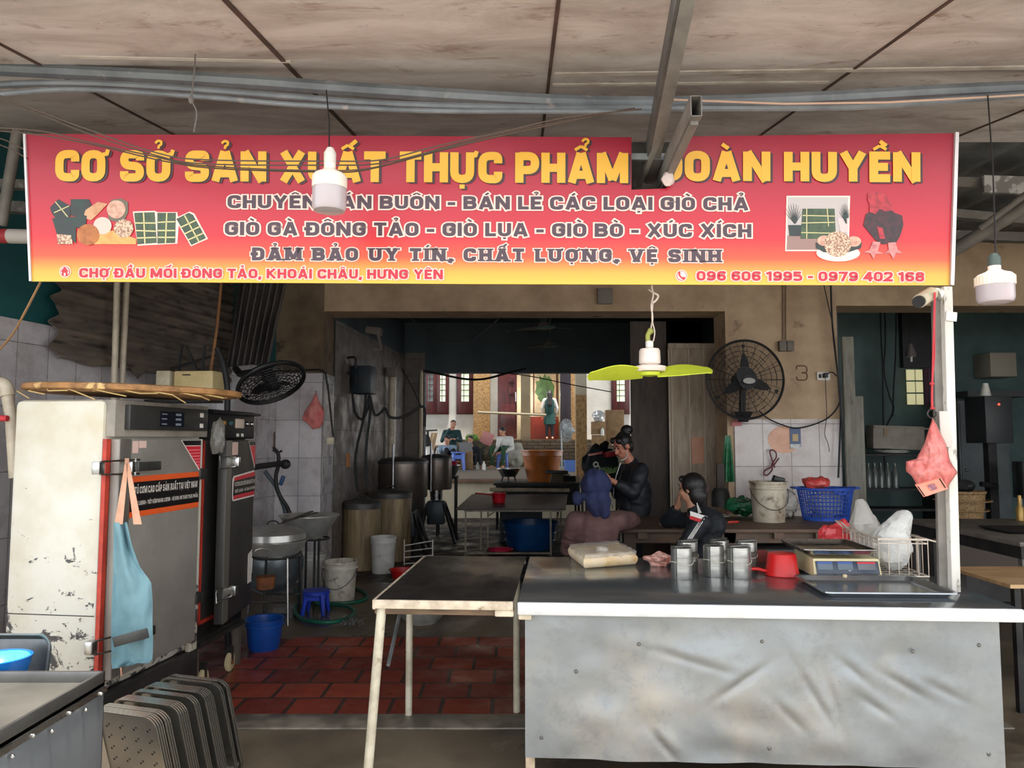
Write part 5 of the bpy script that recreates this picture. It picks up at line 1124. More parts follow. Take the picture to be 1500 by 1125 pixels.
hm = M('hose_green', c(20, 96, 74), c(14, 78, 60), rough=.4, scale=6)
def gp(l, z=.018): return [G(x, y, z) for x, y in l]
gh = MB().tube(smooth(gp([(432, 862), (446, 880), (480, 884), (520, 882), (538, 875), (530, 866), (505, 860)]) + gp([(470, 872), (438, 884), (432, 896), (446, 908), (480, 912), (508, 906), (520, 896), (508, 888), (480, 884)], .03), 8), .017, 8)
tag(gh.build('garden_hose', hm, None, True), 'green garden hose coiled on the wet floor around the buckets', 'hose')
br = MB(); bp_ = G(516, 915, 0)
random.seed(3)
for k in range(90):
    a = random.uniform(0, 2 * pi); r = random.uniform(0, .11); q = V((bp_.x + r * cos(a), bp_.y + r * sin(a) * .8, .004 + random.uniform(0, .05) * (1 - r / .13)))
    br.tube([q, q + V((random.uniform(-.03, .03), random.uniform(-.03, .03), random.uniform(.0, .03)))], .003, 4)
tag(br.build('wire_scourer', M('scourer_grey', c(120, 118, 116), rough=.5, metal=.5), None, True), 'grey tangled metal scourer on the floor at the end of the green hose', 'scourer')
# boiling drums and mixers along the kitchen wall
drum_m = M('burnt_drum', c(168, 146, 112), c(112, 92, 68), rough=.55, scale=5, stretch=(2.5, 2.5, .25), detail=8, metal=.3, spots=(c(70, 54, 42), 4, .55, .7))
lid_m = M('drum_lid', c(96, 92, 90), c(70, 68, 68), rough=.45, metal=.5, scale=6)
def drum(label, x, y, r, h):
    t = thing('boiling_drum', label, 'drum', (x, y, 0))
    MB().lathe([(0, 0), (r, 0), (r, h), (r * .97, h), (r * .97, .02), (0, .02)], None, 40).build('body', drum_m, t)
    l = MB().lathe([(r * 1.04, h - .06), (r * 1.05, h + .005), (r * .95, h + .03), (r * .5, h + .05), (0, h + .055)], None, 40).build('lid', lid_m, t); l.location = (0, 0, 0)
    MB().tube([(.07 * cos(a), 0, h + .05 + .04 * sin(a)) for a in [pi * k / 10 for k in range(11)]], .009, 6).build('handle', iron, l)
    return t
drum('nearest scorched boiling drum with a grey lid, beside the tiled pier', -1.755, 8.88, .215, .75)
drum('scorched boiling drum with a domed lid, behind the nearest drum', -1.52, 9.55, .25, .82)
def mixer(label, x, y, r, z0, h, legs, red=False):
    t = thing('meat_mixer', label, 'mixer', (x, y, 0))
    MB().lathe([(0, z0), (r * .96, z0), (r, z0 + .02), (r, z0 + h), (r * .96, z0 + h), (r * .95, z0 + .04), (0, z0 + .04)], None, 40).build('drum', M('mixer_steel', c(134, 122, 112), c(100, 90, 84), rough=.3, metal=.75, scale=2, rough2=.42), t)
    MB().lathe([(r * 1.03, z0 + h * .98), (r * 1.03, z0 + h * 1.05), (r * .9, z0 + h * 1.12), (r * .3, z0 + h * 1.18), (0, z0 + h * 1.18)], None, 40).build('lid', lid_m, t)
    MB().cyl((0, 0, z0 - .16), (0, 0, z0), r * .38, r * .42).build('neck', steel_b, t)
    MB().box((0, 0, z0 - .34), (r * 1.1, r * 1.0, .34), None, .02).build('gear_case', M('gear_blue', c(58, 66, 72), c(42, 48, 54), rough=.45, metal=.3), t)
    for sx_ in (-1, 1):
        for sy_ in (-1, 1): MB().bar((sx_ * r * .5, sy_ * r * .45, z0 - .2), (sx_ * legs, sy_ * legs * .8, 0), .035, .035).build('leg', steel_d, t)
    MB().tube([(-r * .25, -r * 1.05, z0 - .02), (-r * .25, -r * 1.06, z0 + h + .25)], .016, 8).build('lever', steel, t)
    return t
mixer('steel drum mixer on spread legs behind the boiling drums', -1.47, 10.2, .33, .72, .46, .34)
mixer('narrower steel drum mixer farther back by the kitchen opening', -1.12, 11.2, .23, .76, .44, .3)
t = basin('steel_basin', 'bright steel basin with a red sieve on it beside the farther mixer', (P(655, 690, 11.85).x, 11.85, .0), .12, .2, .16, steel_b); t.location.z = .93
tp = thing('side_table', 'small dark stand under the bright basin beside the farther mixer', 'stand', (P(655, 690, 11.85).x, 11.85, 0))
MB().box((0, 0, .9), (.34, .34, .04)).build('top', iron, tp)
for sx_ in (-1, 1):
    for sy_ in (-1, 1): MB().box((sx_ * .14, sy_ * .14, .44), (.03, .03, .88)).build('leg', iron, tp)
basin('red_sieve', 'red plastic sieve lying on the bright steel basin', (P(655, 690, 11.85).x, 11.85, 1.1), .14, .18, .05, M('sieve_red', c(206, 44, 74), rough=.4), 'sieve')
wr = thing('wire_rack', 'small white wire rack standing on the floor by the mixers', 'rack', (P(612, 800, 9.1).x, 9.1, 0))
for k in range(4): MB().tube([(-.16 , -.02, .02 + .07 * k), (.18, .0, .03 + .085 * k)], .006, 6).build('wire', white_p, wr)
for x in (-.16, .18): MB().tube([(x, -.01, 0), (x, -.01, .3)], .007, 6).build('upright', white_p, wr)
tag(basin('red_crate', 'red plastic basin on the floor behind the work table', (P(592, 834, 8.2).x, 8.2, 0), .11, .15, .1, red_p))
pn = thing('steel_bowl', 'grey stained basin on the floor under the work table', 'basin', (P(618, 906, 6.3).x, 6.3, 0))
MB().lathe([(0, 0), (.13, .0), (.18, .06), (.2, .125), (.205, .128), (.19, .125), (.17, .06), (.12, .012), (0, .012)], None, 36).build('shell', M('speckled_alu', c(176, 174, 168), c(140, 138, 132), rough=.5, metal=.3, scale=9, spots=(c(70, 66, 62), 40, .66, .72)), pn)
# on the kitchen's left wall: control box, cables, pipe
kb = thing('control_cabinet', 'dark control box high on the kitchen wall with cables below', 'control box', tuple(P(533, 575, 9.6)))
MB().box(P(533, 557, 9.1), (.24, .26, .34), (0, 0, R(-6)), .015).build('case', M('case_navy', c(34, 46, 54), c(26, 36, 44), rough=.5), kb, True); MB().box(P(521, 556, 8.95), (.02, .03, .12), None, .005).build('latch', iron, kb, True)
for lb_, pts in (('thick black cable hanging in a loop left of the dark control box', [(512, 548), (506, 546), (502, 566), (497, 588)]), ('black cable looping down from the control box to the wall', [(516, 576), (520, 604), (530, 614), (538, 600), (540, 580)]), ('black cable bundle from the control box, left strand', [(536, 578), (533, 610), (524, 650), (520, 680), (524, 720)]), ('black cable bundle from the control box, right strand', [(541, 578), (542, 606), (537, 650), (536, 690), (540, 715)]), ('black cable swinging from the control box to the pale wall pipe', [(542, 580), (548, 606), (556, 606), (564, 598), (570, 610), (584, 612), (600, 606), (616, 596), (622, 600), (622, 625)]), ('black cable drooping from the lintel to the control box', [(488, 512), (502, 524), (520, 524), (520, 540)])):
    tag(MB().tube(smooth(wpts(pts, 8.93)), .016, 6).build('power_cable', rubber, None, True), lb_, 'cable')
for lb_, pts, d in (('thin wire sagging under the kitchen ceiling behind the lintel', [(593, 452), (610, 474), (640, 496), (665, 500), (690, 496), (720, 476), (740, 456)], 8.463), ('thin slanting wire on the kitchen back wall', [(576, 520), (600, 560), (616, 594)], 11.9), ('thick black hose sagging across the top of the yard opening', [(620, 543), (645, 548), (680, 555), (710, 555), (745, 546), (770, 540)], 12.175), ('thin cable crossing the yard opening above the door', [(720, 545), (770, 550), (840, 564), (895, 574)], [12.18, 12.0, 12.0, 12.0])):
    tag(MB().tube(smooth(wpts(pts, d)), .02 if 'thick' in lb_ else .009, 6).build('sagging_cable', rubber, None, True), lb_, 'cable')
tag(MB().cyl(P(575, 540, 10.9), P(573, 690, 10.9), .055, n=14).build('kitchen_pipe', pvc, None, True), 'thick pale pipe standing against the kitchen back wall', 'pipe')
tag(MB().box(P(574, 545, 10.8), (.13, .1, .13), None, .01).build('junction_box', M('dusty_box', c(120, 110, 104), rough=.7), None, True), 'dusty junction box at the top of the pale kitchen pipe', 'box')
tag(MB().cyl(P(617, 543, 12.15), P(616, 690, 12.15), .03, n=12).build('door_frame_post', M('frame_cream', c(206, 190, 160), rough=.6), None, True), 'cream post at the left edge of the yard opening', 'post')
tag(MB().cyl(P(505, 690, 9.0), P(497, 740, 9.0), .012, n=8).build('orange_cable', M('ochre', c(160, 104, 50), rough=.6), None, True), 'orange cable hanging on the kitchen wall above the drums', 'cable')
tag(MB().cyl(P(507, 664, 9.0), P(507, 684, 9.0), .05, .055, 12).build('cable_coil', M('ochre', c(160, 104, 50)), None, True), 'orange coil of cable hung on the kitchen wall above the drums', 'coil')
cv = MB().box(P(548, 485, 9.4), (.2, .16, .1), (0, R(10), 0), .02).bar(P(553, 484, 9.35), P(559, 512, 9.35), .03, .03).bar(P(546, 512, 9.35), P(560, 512, 9.35), .03, .03)
tag(cv.build('kitchen_camera', M('dusty_box', c(120, 110, 104)), None, True), 'dusty old camera bracket high on the kitchen wall', 'camera')
# two ceiling fans in the kitchen
for lb_, px, py, d in (('nearer dark ceiling fan with a pale green hub in the kitchen', 798, 479, 9.6), ('farther dark ceiling fan in the kitchen, lower in view', 806, 506, 11.2)):
    t = thing('ceiling_fan', lb_, 'fan', tuple(P(px, py, d))); o_ = P(px, py, d)
    MB().lathe([(0, -.03), (.12, -.02), (.14, 0), (.1, .04), (.02, .05), (.02, 3.4 - o_.z), (0, 3.4 - o_.z)], None, 20).build('hub', M('hub_green', c(74, 96, 88), rough=.5), t)
    for k in range(3): fan_blade(Matrix.Rotation(R(15), 4, 'Z'), .62, 2 * pi * k / 3 + R(8), .12, .16).build('blade', M('fan_blade_dark', c(60, 58, 56), rough=.5), t)
# ================================================================ middle of the kitchen and the yard
frame_m = M('frame_bare', c(136, 126, 108), c(104, 94, 80), rough=.5, metal=.3, scale=8)
dtop = M('dark_table_top', c(66, 54, 48), c(46, 38, 34), rough=.5, scale=3, detail=8, spots=(c(30, 26, 24), 4, .56, .7))
kt = thing('kitchen_table', 'long low kitchen table with a dark top and thin metal frame legs', 'table', (0, 9.8, 0))
def K(px, d): return (px - 750) / F * d
MB()._add([(K(669, 9.75), -.05, .585), (K(828, 9.75), -.05, .585), (.86, 1.95, .62), (-.62, 1.95, .62), (K(669, 9.75), -.05, .61), (K(828, 9.75), -.05, .61), (.86, 1.95, .645), (-.62, 1.95, .645)], [(0, 1, 2, 3), (4, 5, 6, 7), (0, 1, 5, 4), (1, 2, 6, 5), (2, 3, 7, 6), (3, 0, 4, 7)]).build('table_top', dtop, kt)
for x, y in ((-.6, .02), (.5, .02), (-.42, .5), (-.33, .6), (.75, 1.85), (.66, 1.3)): MB().bar((x, y, 0), (x, y, .6), .022, .022).build('leg', frame_m, kt)
MB().bar((-.6, .02, .03), (.5, .02, .03), .022, .022).build('foot_rail', frame_m, kt); MB().bar((-.42, .5, .24), (-.16, .5, .24), .02, .02).build('stretcher', frame_m, kt); MB().bar((-.62, .0, .575), (.66, .0, .575), .02, .025).build('top_rail', frame_m, kt)
MB().bar((-.32, .6, .45), (-.1, .6, .6), .018, .018).build('brace', frame_m, kt); MB().bar((.66, 1.3, .3), (.75, 1.85, .6), .018, .018).build('brace', frame_m, kt)
dp = thing('red_dipper', 'red plastic dipper with a long handle on the dark kitchen table', 'dipper', tuple(V((K(731, 10.4), 10.4, .626))))
MB().lathe([(0, 0), (.085, 0), (.1, .13), (.104, .135), (.096, .135), (.082, .008), (0, .008)], None, 28).build('cup', M('dipper_red', c(190, 24, 40), rough=.35), dp); MB().tube([(-.1, 0, .11), (-.25, .02, .125), (-.33, .02, .128)], [.018, .016, .02], 8, flat=.6).build('handle', M('dipper_red', c(190, 24, 40)), dp)
tub = basin('blue_washtub', 'large blue washtub under the dark kitchen table', (K(776, 10.5), 10.5, 0), .3, .38, .36, M('tub_blue', c(20, 74, 128), c(14, 58, 106), rough=.35), 'tub')
for z in (.12, .22): MB().tube([((.33 + z * .12) * cos(2 * pi * k / 40), (.33 + z * .12) * sin(2 * pi * k / 40), z) for k in range(40)], .008, 6, True).build('rib', M('tub_blue', c(20, 74, 128)), tub)
basin('red_sieve', 'red plastic rim lying on the floor beside the blue washtub', (K(733, 10.0), 10.05, 0), .13, .17, .05, M('sieve_red', c(206, 44, 74)), 'sieve')
tag(MB().box((K(763, 11.1), 11.15, .29), (.62, .3, .58), None, .01).build('dark_crate', M('crate_grey', c(52, 60, 66), c(40, 46, 52), rough=.6, scale=4), None, True), 'dark grey crate standing under the dark kitchen table behind the washtub', 'crate')
# stove table outside the yard opening with things on it
sv = thing('stove_bench', 'sooty iron stove bench with a pale front rail behind the kitchen table', 'stove', (.45, 12.95, 0))
MB().bb((-.75, -.6, .74), (.75, .35, .78)).build('bench_top', iron, sv)
MB().bar((-.82, -.42, .665), (.5, -.42, .655), .05, .06, .01).build('front_rail', M('rail_pale', c(190, 170, 140), c(160, 138, 110), rough=.5, scale=6), sv); MB().bb((-.75, -.4, .6), (.55, -.3, .64)).build('lower_rail', iron, sv)
for x in (-.7, .66):
    for y in (-.34, .3): MB().bar((x, y, 0), (x, y, .74), .035, .035).build('leg', iron, sv)
MB().bar((-.5, -.36, .68), (.2, -.36, .74), .02, .02).build('strut', iron, sv); MB().bb((-.72, .28, .35), (.7, .32, .7)).build('back_plate', iron, sv)
ob = thing('orange_vat', 'large orange brown plastic vat on the stove bench', 'vat', (K(794, 12.8), 12.85, .782))
om = M('vat_orange', c(186, 104, 34), c(160, 86, 28), rough=.4, scale=5)
MB().lathe([(0, 0), (.25, 0), (.33, .42), (.345, .43), (.345, .5), (.36, .505), (.36, .525), (.335, .525), (.32, .42), (.24, .02), (0, .02)], None, 48).build('body', om, ob)
for z, r in ((.2, .292), (.35, .318)): MB().tube([(r * cos(2 * pi * k / 40), r * sin(2 * pi * k / 40), z) for k in range(40)], .006, 6, True).build('rib', om, ob)
t = basin('steel_bowl', 'shiny steel bowl on a small tripod beside the orange vat', (K(745, 12.8), 12.85, .88), .12, .2, .12, steel_b, 'bowl')
tp = thing('pot_tripod', 'small dark tripod under the shiny bowl beside the orange vat', 'tripod', (K(745, 12.8), 12.85, .782))
for k in range(3): a = 2 * pi * k / 3 + .5; MB().tube([(.11 * cos(a), .11 * sin(a), .09), (.14 * cos(a), .14 * sin(a), 0)], .014, 6).build('leg', iron, tp)
MB().tube([(.12 * cos(2 * pi * k / 20), .12 * sin(2 * pi * k / 20), .09) for k in range(20)], .012, 6, True).build('ring', iron, tp)
sc_ = thing('bench_scale', 'dark scale with a sloping display on the stove bench right of the vat', 'scale', (K(817, 12.45), 12.46, .782))
MB()._add([(-.14, -.18, 0), (.28, -.18, 0), (.28, .1, 0), (-.14, .1, 0), (-.1, -.1, .15), (.2, -.1, .1), (.2, .1, .14), (-.1, .1, .15)], [(0, 1, 2, 3), (4, 5, 6, 7), (0, 1, 5, 4), (1, 2, 6, 5), (2, 3, 7, 6), (3, 0, 4, 7)]).build('body', M('scale_dusty', c(104, 92, 76), rough=.6), sc_)
MB().bb((-.2, -.12, .15), (.16, .12, .2), .01).build('platter', black, sc_); MB().box((.18, -.13, .07), (.2, .02, .1), (R(-35), 0, 0)).build('display', black, sc_)
tag(MB().box((K(846, 12.6), 12.62, .835), (.09, .03, .1), (0, 0, R(10))).build('paper_note', M('note_paper', c(220, 196, 170), rough=.7), None, True), 'small pale card standing on the stove bench right of the dark scale', 'card')
# terrace: rug of cardboard etc; people's stools, laptop, boxes, fans, table
def Y(px, d): return (px - 750) / F * d
TZ = .712
st2_m = M('stool_sky', c(88, 122, 208), c(74, 106, 188), rough=.45)
t = thing('plastic_stool', 'tall light blue plastic stool beside the cardboard box on the terrace', 'stool', (Y(672, 19.2), 19.2, TZ)); stool(t, .36, .46, st2_m, False)
t = thing('plastic_stool', 'light blue plastic stool under the man in the white shirt', 'stool', (Y(736, 20.4), 20.4, TZ)); stool(t, .34, .4, st2_m, False)
tag(MB().box((Y(684, 19.6), 19.56, TZ + .24), (.3, .34, .47), None, .005).build('cardboard_box', M('carton', c(150, 120, 84), c(128, 100, 70), rough=.8), None, True), 'upright cardboard box carrying the laptop on the terrace', 'box')
lp = thing('laptop', 'open grey laptop seen from behind on the cardboard box', 'laptop', (Y(683, 19.6), 19.5, TZ + .478))
lpm = M('laptop_grey', c(130, 130, 128), rough=.4, metal=.3)
MB().bb((-.17, -.05, 0), (.17, .2, .015)).build('base', lpm, lp); MB().box((0, -.07, .11), (.34, .012, .23), (R(10), 0, 0)).build('screen_lid', lpm, lp)
for lb_, x, h, m_ in (('white bottle on the terrace floor beside the cardboard box', 709, .22, white_p), ('small clear bottle on the terrace floor left of the white bottle', 700, .2, M('clear_bottle', c(170, 170, 160), rough=.2, trans=.5))):
    tag(MB().lathe([(0, 0), (.045, 0), (.045, h * .65), (.02, h * .82), (.02, h), (0, h)], (Y(x, 19.2), 19.2, TZ), 14).build('bottle', m_, None, True), lb_, 'bottle')
crumple('white_bag', (Y(627, 17.5), 17.5, TZ + .28), (.14, .12, .16), M('bag_white', c(226, 224, 216), rough=.5), 'white plastic bag on the dark crate at the left of the terrace', 'bag', 8, 16)
tag(MB().box((Y(630, 17.5), 17.5, TZ + .14), (.6, .4, .28), None, .01).build('dark_crate', M('crate_grey', c(52, 60, 66)), None, True), 'dark crate under the white bag at the left of the terrace', 'crate')
tag(MB().lathe([(0, 0), (.05, 0), (.05, .2), (.02, .26), (.02, .3), (0, .3)], (Y(641, 17.45), 17.45, TZ + .281), 14).build('bottle', steel, None, True), 'grey bottle beside the white bag on the dark crate', 'bottle')
tag(MB().bb((Y(622, 22), 21.7, TZ), (Y(648, 22), 22.2, TZ + .55)).build('stone_bench', M('bench_dark', c(62, 54, 50), rough=.7), None, True), 'dark bench by the house wall left of the seated people', 'bench')
fl = thing('cloth_stand', 'dark stand draped with a tan cloth at the left end of the terrace', 'stand', (Y(627, 20), 20, TZ))
MB().cyl((0, 0, 0), (0, 0, 1.0), .03, n=8).bar((-.15, 0, 1.0), (.25, 0, 1.02), .04, .04).build('stand_pole', iron, fl); MB().grid(lambda u, v: (.1 + .16 * u - .1 * v, -.04 + .02 * sin(u * 9), .95 - .5 * v), 6, 6, .01).build('cloth', M('cloth_tan', c(186, 158, 124), rough=.8), fl); MB().ball((-.03, 0, .62), (.13, .1, .3), 10).build('dark_cloth', iron, fl)
tag(MB().bar((Y(705, 22.0), 22.1, TZ + .86), (Y(722, 22.0), 22.0, TZ + .74), .02, .36).build('pink_parcel', M('parcel_pink', c(206, 138, 134), rough=.6), None, True), 'pink wrapped parcel tilted on the heap beside the steps', 'parcel')
crumple('goods_heap', (Y(690, 21.9), 22.0, TZ), (.55, .3, .34), M('heap_dark', c(48, 50, 46), c(100, 84, 56), rough=.8, scale=4, th=(.5, .6)), 'dark heap of goods on the terrace behind the boy with the laptop', 'heap', 11, 24)
tag(MB().ball((Y(692, 22), 21.75, TZ + .82), (.2, .12, .1), 12).jitter(.05, 9).build('green_bag', M('bag_green', c(110, 150, 60), rough=.6), None, True), 'small lime green bag on the dark heap of goods', 'bag')
crumple('pale_sack', (Y(754, 21.3), 21.2, TZ), (.3, .25, .34), M('sack_pale', c(184, 180, 164), c(150, 146, 130), rough=.6, scale=6), 'pale sack behind the man in the white shirt', 'sack', 12, 18)
pf = thing('pedestal_fan', 'grey pedestal fan standing on the terrace beside the stone column', 'fan', (Y(829, 20.5), 20.5, TZ))
fm3 = Matrix.Translation((0, -.05, 1.02)) @ Matrix.Rotation(R(-62), 4, 'Z') @ Matrix.Rotation(pi / 2, 4, 'X')
grey_l = M('fan_grey', c(160, 166, 166), rough=.4, metal=.2)
MB().cyl((-.12, 0, 0), (-.12, 0, 1.0), .022, n=8).build('pole', grey_l, pf); MB().lathe([(0, .05), (.2, .04), (.24, 0), (0, 0)], (-.12, 0, 0), 20).build('base', grey_l, pf)
fan_cage(fm3, .31, .08, 8, 16, .005).build('front_guard', grey_l, pf); fan_cage(fm3, .31, -.08, 5, 16, .005).build('rear_guard', grey_l, pf); MB().cyl(fm3 @ V((0, 0, -.02)), fm3 @ V((0, 0, -.24)), .09, .07).build('motor', grey_l, pf)
for k in range(3): fan_blade(fm3, .27, 2 * pi * k / 3, .3, .2).build('blade', grey_l, pf)
tag(MB().rloft([(.36, .3, .04, 0), (.42, .36, .04, .26), (.44, .38, .04, .27), (.4, .34, .04, .26)], Matrix.Translation((Y(838, 18.5), 18.5, TZ)), 4, True, False).build('blue_crate', M('crate_blue', c(88, 122, 190), rough=.5), None, True, solid=.006), 'light blue plastic crate on the terrace beside the orange vat', 'crate')
# pile right of the porch column
def carton(label, px, py, d, s_, rz=0): return tag(MB().box(P(px, py, d), s_, (0, 0, R(rz)), .005).build('cardboard_box', M('carton', c(150, 120, 84), c(128, 100, 70)), None, True), label, 'box')
carton('lowest cardboard box of the pile right of the porch column', 877, 645, 21.0, (.36, .36, .3)); carton('middle cardboard box of the pile right of the porch column', 876, 627, 21.0, (.34, .36, .36), 4); carton('dark brown carton behind the white bottle right of the porch column', 900, 626, 21.4, (.5, .4, .98))
tag(MB().bb((Y(866, 21), 20.7, TZ), (Y(912, 21), 21.7, 1.32)).build('packing_stand', M('stand_brown', c(86, 74, 60), rough=.8), None, True), 'brown platform under the cardboard boxes right of the porch column', 'platform')
crumple('silver_bag', V((P(877, 610, 21.0).x, 21.0, P(876, 627, 21.0).z + .18)), (.18, .15, .16), M('bag_silver', c(206, 206, 204), rough=.25, metal=.3), 'silver plastic bag on top of the cardboard boxes', 'bag', 14, 18)
tag(MB().lathe([(0, 0), (.05, 0), (.05, .16), (.02, .2), (0, .22)], tuple(P(882.5, 638, 20.75)), 12).build('bottle', white_p, None, True), 'white bottle in front of the cardboard boxes', 'bottle')
gt = thing('goods_table', 'dark table heaped with dark cloth and red packs behind the standing woman', 'table', (Y(885, 10.3), 10.3, 0))
MB().bb((-.32, -.35, .82), (.25, .35, .86)).build('table_top', iron, gt)
for x in (-.28, .2):
    for y in (-.3, .3): MB().bar((x, y, 0), (x, y, .82), .03, .03).build('leg', iron, gt)
gx = Y(885, 10.2)
crumple('dark_cloth_heap', (gx - .05, 10.3, .862), (.25, .2, .3), M('cloth_dark', c(30, 40, 42), c(22, 28, 32), rough=.8), 'heap of dark cloth on the table behind the standing woman', 'cloth', 21, 22, .25, .8)
tag(MB().box((gx + .06, 10.08, 1.30), (.16, .12, .07), (0, R(-8), R(10)), .01).build('red_pack', M('pack_red', c(176, 36, 48), c(150, 28, 40), rough=.4), None, True), 'red pack on top of the dark cloth, nearer the standing woman', 'pack')
tag(MB().box((gx - .13, 10.12, 1.30), (.2, .12, .03), (0, R(-10), R(-8)), .008).build('red_pack', M('pack_white', c(206, 150, 150), c(176, 40, 52), rough=.4, scale=12), None, True), 'red and white flat pack on the dark cloth beside the porch column', 'pack')
tag(MB().ball((gx - .0, 10.2, 1.41), (.07, .06, .06), 12).jitter(.03, 14).build('dark_pouch', black, None, True), 'black pouch lying on the red packs behind the standing woman', 'pouch')
hb_ = MB(); random.seed(5)
for k in range(120):
    q = V((gx + .0 + random.gauss(0, .07), 9.97 + random.gauss(0, .04), 1.05 + random.uniform(0, .05))); hb_.tube([q, q + V((random.uniform(-.08, .08), random.uniform(-.03, .03), random.uniform(-.02, .05)))], .006, 4)
tag(hb_.build('herb_bunch', M('herb_green', c(120, 160, 90), c(160, 190, 130), rough=.7), None, True), 'bunch of green herbs in front of the dark cloth heap', 'herbs')
for lb_, dx, z, r in (('white ring lying on the dark cloth, upper one', -.13, 1.16, .03), ('white ring lying on the dark cloth, middle one', -.11, 1.11, .03), ('round white spool under the white rings on the dark cloth', -.14, 1.02, .05)):
    tag(MB().tube([(gx + dx + r * cos(2 * pi * k / 16), 10.10, z + r * sin(2 * pi * k / 16)) for k in range(16)], r * .35, 6, True).build('white_ring', white_p, None, True), lb_, 'ring')
# picture and timber inside the house
pt = thing('landscape_painting', 'framed landscape painting of a big green tree inside the house', 'painting', (Y(799, 27.4), 27.49, 1.9))
pic_m = M('painting_green', c(72, 104, 58), c(44, 66, 40), rough=.6, scale=3, detail=8)
MB().bb((-.45, -.03, .5), (.45, 0, 2.2)).build('frame', maroon, pt)
MB().bb((-.4, -.04, .55), (.4, -.03, 2.15)).build('canvas', M('painting_sky', c(196, 160, 126), c(120, 128, 110), rough=.6, scale=1.2), pt)
MB()._add([(-.02 + .34 * cos(2 * pi * k / 24) * (1 + .18 * sin(k * 2.6)), -.045, 1.42 + .5 * sin(2 * pi * k / 24) * (1 + .15 * cos(k * 3.1))) for k in range(24)], [tuple(range(24))]).bb((-.04, -.046, .6), (.05, -.042, 1.1)).build('tree', pic_m, pt)
tag(MB().bb((Y(766, 27), 27.0, 1.487), (Y(818, 27), 27.3, 2.3)).build('red_chest', M('chest_red', c(120, 44, 32), c(96, 34, 28), rough=.3, scale=2), None, True), 'dark red wooden chest under the landscape painting', 'chest')
hl = thing('house_lamp', 'white lamp glowing inside the house behind the door leaf', 'lamp', (.45, 26.4, 3.25))
MB().ball((0, 0, 0), (.07, .07, .1), 14).build('glass_globe', M('lamp_glow', c(255, 246, 226), emit=6), hl); MB().cyl((0, 0, .08), (0, 0, 1.75), .012, n=8).build('stem', iron, hl)
ld = bpy.data.lights.new('lamp', 'POINT'); ld.energy = 90; ld.shadow_soft_size = .12; ld.color = (1, .95, .86); lo2 = bpy.data.objects.new('lamp', ld); C.objects.link(lo2); lo2.parent = hl; lo2.location = (0, -.0, -.2)
tag(MB().cyl(P(700, 604, 24.0), P(800, 608, 24.0), .04, n=8).build('barrier_pole', M('pole_brass', c(120, 112, 90), rough=.5), None, True), 'level pole across the open house door', 'pole')
# ================================================================ things on the counter
def CZ(px, py): return G(px, py, .8)
sl = thing('food_slab', 'pale slab of food under clear plastic wrap on the steel counter', 'food slab', tuple(CZ(884, 828)))
a0, a1, a2 = CZ(857, 833), CZ(930, 827), CZ(836, 816); a3 = a1 + (a2 - a0)
ud, vd = a1 - a0, a2 - a0
fm_ = M('slab_food', c(240, 222, 194), c(230, 200, 150), rough=.4, scale=7, spots=(c(206, 156, 84), 9, .55, .75))
def slab(u, v):
    pass
sb = bmesh.new(); bmesh.ops.create_cube(sb, size=1); bmesh.ops.subdivide_edges(sb, edges=list(sb.edges), cuts=7, use_grid_fill=True)
for v in sb.verts:
    x, y, z = v.co + V((.5, .5, .5)); k = .012 * noise.noise(V((x * 4, y * 4, z * 3)))
    e = .09 * (1 - abs(2 * z - 1) ** 2) - .1 * max(0, z - .5) ** 2
    p = a0 + ud * (x + (x - .5) * e) + vd * (y + (y - .5) * e); v.co = V((p.x, p.y, .801 + max(0, z * .068 + k * z * (1 if z > .4 else .3))))
mb = MB(); mb.merge(sb); mb.build('food', fm_, sl, True, ang=50)
wr_ = bmesh.new(); bmesh.ops.create_cube(wr_, size=1); bmesh.ops.subdivide_edges(wr_, edges=list(wr_.edges), cuts=9, use_grid_fill=True)
for v in wr_.verts:
    x, y, z = v.co + V((.5, .5, .5)); n_ = noise.noise(V((x * 9, y * 9, z * 6)))
    p = a0 + ud * (x * 1.05 - .025) + vd * (y * 1.06 - .03); v.co = V((p.x, p.y, .842 + z * .034 + .009 * n_))
mb = MB(); mb.merge(wr_); mb.ball(tuple((a0 + ud * .42 + vd * .2 + V((0, 0, .082)))), (.035, .03, .02), 10)
mb.jitter(.008, 30, 3).build('plastic_wrap', M('wrap_film', c(236, 232, 224), rough=.1, trans=.5, alpha=.5, bump=.9, bscale=26), sl, True, ang=20)
crumple('meat_lump', CZ(965, 828), (.072, .05, .036), M('raw_meat', c(206, 160, 146), c(170, 106, 92), rough=.4, scale=18, th=(.45, .6)), 'lump of pink meat on the counter left of the steel moulds', 'meat', 31, 30, .4, .85)
mold_m = M('mould_alu', c(178, 175, 167), c(148, 145, 139), rough=.3, metal=.75, scale=5, stretch=(1, 1, 6), rough2=.38)
strap_m = M('mould_strap', c(120, 120, 116), c(92, 92, 90), rough=.4, metal=.7)
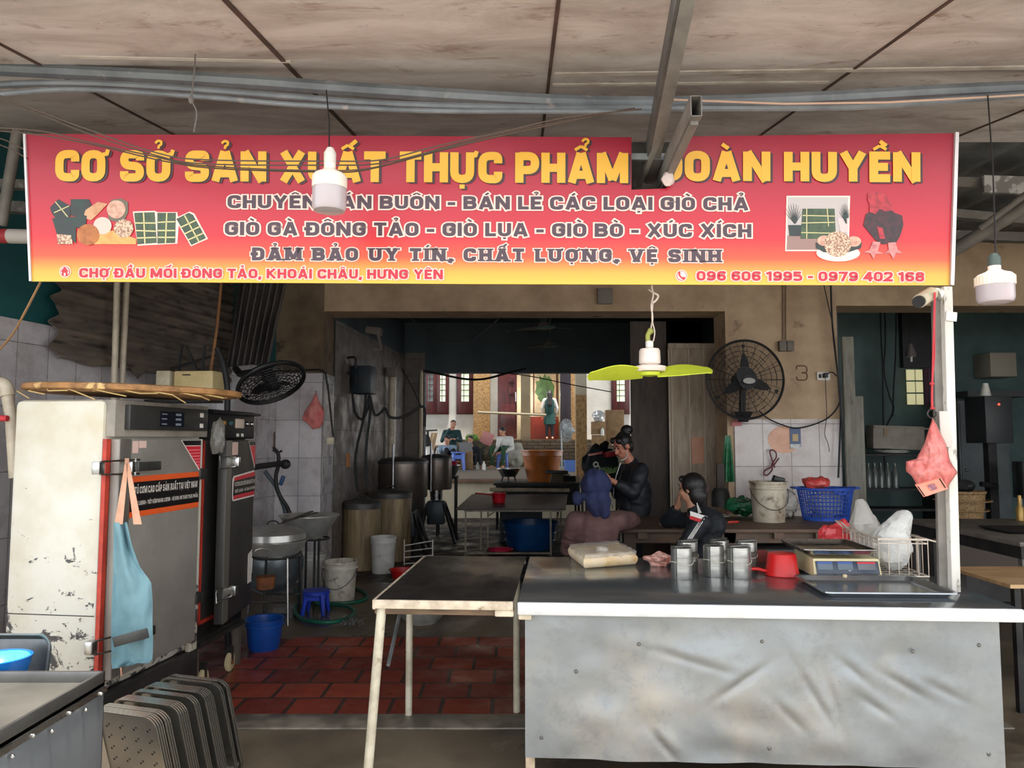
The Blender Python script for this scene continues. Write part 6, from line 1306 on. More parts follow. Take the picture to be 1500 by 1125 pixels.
def mould(label, p, r, h, ang, first=None):
    t = thing('meat_mould', label, 'mould', (p.x, p.y, .8), ang, 'cylindrical meat moulds on the counter')
    MB().lathe([(0, 0), (r * .97, 0), (r, .004), (r, h * .34), (r * 1.012, h * .345), (r * 1.012, h * .36), (r, h * .365), (r, h * .68), (r * 1.012, h * .685), (r * 1.012, h * .7), (r, h * .705), (r, h * .93), (r * .97, h * .95)], None, 40).build('body', mold_m, t)
    MB().lathe([(r * .98, h * .93), (r * 1.0, h * .94), (r * .98, h * .985), (r * .92, h), (0, h * .985)], None, 40).build('lid', mold_m, t)
    for s_ in (-1, 1): MB().box((s_ * (r + .006), 0, h * .5), (.006, .03, h * .98), None, .001).build('side_strap', strap_m, t)
    MB().bar((-r - .008, 0, h + .006), (r + .008, 0, h + .006), .03, .006).build('top_strap', strap_m, t)
    MB().tube([((r + .004 + .006 * abs(cos(2 * pi * k / 28))) * cos(2 * pi * k / 28), (r + .004) * sin(2 * pi * k / 28), h * (.52 + .05 * cos(2 * pi * k / 28 * 2))) for k in range(28)], .0016, 5, True).build('rubber_band', M('band_pale', c(206, 200, 180), rough=.6), t)
    return t
for lb_, x, y, dx, a in (('front left steel meat mould, beside the pink meat lump', 1002, 850, 0, 35), ('front middle steel meat mould of the three nearest', 1050, 846, 0, 40), ('front right steel meat mould, next to the red dipper', 1088, 849, 0, 20)):
    mould(lb_, CZ(x, y) + V((0, .05, 0)), .052, .155, R(a))
for lb_, x, y, a in (('rear left steel meat mould behind the front left mould', 1014, 841, 30), ('rear middle steel meat mould between the front middle and right moulds', 1062, 838, 45), ('rear right steel meat mould behind the front right mould', 1102, 841, 20)):
    mould(lb_, CZ(x, y) + V((.0, .095, 0)), .05, .155, R(a))
rd_ = thing('red_dipper', 'red plastic dipper lying upside down between the moulds and the scale', 'dipper', tuple(CZ(1153, 846) + V((0, .07, 0))))
MB().lathe([(.083, 0), (.087, .004), (.083, .012), (.07, .108), (.066, .112), (0, .114)], None, 40).build('cup', red_p, rd_, solid=.003); MB().tube([(-.08, 0, .02), (-.13, -.005, .032), (-.2, -.01, .034)], [.012, .013, .015], 10, flat=.7).build('handle', red_p, rd_)
tag(MB().box(CZ(1122, 829) + V((0, .12, .035)), (.09, .02, .07), (R(12), 0, 0), .004).build('red_pack', M('pack_redwhite', c(130, 60, 54), c(214, 190, 184), rough=.35, scale=7, th=(.6, .66)), None, True), 'small dark red pack standing behind the red dipper handle', 'pack')
# weighing scale
s0, s1 = CZ(1194, 847), CZ(1292, 847)
wsc = thing('weighing_scale', 'cream electronic weighing scale with a dark display panel and steel tray', 'scale', ((s0.x + s1.x) / 2, s0.y, .8), R(-2))
sw = (s1 - s0).length / 2; scm = M('scale_cream', c(226, 212, 166), c(210, 194, 148), rough=.45, scale=6)
MB()._add([(-sw, 0, .008), (sw, 0, .008), (sw * 1.0, .34, .008), (-sw * 1.0, .34, .008), (-sw * .97, .03, .092), (sw * .97, .03, .092), (sw * .9, .34, .1), (-sw * .9, .34, .1)], [(0, 1, 2, 3), (4, 5, 6, 7), (0, 1, 5, 4), (1, 2, 6, 5), (2, 3, 7, 6), (3, 0, 4, 7)]).build('body', scm, wsc)
tl = atan2(.03, .084)
dpn = MB().box((0, .009, .05), (sw * 1.86, .004, .066), (-tl, 0, 0), .001).build('display_panel', M('panel_blue', c(52, 62, 78), c(42, 50, 66), rough=.3, scale=6), wsc)
for x, w_, m_ in ((-.112, .075, M('lcd_grey', c(92, 104, 116), rough=.2)), (-.012, .075, M('lcd_grey', c(92, 104, 116))), (.095, .09, M('lcd_dim', c(104, 104, 112), rough=.2))):
    MB().box((x, .0075, .055), (w_, .004, .03), (-tl, 0, 0)).build('readout', m_, dpn)
for x, w_, m_ in ((-.112, .075, M('strip_blue', c(70, 96, 170))), (-.012, .075, M('strip_blue', c(70, 96, 170))), (.095, .09, lab_r)): MB().box((x, .0125, .074), (w_, .004, .008), (-tl, 0, 0)).build('label_strip', m_, dpn)
m = MB()
for i in range(10): m.box((-.15 + .033 * i, .0035, .028 + .004 * (i % 3)), (.024, .003, .0025), (-tl, R(8 * (i % 2)), 0))
m.build('scratch_mark', lab_w, dpn)
for x in (-.1, .1): MB().cyl((x, .17, .098), (x, .17, .118), .016, n=10).build('tray_support', steel_d, wsc)
MB().rloft([(.30, .34, .02, 0), (.33, .37, .03, .004), (.36, .4, .03, .026), (.372, .412, .03, .027), (.372, .412, .03, .023), (.362, .402, .03, .021), (.334, .374, .03, .002), (.3, .34, .02, -.003)], Matrix.Translation((-.045, .17, .12)), 5, True, True).build('weighing_tray', steel_b, wsc)
for x in (-.13, .13):
    for y in (.03, .3): MB().cyl((x, y, 0), (x, y, .012), .014, n=10).build('foot', black, wsc)
# big tray in front of the scale
q0, q1, q2, q3 = CZ(1204, 880), CZ(1403, 880), CZ(1343, 848), CZ(1164, 848)
bt = thing('serving_tray', 'large flat steel tray at the front right corner of the counter', 'tray', tuple((q0 + q1 + q2 + q3) / 4), R(-2.5))
tw, td = .59, .44
MB().rloft([(tw - .1, td - .1, .03, 0.002), (tw - .06, td - .06, .03, .003), (tw - .03, td - .03, .03, .024), (tw - .002, td - .002, .035, .026), (tw, td, .035, .02), (tw - .006, td - .006, .035, .02), (tw - .036, td - .036, .03, .019), (tw - .065, td - .065, .03, 0.0), (tw - .1, td - .1, .03, -.0)], Matrix.Translation((0, 0, .001)), 6, True, True).build('dish', M('tray_grey', c(150, 154, 156), c(128, 132, 136), rough=.2, metal=.8, scale=3), bt)
tag(MB().ball(CZ(1238, 853) + V((0, -.0, .03)), (.012, .01, .01), 8).build('crumb', M('clove', c(206, 186, 150), rough=.6), None, True), 'tiny tan crumb on the rear rim of the large steel tray', 'crumb')
# wire basket and bags
wb = thing('wire_basket', 'white wire basket full of plastic bags at the right of the counter', 'basket', tuple(CZ(1331, 847) + V((.012, .28, 0))), R(-5))
bw_, bd_, bh_ = .24, .52, .19; wmat = M('wire_white', c(222, 208, 192), c(190, 172, 154), rough=.45, metal=.2)
def rect(z, g=0): return [(-bw_ / 2 - g, -bd_ / 2 - g, z), (bw_ / 2 + g, -bd_ / 2 - g, z), (bw_ / 2 + g, bd_ / 2 + g, z), (-bw_ / 2 - g, bd_ / 2 + g, z)]
MB().tube(rect(bh_), .0055, 6, True).tube(rect(bh_ - .02), .003, 6, True).build('top_rim', wmat, wb); MB().tube(rect(.006), .004, 6, True).build('base_rim', wmat, wb)
m = MB()
for k in range(6):
    x = -bw_ / 2 + bw_ * k / 5; m.tube([(x, -bd_ / 2, bh_), (x, -bd_ / 2, .006), (x, bd_ / 2, .006), (x, bd_ / 2, bh_)], .0022, 5)
for k in range(9):
    y = -bd_ / 2 + bd_ * k / 8; m.tube([(-bw_ / 2, y, bh_), (-bw_ / 2, y, .006), (bw_ / 2, y, .006), (bw_ / 2, y, bh_)], .0022, 5)
m.build('wire_grid', wmat, wb)
MB().tube([(bw_ / 2, -bd_ / 2, bh_), (bw_ / 2 + .05, -bd_ / 2, bh_ - .012), (bw_ / 2 + .05, -bd_ / 2 + .12, bh_ - .012), (bw_ / 2, -bd_ / 2 + .12, bh_)], .004, 6).tube([(-bw_ / 2, bd_ / 2 - .1, bh_), (-bw_ / 2 - .04, bd_ / 2 - .1, bh_ + .04), (-bw_ / 2 - .04, bd_ / 2, bh_ + .04), (-bw_ / 2, bd_ / 2, bh_)], .004, 6).build('handle', wmat, wb)
filmw = M('film_white', c(244, 243, 238), c(230, 228, 222), rough=.25, scale=6, trans=.15, alpha=.9, bump=.8, bscale=14, bdist=.02)
filmc = M('film_clear', c(232, 228, 220), c(214, 210, 200), rough=.18, scale=6, trans=.35, alpha=.66, bump=.8, bscale=12, bdist=.02)
pb_ = MB().ball((0, 0, .1), (.11, .12, .13), 30).cap((.03, .0, .2), (.08, .02, .27), .07, .05, 18)
def plastic(name, label, mb, mat, loc, seed, amp=.03):
    mb.bm.normal_update()
    for v in mb.bm.verts: v.co += v.normal * amp * 1.6 * (abs(noise.noise(v.co * 13 + V((seed, 0, 0)))) - .25 + .7 * abs(noise.noise(v.co * 27 + V((0, seed, 0)))))
    mb.jitter(amp, 7, seed); z0_ = mb.bounds()[0].z
    for v in mb.bm.verts: v.co.z -= z0_
    o = mb.build(name, mat, None, False, True, 22); o.location = loc
    return tag(o, label, 'bag')
ctr = CZ(1331, 847)
plastic('plastic_bag', 'white plastic bag filling the front of the wire basket', MB().ball((0, 0, .105), (.085, .095, .12), 30).cap((.03, 0, .2), (.07, .02, .25), .06, .04, 18), filmw, (ctr.x + .0, ctr.y + .155, .812), 2, .016)
plastic('plastic_bag', 'clear plastic bag rising at the back of the wire basket', MB().ball((0, 0, .12), (.08, .09, .13), 30).cap((-.02, .0, .2), (-.03, .0, .29), .075, .03, 18), filmc, (ctr.x - .02, ctr.y + .4, .812), 7, .018)
plastic('red_plastic_bag', 'crumpled red plastic bag behind the weighing scale', MB().ball((0, 0, .08), (.1, .07, .085), 26).ball((.03, 0, .12), (.06, .05, .06), 20), M('film_red', c(222, 70, 74), c(206, 170, 160), rough=.25, scale=7, th=(.5, .62), bump=.6), tuple(CZ(1240, 822) + V((.0, .1, .02))), 5, .03)

# ================================================================ wooden bench along the tiled pier and what stands on it
wt_m = M('bench_wood', c(110, 86, 68), c(80, 62, 48), rough=.55, scale=3, stretch=(1, 5, 1), detail=7)
be = thing('wooden_bench', 'long brown wooden bench table along the tiled pier', 'bench', (2.05, 6.95, 0))
MB().bb((-1.27, -.55, .71), (1.15, .55, .74), .004).build('table_top', wt_m, be)
for x in (-1.05, -.2, 1.0):
    for y in (-.46, .46): MB().bb((x - .05, y - .04, 0), (x + .05, y + .04, .71)).build('leg', M('leg_plank', c(92, 78, 66), rough=.8), be)
MB().bb((-1.0, -.5, .62), (1.0, -.47, .71)).build('front_rail', wt_m, be)
MB().bb((-.0, -.4, .02), (1.1, .4, .55), .01).build('under_box', M('under_box', c(92, 86, 84), c(76, 68, 66), rough=.7, scale=2), be)
for x in (-.95, .2, .55): MB().bb((x - .04, -.545, .66), (x + .04, -.5, .71)).build('corner_block', wt_m, be)
def BZ(px, py): return G(px, py, .74)
bucket('grimy white bucket with a wire handle on the wooden bench', tuple(BZ(1136, 767) + V((0, .17, .001))), .168, .37, M('bucket_filthy', c(206, 196, 176), c(168, 152, 128), rough=.6, scale=5, spots=(c(104, 78, 58), 9, .54, .68)), True, swing=0)
tag(MB().box(BZ(1153, 767) + V((.0, .2, .38)), (.1, .06, .06), (0, R(20), 0), .01).jitter(.008, 20).build('black_rag', black, None, True), 'black rag over the rim of the grimy bucket', 'rag')
bk = thing('blue_basket', 'blue plastic mesh basket full of bags on the wooden bench', 'basket', tuple(BZ(1223, 765) + V((0, .2, .001))))
bkm = M('basket_blue', c(52, 92, 190), c(42, 78, 168), rough=.4); m = MB(); R0, R1, hh = .205, .255, .3
for k in range(44):
    a = 2 * pi * k / 44; m.tube([(R0 * cos(a), R0 * sin(a) * .8, .01), (R1 * cos(a), R1 * sin(a) * .8, hh)], .0055, 4)
for k in range(8):
    z = .03 + .255 * k / 7; r = R0 + (R1 - R0) * z / hh; m.tube([(r * cos(2 * pi * j / 44), r * sin(2 * pi * j / 44) * .8, z) for j in range(44)], .0055, 4, True)
m.build('mesh_wall', bkm, bk); MB().lathe([(R1 - .004, hh - .02), (R1 + .012, hh - .015), (R1 + .016, hh + .004), (R1 - .004, hh + .004)], None, 44, sy=.8).build('rim', bkm, bk); MB().lathe([(0, 0), (R0, 0), (R0 + .004, .03), (R0 - .004, .03), (0, .01)], None, 44, sy=.8).build('base', bkm, bk)
for s_ in (-1, 1): MB().tube([(s_ * (R1 + .0) , -.07, hh), (s_ * (R1 + .045), -.05, hh + .0), (s_ * (R1 + .045), .05, hh), (s_ * R1, .07, hh)], .011, 6).build('handle', bkm, bk)
MB().tube(smooth([V((-.01, -.205, hh - .01)), V((.03, -.215, hh - .04)), V((.08, -.21, hh - .045)), V((.12, -.19, hh - .01))]), .011, 6).build('handle', bkm, bk)
lc = BZ(1223, 765) + V((0, .2, .0))
plastic('plastic_bag', 'clear crumpled bags filling the blue basket', MB().ball((0, 0, .15), (.15, .11, .12), 30), M('film_mixed', c(150, 160, 176), c(190, 180, 180), rough=.25, scale=9, bump=.7), (lc.x, lc.y, .75), 9, .02)
plastic('red_plastic_bag', 'red plastic bag on top in the blue basket', MB().ball((0, 0, .05), (.12, .09, .05), 24), M('film_red2', c(190, 60, 56), c(214, 90, 84), rough=.3, scale=6), (lc.x - .1, lc.y - .02, 1.02), 12, .02)
grf = M('film_green', c(36, 106, 66), c(60, 140, 96), rough=.25, scale=8, trans=.2, bump=.7)
plastic('green_plastic_bag', 'crumpled green plastic bags left of the grimy bucket on the bench', MB().ball((0, 0, .06), (.16, .12, .07), 28), grf, tuple(BZ(1097, 762) + V((0, .22, .005))), 15, .035)
plastic('clear_plastic_bag', 'grey clear bags on the bench between the bucket and the basket', MB().ball((0, 0, .1), (.09, .1, .12), 24), filmc, tuple(BZ(1172, 765) + V((.0, .3, .005))), 17, .03)
tag(MB().box(BZ(1170, 760) + V((-.02, .2, .101)), (.09, .05, .2), None, .005).build('brown_carton', M('carton', c(150, 120, 84)), None, True), 'small brown carton standing behind the grimy bucket', 'carton')
pl_ = thing('white_plate', 'white plate on the bench behind the girl in the striped jacket', 'plate', tuple(BZ(1062, 762) + V((0, .25, .001))))
MB().lathe([(0, 0), (.07, 0), (.13, .02), (.128, .024), (.07, .006), (0, .006)], None, 32).build('dish', white_p, pl_)
kn = thing('red_knife', 'knife with a red handle lying on the bench edge', 'knife', tuple(BZ(1072, 768)))
MB().bar(BZ(1066, 767) + V((0, 0, .012)), BZ(1082, 766) + V((0, 0, .012)), .02, .02, .008).build('handle', M('knife_red', c(206, 60, 44), rough=.4), kn, True); MB().bar(BZ(1057, 767.5) + V((0, 0, .008)), BZ(1066, 767) + V((0, 0, .01)), .022, .004).build('blade', steel_b, kn, True)
tag(MB().tube(wpts([(1064, 752), (1085, 741), (1105, 733)], 7.3), .018, 8).build('brown_cloth', M('rag_brown', c(110, 70, 62), rough=.8), None, True), 'brown rolled rag leaning behind the green plastic bags', 'rag')
pn_ = thing('dark_holder', 'dark tall holder standing beside the plank door on the bench', 'holder', tuple(P(1057, 742, 7.45)))
MB().tube([P(1057, 741, 7.45), P(1055, 720, 7.45), P(1055, 715, 7.45)], [.1, .085, .06], 14).build('pot', iron, pn_, True); MB().box(P(1055, 698, 7.45), (.07, .05, .26)).build('holder_neck', M('dark_rust', c(60, 48, 42), rough=.7), pn_, True)
tag(MB().grid(lambda u, v: P(1066 + (u - .5) * (8 + 12 * v), 638 + 68 * v, 7.955 - .05 * v + .03 * sin(u * 12) * v), 24, 10, .004).build('green_bag_bunch', grf, None, True), 'bunch of green plastic bags hanging at the edge of the tiled pier', 'bags')
ro_ = tag(MB().tube(smooth(wpts([(1037, 710), (1034, 735), (1031, 766)], 6.75)), .012, 8).build('steel_rod', M('rod_maroon', c(70, 40, 42), rough=.5), None, True), 'dark handle standing up behind the girl in the striped jacket', 'handle')
tag(MB().box(BZ(930, 764) + V((0, .0, .02)), (.09, .04, .03), (0, 0, R(20)), .01).build('phone_case', M('case_white', c(206, 196, 186), c(150, 40, 44), rough=.5, scale=18), None, True), 'small white and red pouch on the bench in front of the standing woman', 'pouch')
tag(MB().box(BZ(981, 770) + V((0, .02, .01)), (.16, .08, .018), (0, 0, R(-4)), .004).build('white_tray', white_p, None, True), 'flat white board under the elbow of the girl in the striped jacket', 'board')
# on the tan pier
wf2 = thing('wall_fan', 'big round black industrial fan on the tan pier', 'fan', tuple(P(1090, 618, 7.75)))
fm4 = Matrix.Translation(P(1092, 556, 7.62)) @ Matrix.Rotation(R(4), 4, 'Z') @ Matrix.Rotation(pi / 2, 4, 'X')
gm = M('guard_black', c(40, 38, 40), rough=.5)
fan_cage(fm4, .40, .09, 26, 24, .0022).build('front_guard', gm, wf2, True); fan_cage(fm4, .40, -.09, 8, 16, .003).build('rear_guard', gm, wf2, True)
MB().tube([fm4 @ V((.4 * cos(2 * pi * j / 56), .4 * sin(2 * pi * j / 56), 0)) for j in range(56)], .013, 8, True).build('guard_rim', gm, wf2, True)
for k in range(3): fan_blade(fm4, .36, R((93, -20, 212)[k]), .3, .11).build('blade', M('blade_black', c(34, 34, 38), rough=.4), wf2, True)
MB().cyl(fm4 @ V((0, 0, .06)), fm4 @ V((0, 0, -.2)), .1, .08, 24).build('motor', black, wf2, True); MB().cyl(fm4 @ V((-.03, .04, .06)), fm4 @ V((-.03, .04, .07)), .09, .09, 24).build('hub', black, wf2, True)
MB().lathe([(.0, 0), (.06, 0), (.06, .004), (0, .005)], None, 28, fm4 @ Matrix.Translation((.0, -.02, .096)), sx=1.05, sy=.5).build('badge', M('badge_grey', c(150, 146, 140), rough=.4), wf2, True)
MB().bar(P(1088, 560, 7.8), P(1087, 612, 7.84), .05, .06).build('stem', black, wf2, True); MB()._add([P(1076, 603, 7.74), P(1103, 603, 7.74), P(1096, 618, 7.78), P(1082, 618, 7.78), P(1076, 603, 7.98), P(1103, 603, 7.98), P(1096, 618, 7.98), P(1082, 618, 7.98)], [(0, 1, 2, 3), (4, 5, 6, 7), (0, 1, 5, 4), (1, 2, 6, 5), (2, 3, 7, 6), (3, 0, 4, 7)]).build('wall_bracket', black, wf2, True)
sw_ = thing('switch_panel', 'pair of grey switch boxes on the tan pier right above the big fan', 'switch', tuple(P(1151, 515, 7.95)))
for px in (1146, 1157): MB().box(P(px, 507, 7.96), (.075, .06, .11), None, .006).build('switch_box', M('switch_grey', c(120, 110, 100), c(96, 88, 80), rough=.6), sw_, True)
MB().tube(wpts([(1147, 498), (1147, 418)], 7.985), .006, 6).tube(wpts([(1151, 498), (1151, 418)], 7.985), .006, 6).build('feed_cable', M('cable_tan', c(120, 98, 76), rough=.6), sw_, True)
po = thing('power_outlet', 'white power outlet with a black plug on the tan pier', 'outlet', tuple(P(1206, 556, 7.95)))
MB().box(P(1206, 551, 7.985), (.14, .03, .09), None, .006).build('faceplate', white_p, po, True); MB().box(P(1209, 550, 7.94), (.04, .06, .05), None, .008).build('plug', black, po, True); MB().box(P(1201, 551, 7.967), (.025, .01, .04)).build('socket_hole', iron, po, True)
MB().tube(smooth(wpts([(1210, 550), (1218, 545), (1226, 551)], 7.94)), .006, 6).tube(smooth(wpts([(1209, 553), (1210, 580), (1211, 610), (1208, 635), (1213, 650), (1215, 662)], 7.94)), .004, 6).build('lead', rubber, po, True)
tag(MB().tube(smooth(wpts([(1112, 602), (1125, 613), (1145, 622), (1165, 627), (1185, 624), (1210, 614), (1226, 598), (1232, 580)], 7.92)), .008, 6).build('fan_cable', rubber, None, True), 'dark cable drooping from the big fan across the white tiles', 'cable')
stk = thing('wall_sticker', 'blue sticker with a beige square on the white tiles', 'sticker', tuple(P(1165, 656, 7.96)))
MB().box(P(1165, 641, 7.978), (.115, .006, .2)).build('sheet', M('sticker_blue', c(64, 84, 124), rough=.4), stk, True); MB().box(P(1165, 641, 7.972), (.06, .004, .075)).build('beige_square', M('sticker_beige', c(190, 166, 120), rough=.5), stk, True); MB().box(P(1165, 654, 7.973), (.11, .005, .05)).build('torn_foil', M('foil', c(200, 200, 196), c(130, 140, 140), rough=.3, scale=20), stk, True)
tag(MB().lathe([(0, 0), (.16, 0), (.16, .002), (0, .002)], None, 32, Matrix.Translation(P(1149, 644, 7.984)) @ Matrix.Rotation(pi / 2, 4, 'X'), sx=1.1, sy=.9).build('orange_mark', M('mark_orange', c(226, 172, 142), c(206, 150, 124), rough=.4, scale=6), None, True), 'faded round orange patch on the white tiles behind the blue sticker', 'patch')
tag(MB().box(P(1079, 620, 7.978), (.11, .006, .06)).build('red_sticker', M('sticker_pink', c(190, 90, 92), c(160, 100, 96), rough=.4, scale=30), None, True), 'small faded red sticker at the top left corner of the white tiles', 'sticker')
tag(MB().tube(smooth(wpts([(1135, 685), (1128, 664), (1130, 659), (1136, 662), (1137, 670), (1131, 680), (1131, 688), (1124, 696), (1119, 694), (1121, 689), (1129, 685), (1133, 682), (1141, 671)], 7.93)), .008, 6).build('cord_loop', M('cord_maroon', c(110, 52, 52), rough=.7), None, True), 'knotted dark red cord hanging on the white tiles above the bucket', 'cord')
gf = tag(text_part('chalk_number', '3', M('chalk_dark', c(110, 84, 62), rough=.9), None, 0, .16, 0, .2, 0, t=.07), 'thin scrawled number 3 on the tan pier', 'writing'); gf.location = P(1164, 560, 7.996)
tag(MB().box(P(886, 434, 7.97), (.16, .04, .17), None, .01).build('lintel_box', M('dusty_box', c(120, 110, 104)), None, True), 'small dusty grey box on the lintel just under the sign', 'box')
for lb_, pts, d in (('dark cable down the right edge of the tan pier, thicker one', [(1217, 418), (1219, 470), (1224, 520), (1230, 570), (1232, 600), (1230, 650), (1228, 700)], 7.9), ('dark cable down the right edge of the tan pier, thinner one', [(1207, 418), (1214, 450), (1220, 480), (1226, 540), (1230, 590), (1236, 640)], 7.87)):
    tag(MB().tube(smooth(wpts(pts, d)), .011 if 'thicker' in lb_ else .006, 6).build('pier_cable', rubber, None, True), lb_, 'cable')
# ================================================================ side room on the right
for lb_, pts in (('left one of the black cables hanging in the side room', [(1289, 434), (1291, 500), (1293, 540), (1294, 620), (1296, 700)]), ('middle black cable hanging in the side room', [(1296, 434), (1297, 500), (1295, 545), (1303, 580), (1309, 600), (1298, 625)]), ('thin black cable hanging in the side room nearer the window', [(1313, 434), (1312, 520), (1309, 570), (1308, 610)])):
    tag(MB().tube(smooth(wpts(pts, 10.3)), .012, 6).build('hanging_cable', rubber, None, True), lb_, 'cable')
pd = thing('pendant_lamp', 'old hanging lamp with a flat shade in the side room', 'lamp', tuple(P(1334, 526, 9.8)))
MB().tube([P(1333, 426, 9.8), P(1333, 508, 9.8)], .006, 6).build('wire', rubber, pd, True); MB().lathe([(.02, .12), (.05, .04), (.065, .0), (.065, -.05), (.0, -.05)], None, 20, Matrix.Translation(P(1334, 517, 9.8))).build('shade', M('shade_grey', c(110, 100, 100), rough=.5), pd, True); MB().cyl(P(1335, 522, 9.8), P(1335, 530, 9.8), .015, n=8).build('tube', white_p, pd, True)
cb = thing('wide_carton', 'wide pale carton leaning on the shelf of the side room', 'carton', tuple(P(1315, 662, 9.7)))
MB().box(P(1311, 641, 9.8), (.66, .2, .3), (0, R(2), 0), .006).build('case', M('carton_grey', c(156, 148, 136), c(136, 128, 116), rough=.8), cb, True); MB().box(P(1297, 632, 9.69), (.04, .01, .1)).build('tape', M('tape_tan', c(150, 124, 96)), cb, True); MB().box(P(1314, 627, 9.8), (.7, .24, .02), (0, R(2), 0)).build('flap', M('carton_grey', c(156, 148, 136)), cb, True)
sh = thing('side_shelf', 'dark shelf unit with bottles at the back of the side room', 'shelf', tuple(P(1310, 745, 9.8)))
for py in (666, 716, 745): MB().box(P(1310, py, 9.85), (1.0, .4, .03)).build('board', iron, sh, True)
for px in (1256, 1364): MB().box(V((P(px, 700, 9.85).x, 9.85, .65)), (.04, .4, 1.3)).build('side', iron, sh, True)
for lb_, px, py in (('upper of two white plates stacked under the pale carton', 1305, 662), ('lower white plate stacked under the pale carton', 1308, 664.6)): tag(MB().lathe([(0, 0), (.12, 0), (.2, .02), (.2, .026), (0, .01)], (P(px, py, 9.75).x, 9.75, P(1310, 666, 9.85).z + (.016 if 'lower' in lb_ else .034)), 24).build('plate', white_p, None, True), lb_, 'plate')
glm = M('bottle_glass', c(120, 126, 120), c(90, 96, 92), rough=.12, trans=.4)
for i, px in enumerate((1264, 1273, 1282, 1291, 1301, 1312)):
    tag(MB().lathe([(0, 0), (.045, 0), (.045, .2), (.018, .26), (.018, .32), (0, .32)], (P(px, 714, 9.75).x, 9.75, P(1310, 716, 9.85).z + .017), 14).build('glass_bottle', glm, None, True), '%s dim glass bottle in the row on the dark shelf' % ['first', 'second', 'third', 'fourth', 'fifth', 'sixth'][i], 'bottle', 'glass bottles on the dark shelf')
wk = thing('wicker_basket', 'tall tan woven basket behind the post in the side room', 'basket', tuple(V((P(1411, 760, 7.2).x, 7.2, .62))))
wkm = M('wicker', c(150, 120, 80), c(104, 80, 52), rough=.7, scale=60)
MB().lathe([(0, 0), (.15, 0), (.19, .36), (.2, .37), (.2, .39), (.185, .39), (.14, .02), (0, .02)], None, 32).build('body', wkm, wk)
for k in range(12): 
    if k % 3 == 0: MB().tube([((.152 + .0032 * k * 3.2) * cos(2 * pi * j / 32), (.152 + .0032 * k * 3.2) * sin(2 * pi * j / 32), .03 + .03 * k) for j in range(32)], .006, 5, True).build('weave_band', wkm, wk)
crumple('dark_bag', V((P(1408, 720, 7.2).x, 7.2, .99)), (.12, .1, .06), iron, 'dark bag sticking out of the woven basket', 'bag', 33, 16)
lw = thing('low_cupboard', 'low dark cupboard under the woven basket in the side room', 'cupboard', (P(1415, 800, 7.3).x, 7.4, 0)); MB().bb((-.45, -.35, 0), (.35, .35, .62), .01).build('carcass', M('cup_dark', c(78, 76, 74), c(60, 58, 58), rough=.7, scale=3), lw); MB().bb((-.42, -.365, .3), (.32, -.35, .56)).build('drawer', M('cup_brown', c(92, 80, 72), rough=.7), lw)
for x in (-.2, .1): MB().ball((x, -.38, .28), .016, 8).build('knob', white_p, lw)
ta = thing('side_table', 'dark table with a worn top at the right edge of the picture', 'table', (P(1470, 770, 5.6).x, 5.7, 0))
MB().bb((-.42, -.9, .82), (1.2, .5, .85), .004).build('table_top', M('table_grey', c(116, 108, 98), c(88, 82, 76), rough=.5, scale=4), ta); MB().bb((-.40, -.88, .74), (-.36, .48, .82)).build('side_rail', iron, ta)
for x, y in ((-.37, -.85), (-.37, .42), (1.1, -.8), (1.1, .4)): MB().bar((x, y, 0), (x, y, .8), .04, .04).build('leg', M('leg_grey', c(110, 108, 104), rough=.6, metal=.2), ta)
t = thing('flat_tray', 'black tray on the dark table at the right edge', 'tray', tuple(V((P(1490, 766, 5.4).x, 5.35, .851)))); MB().rloft([(.36, .3, .03, 0), (.42, .36, .03, .02), (.43, .37, .03, .021), (.42, .36, .03, .016), (.36, .3, .03, .004)], None, 4, True, True).build('dish', black, t)
tag(MB().lathe([(0, 0), (.03, 0), (.03, .1), (.015, .12), (.015, .2), (0, .2)], tuple(V((P(1488, 752, 6.1).x, 6.05, .851))), 12).build('brass_tap', M('brass_dull', c(160, 128, 70), metal=.5, rough=.4), None, True), 'small brass colored bottle on the dark table at the right edge', 'bottle')
nt_ = thing('plywood_table', 'low table with a pale plywood top at the right edge', 'table', (P(1500, 870, 4.3).x + .2, 4.5, 0))
MB().bb((-.34, -.3, .68), (.8, .3, .7)).build('table_top', M('plywood', c(196, 160, 116), c(170, 134, 94), rough=.6, scale=3, stretch=(1, 6, 1)), nt_)
for x in (-.28, .7):
    for y in (-.25, .25): MB().bar((x, y, 0), (x, y, .68), .035, .035).build('leg', iron, nt_)
mc = thing('dispenser_machine', 'tall dark metal machine with a red light in the side room', 'machine', (P(1474, 650, 8.6).x, 8.9, 0))
MB().bb((-.16, -.2, 1.45), (.16, .2, 2.0), .01).build('control_head', M('machine_dark', c(46, 48, 50), rough=.5), mc); MB().ball((.0, -.205, 1.9), .012, 8).build('red_light', M('pilot_red', c(255, 70, 50), emit=3), mc)
MB().bb((-.05, -.05, 0), (.05, .05, 1.45)).build('column', iron, mc); MB().cyl((-.02, 0, 2.0), (-.02, 0, 2.16), .06, .03).build('bottle_top', white_p, mc); MB().tube([(.0, -.1, .95), (-.2, -.12, .98)], .03, 8).build('valve', iron, mc)
wt2 = thing('steel_tank', 'bright steel tank fitting at the right edge beside the dark machine', 'tank', (P(1496, 690, 8.4).x, 8.4, 0)); MB().cyl((.1, 0, .85), (.1, 0, 1.25), .17, n=24).build('tank', steel, wt2); MB().tube([(-.02, 0, 0), (-.02, 0, .86)], .018, 8).build('pipe', steel, wt2); MB().cyl((.1, 0, 0), (.1, 0, .85), .05).build('stand', iron, wt2)
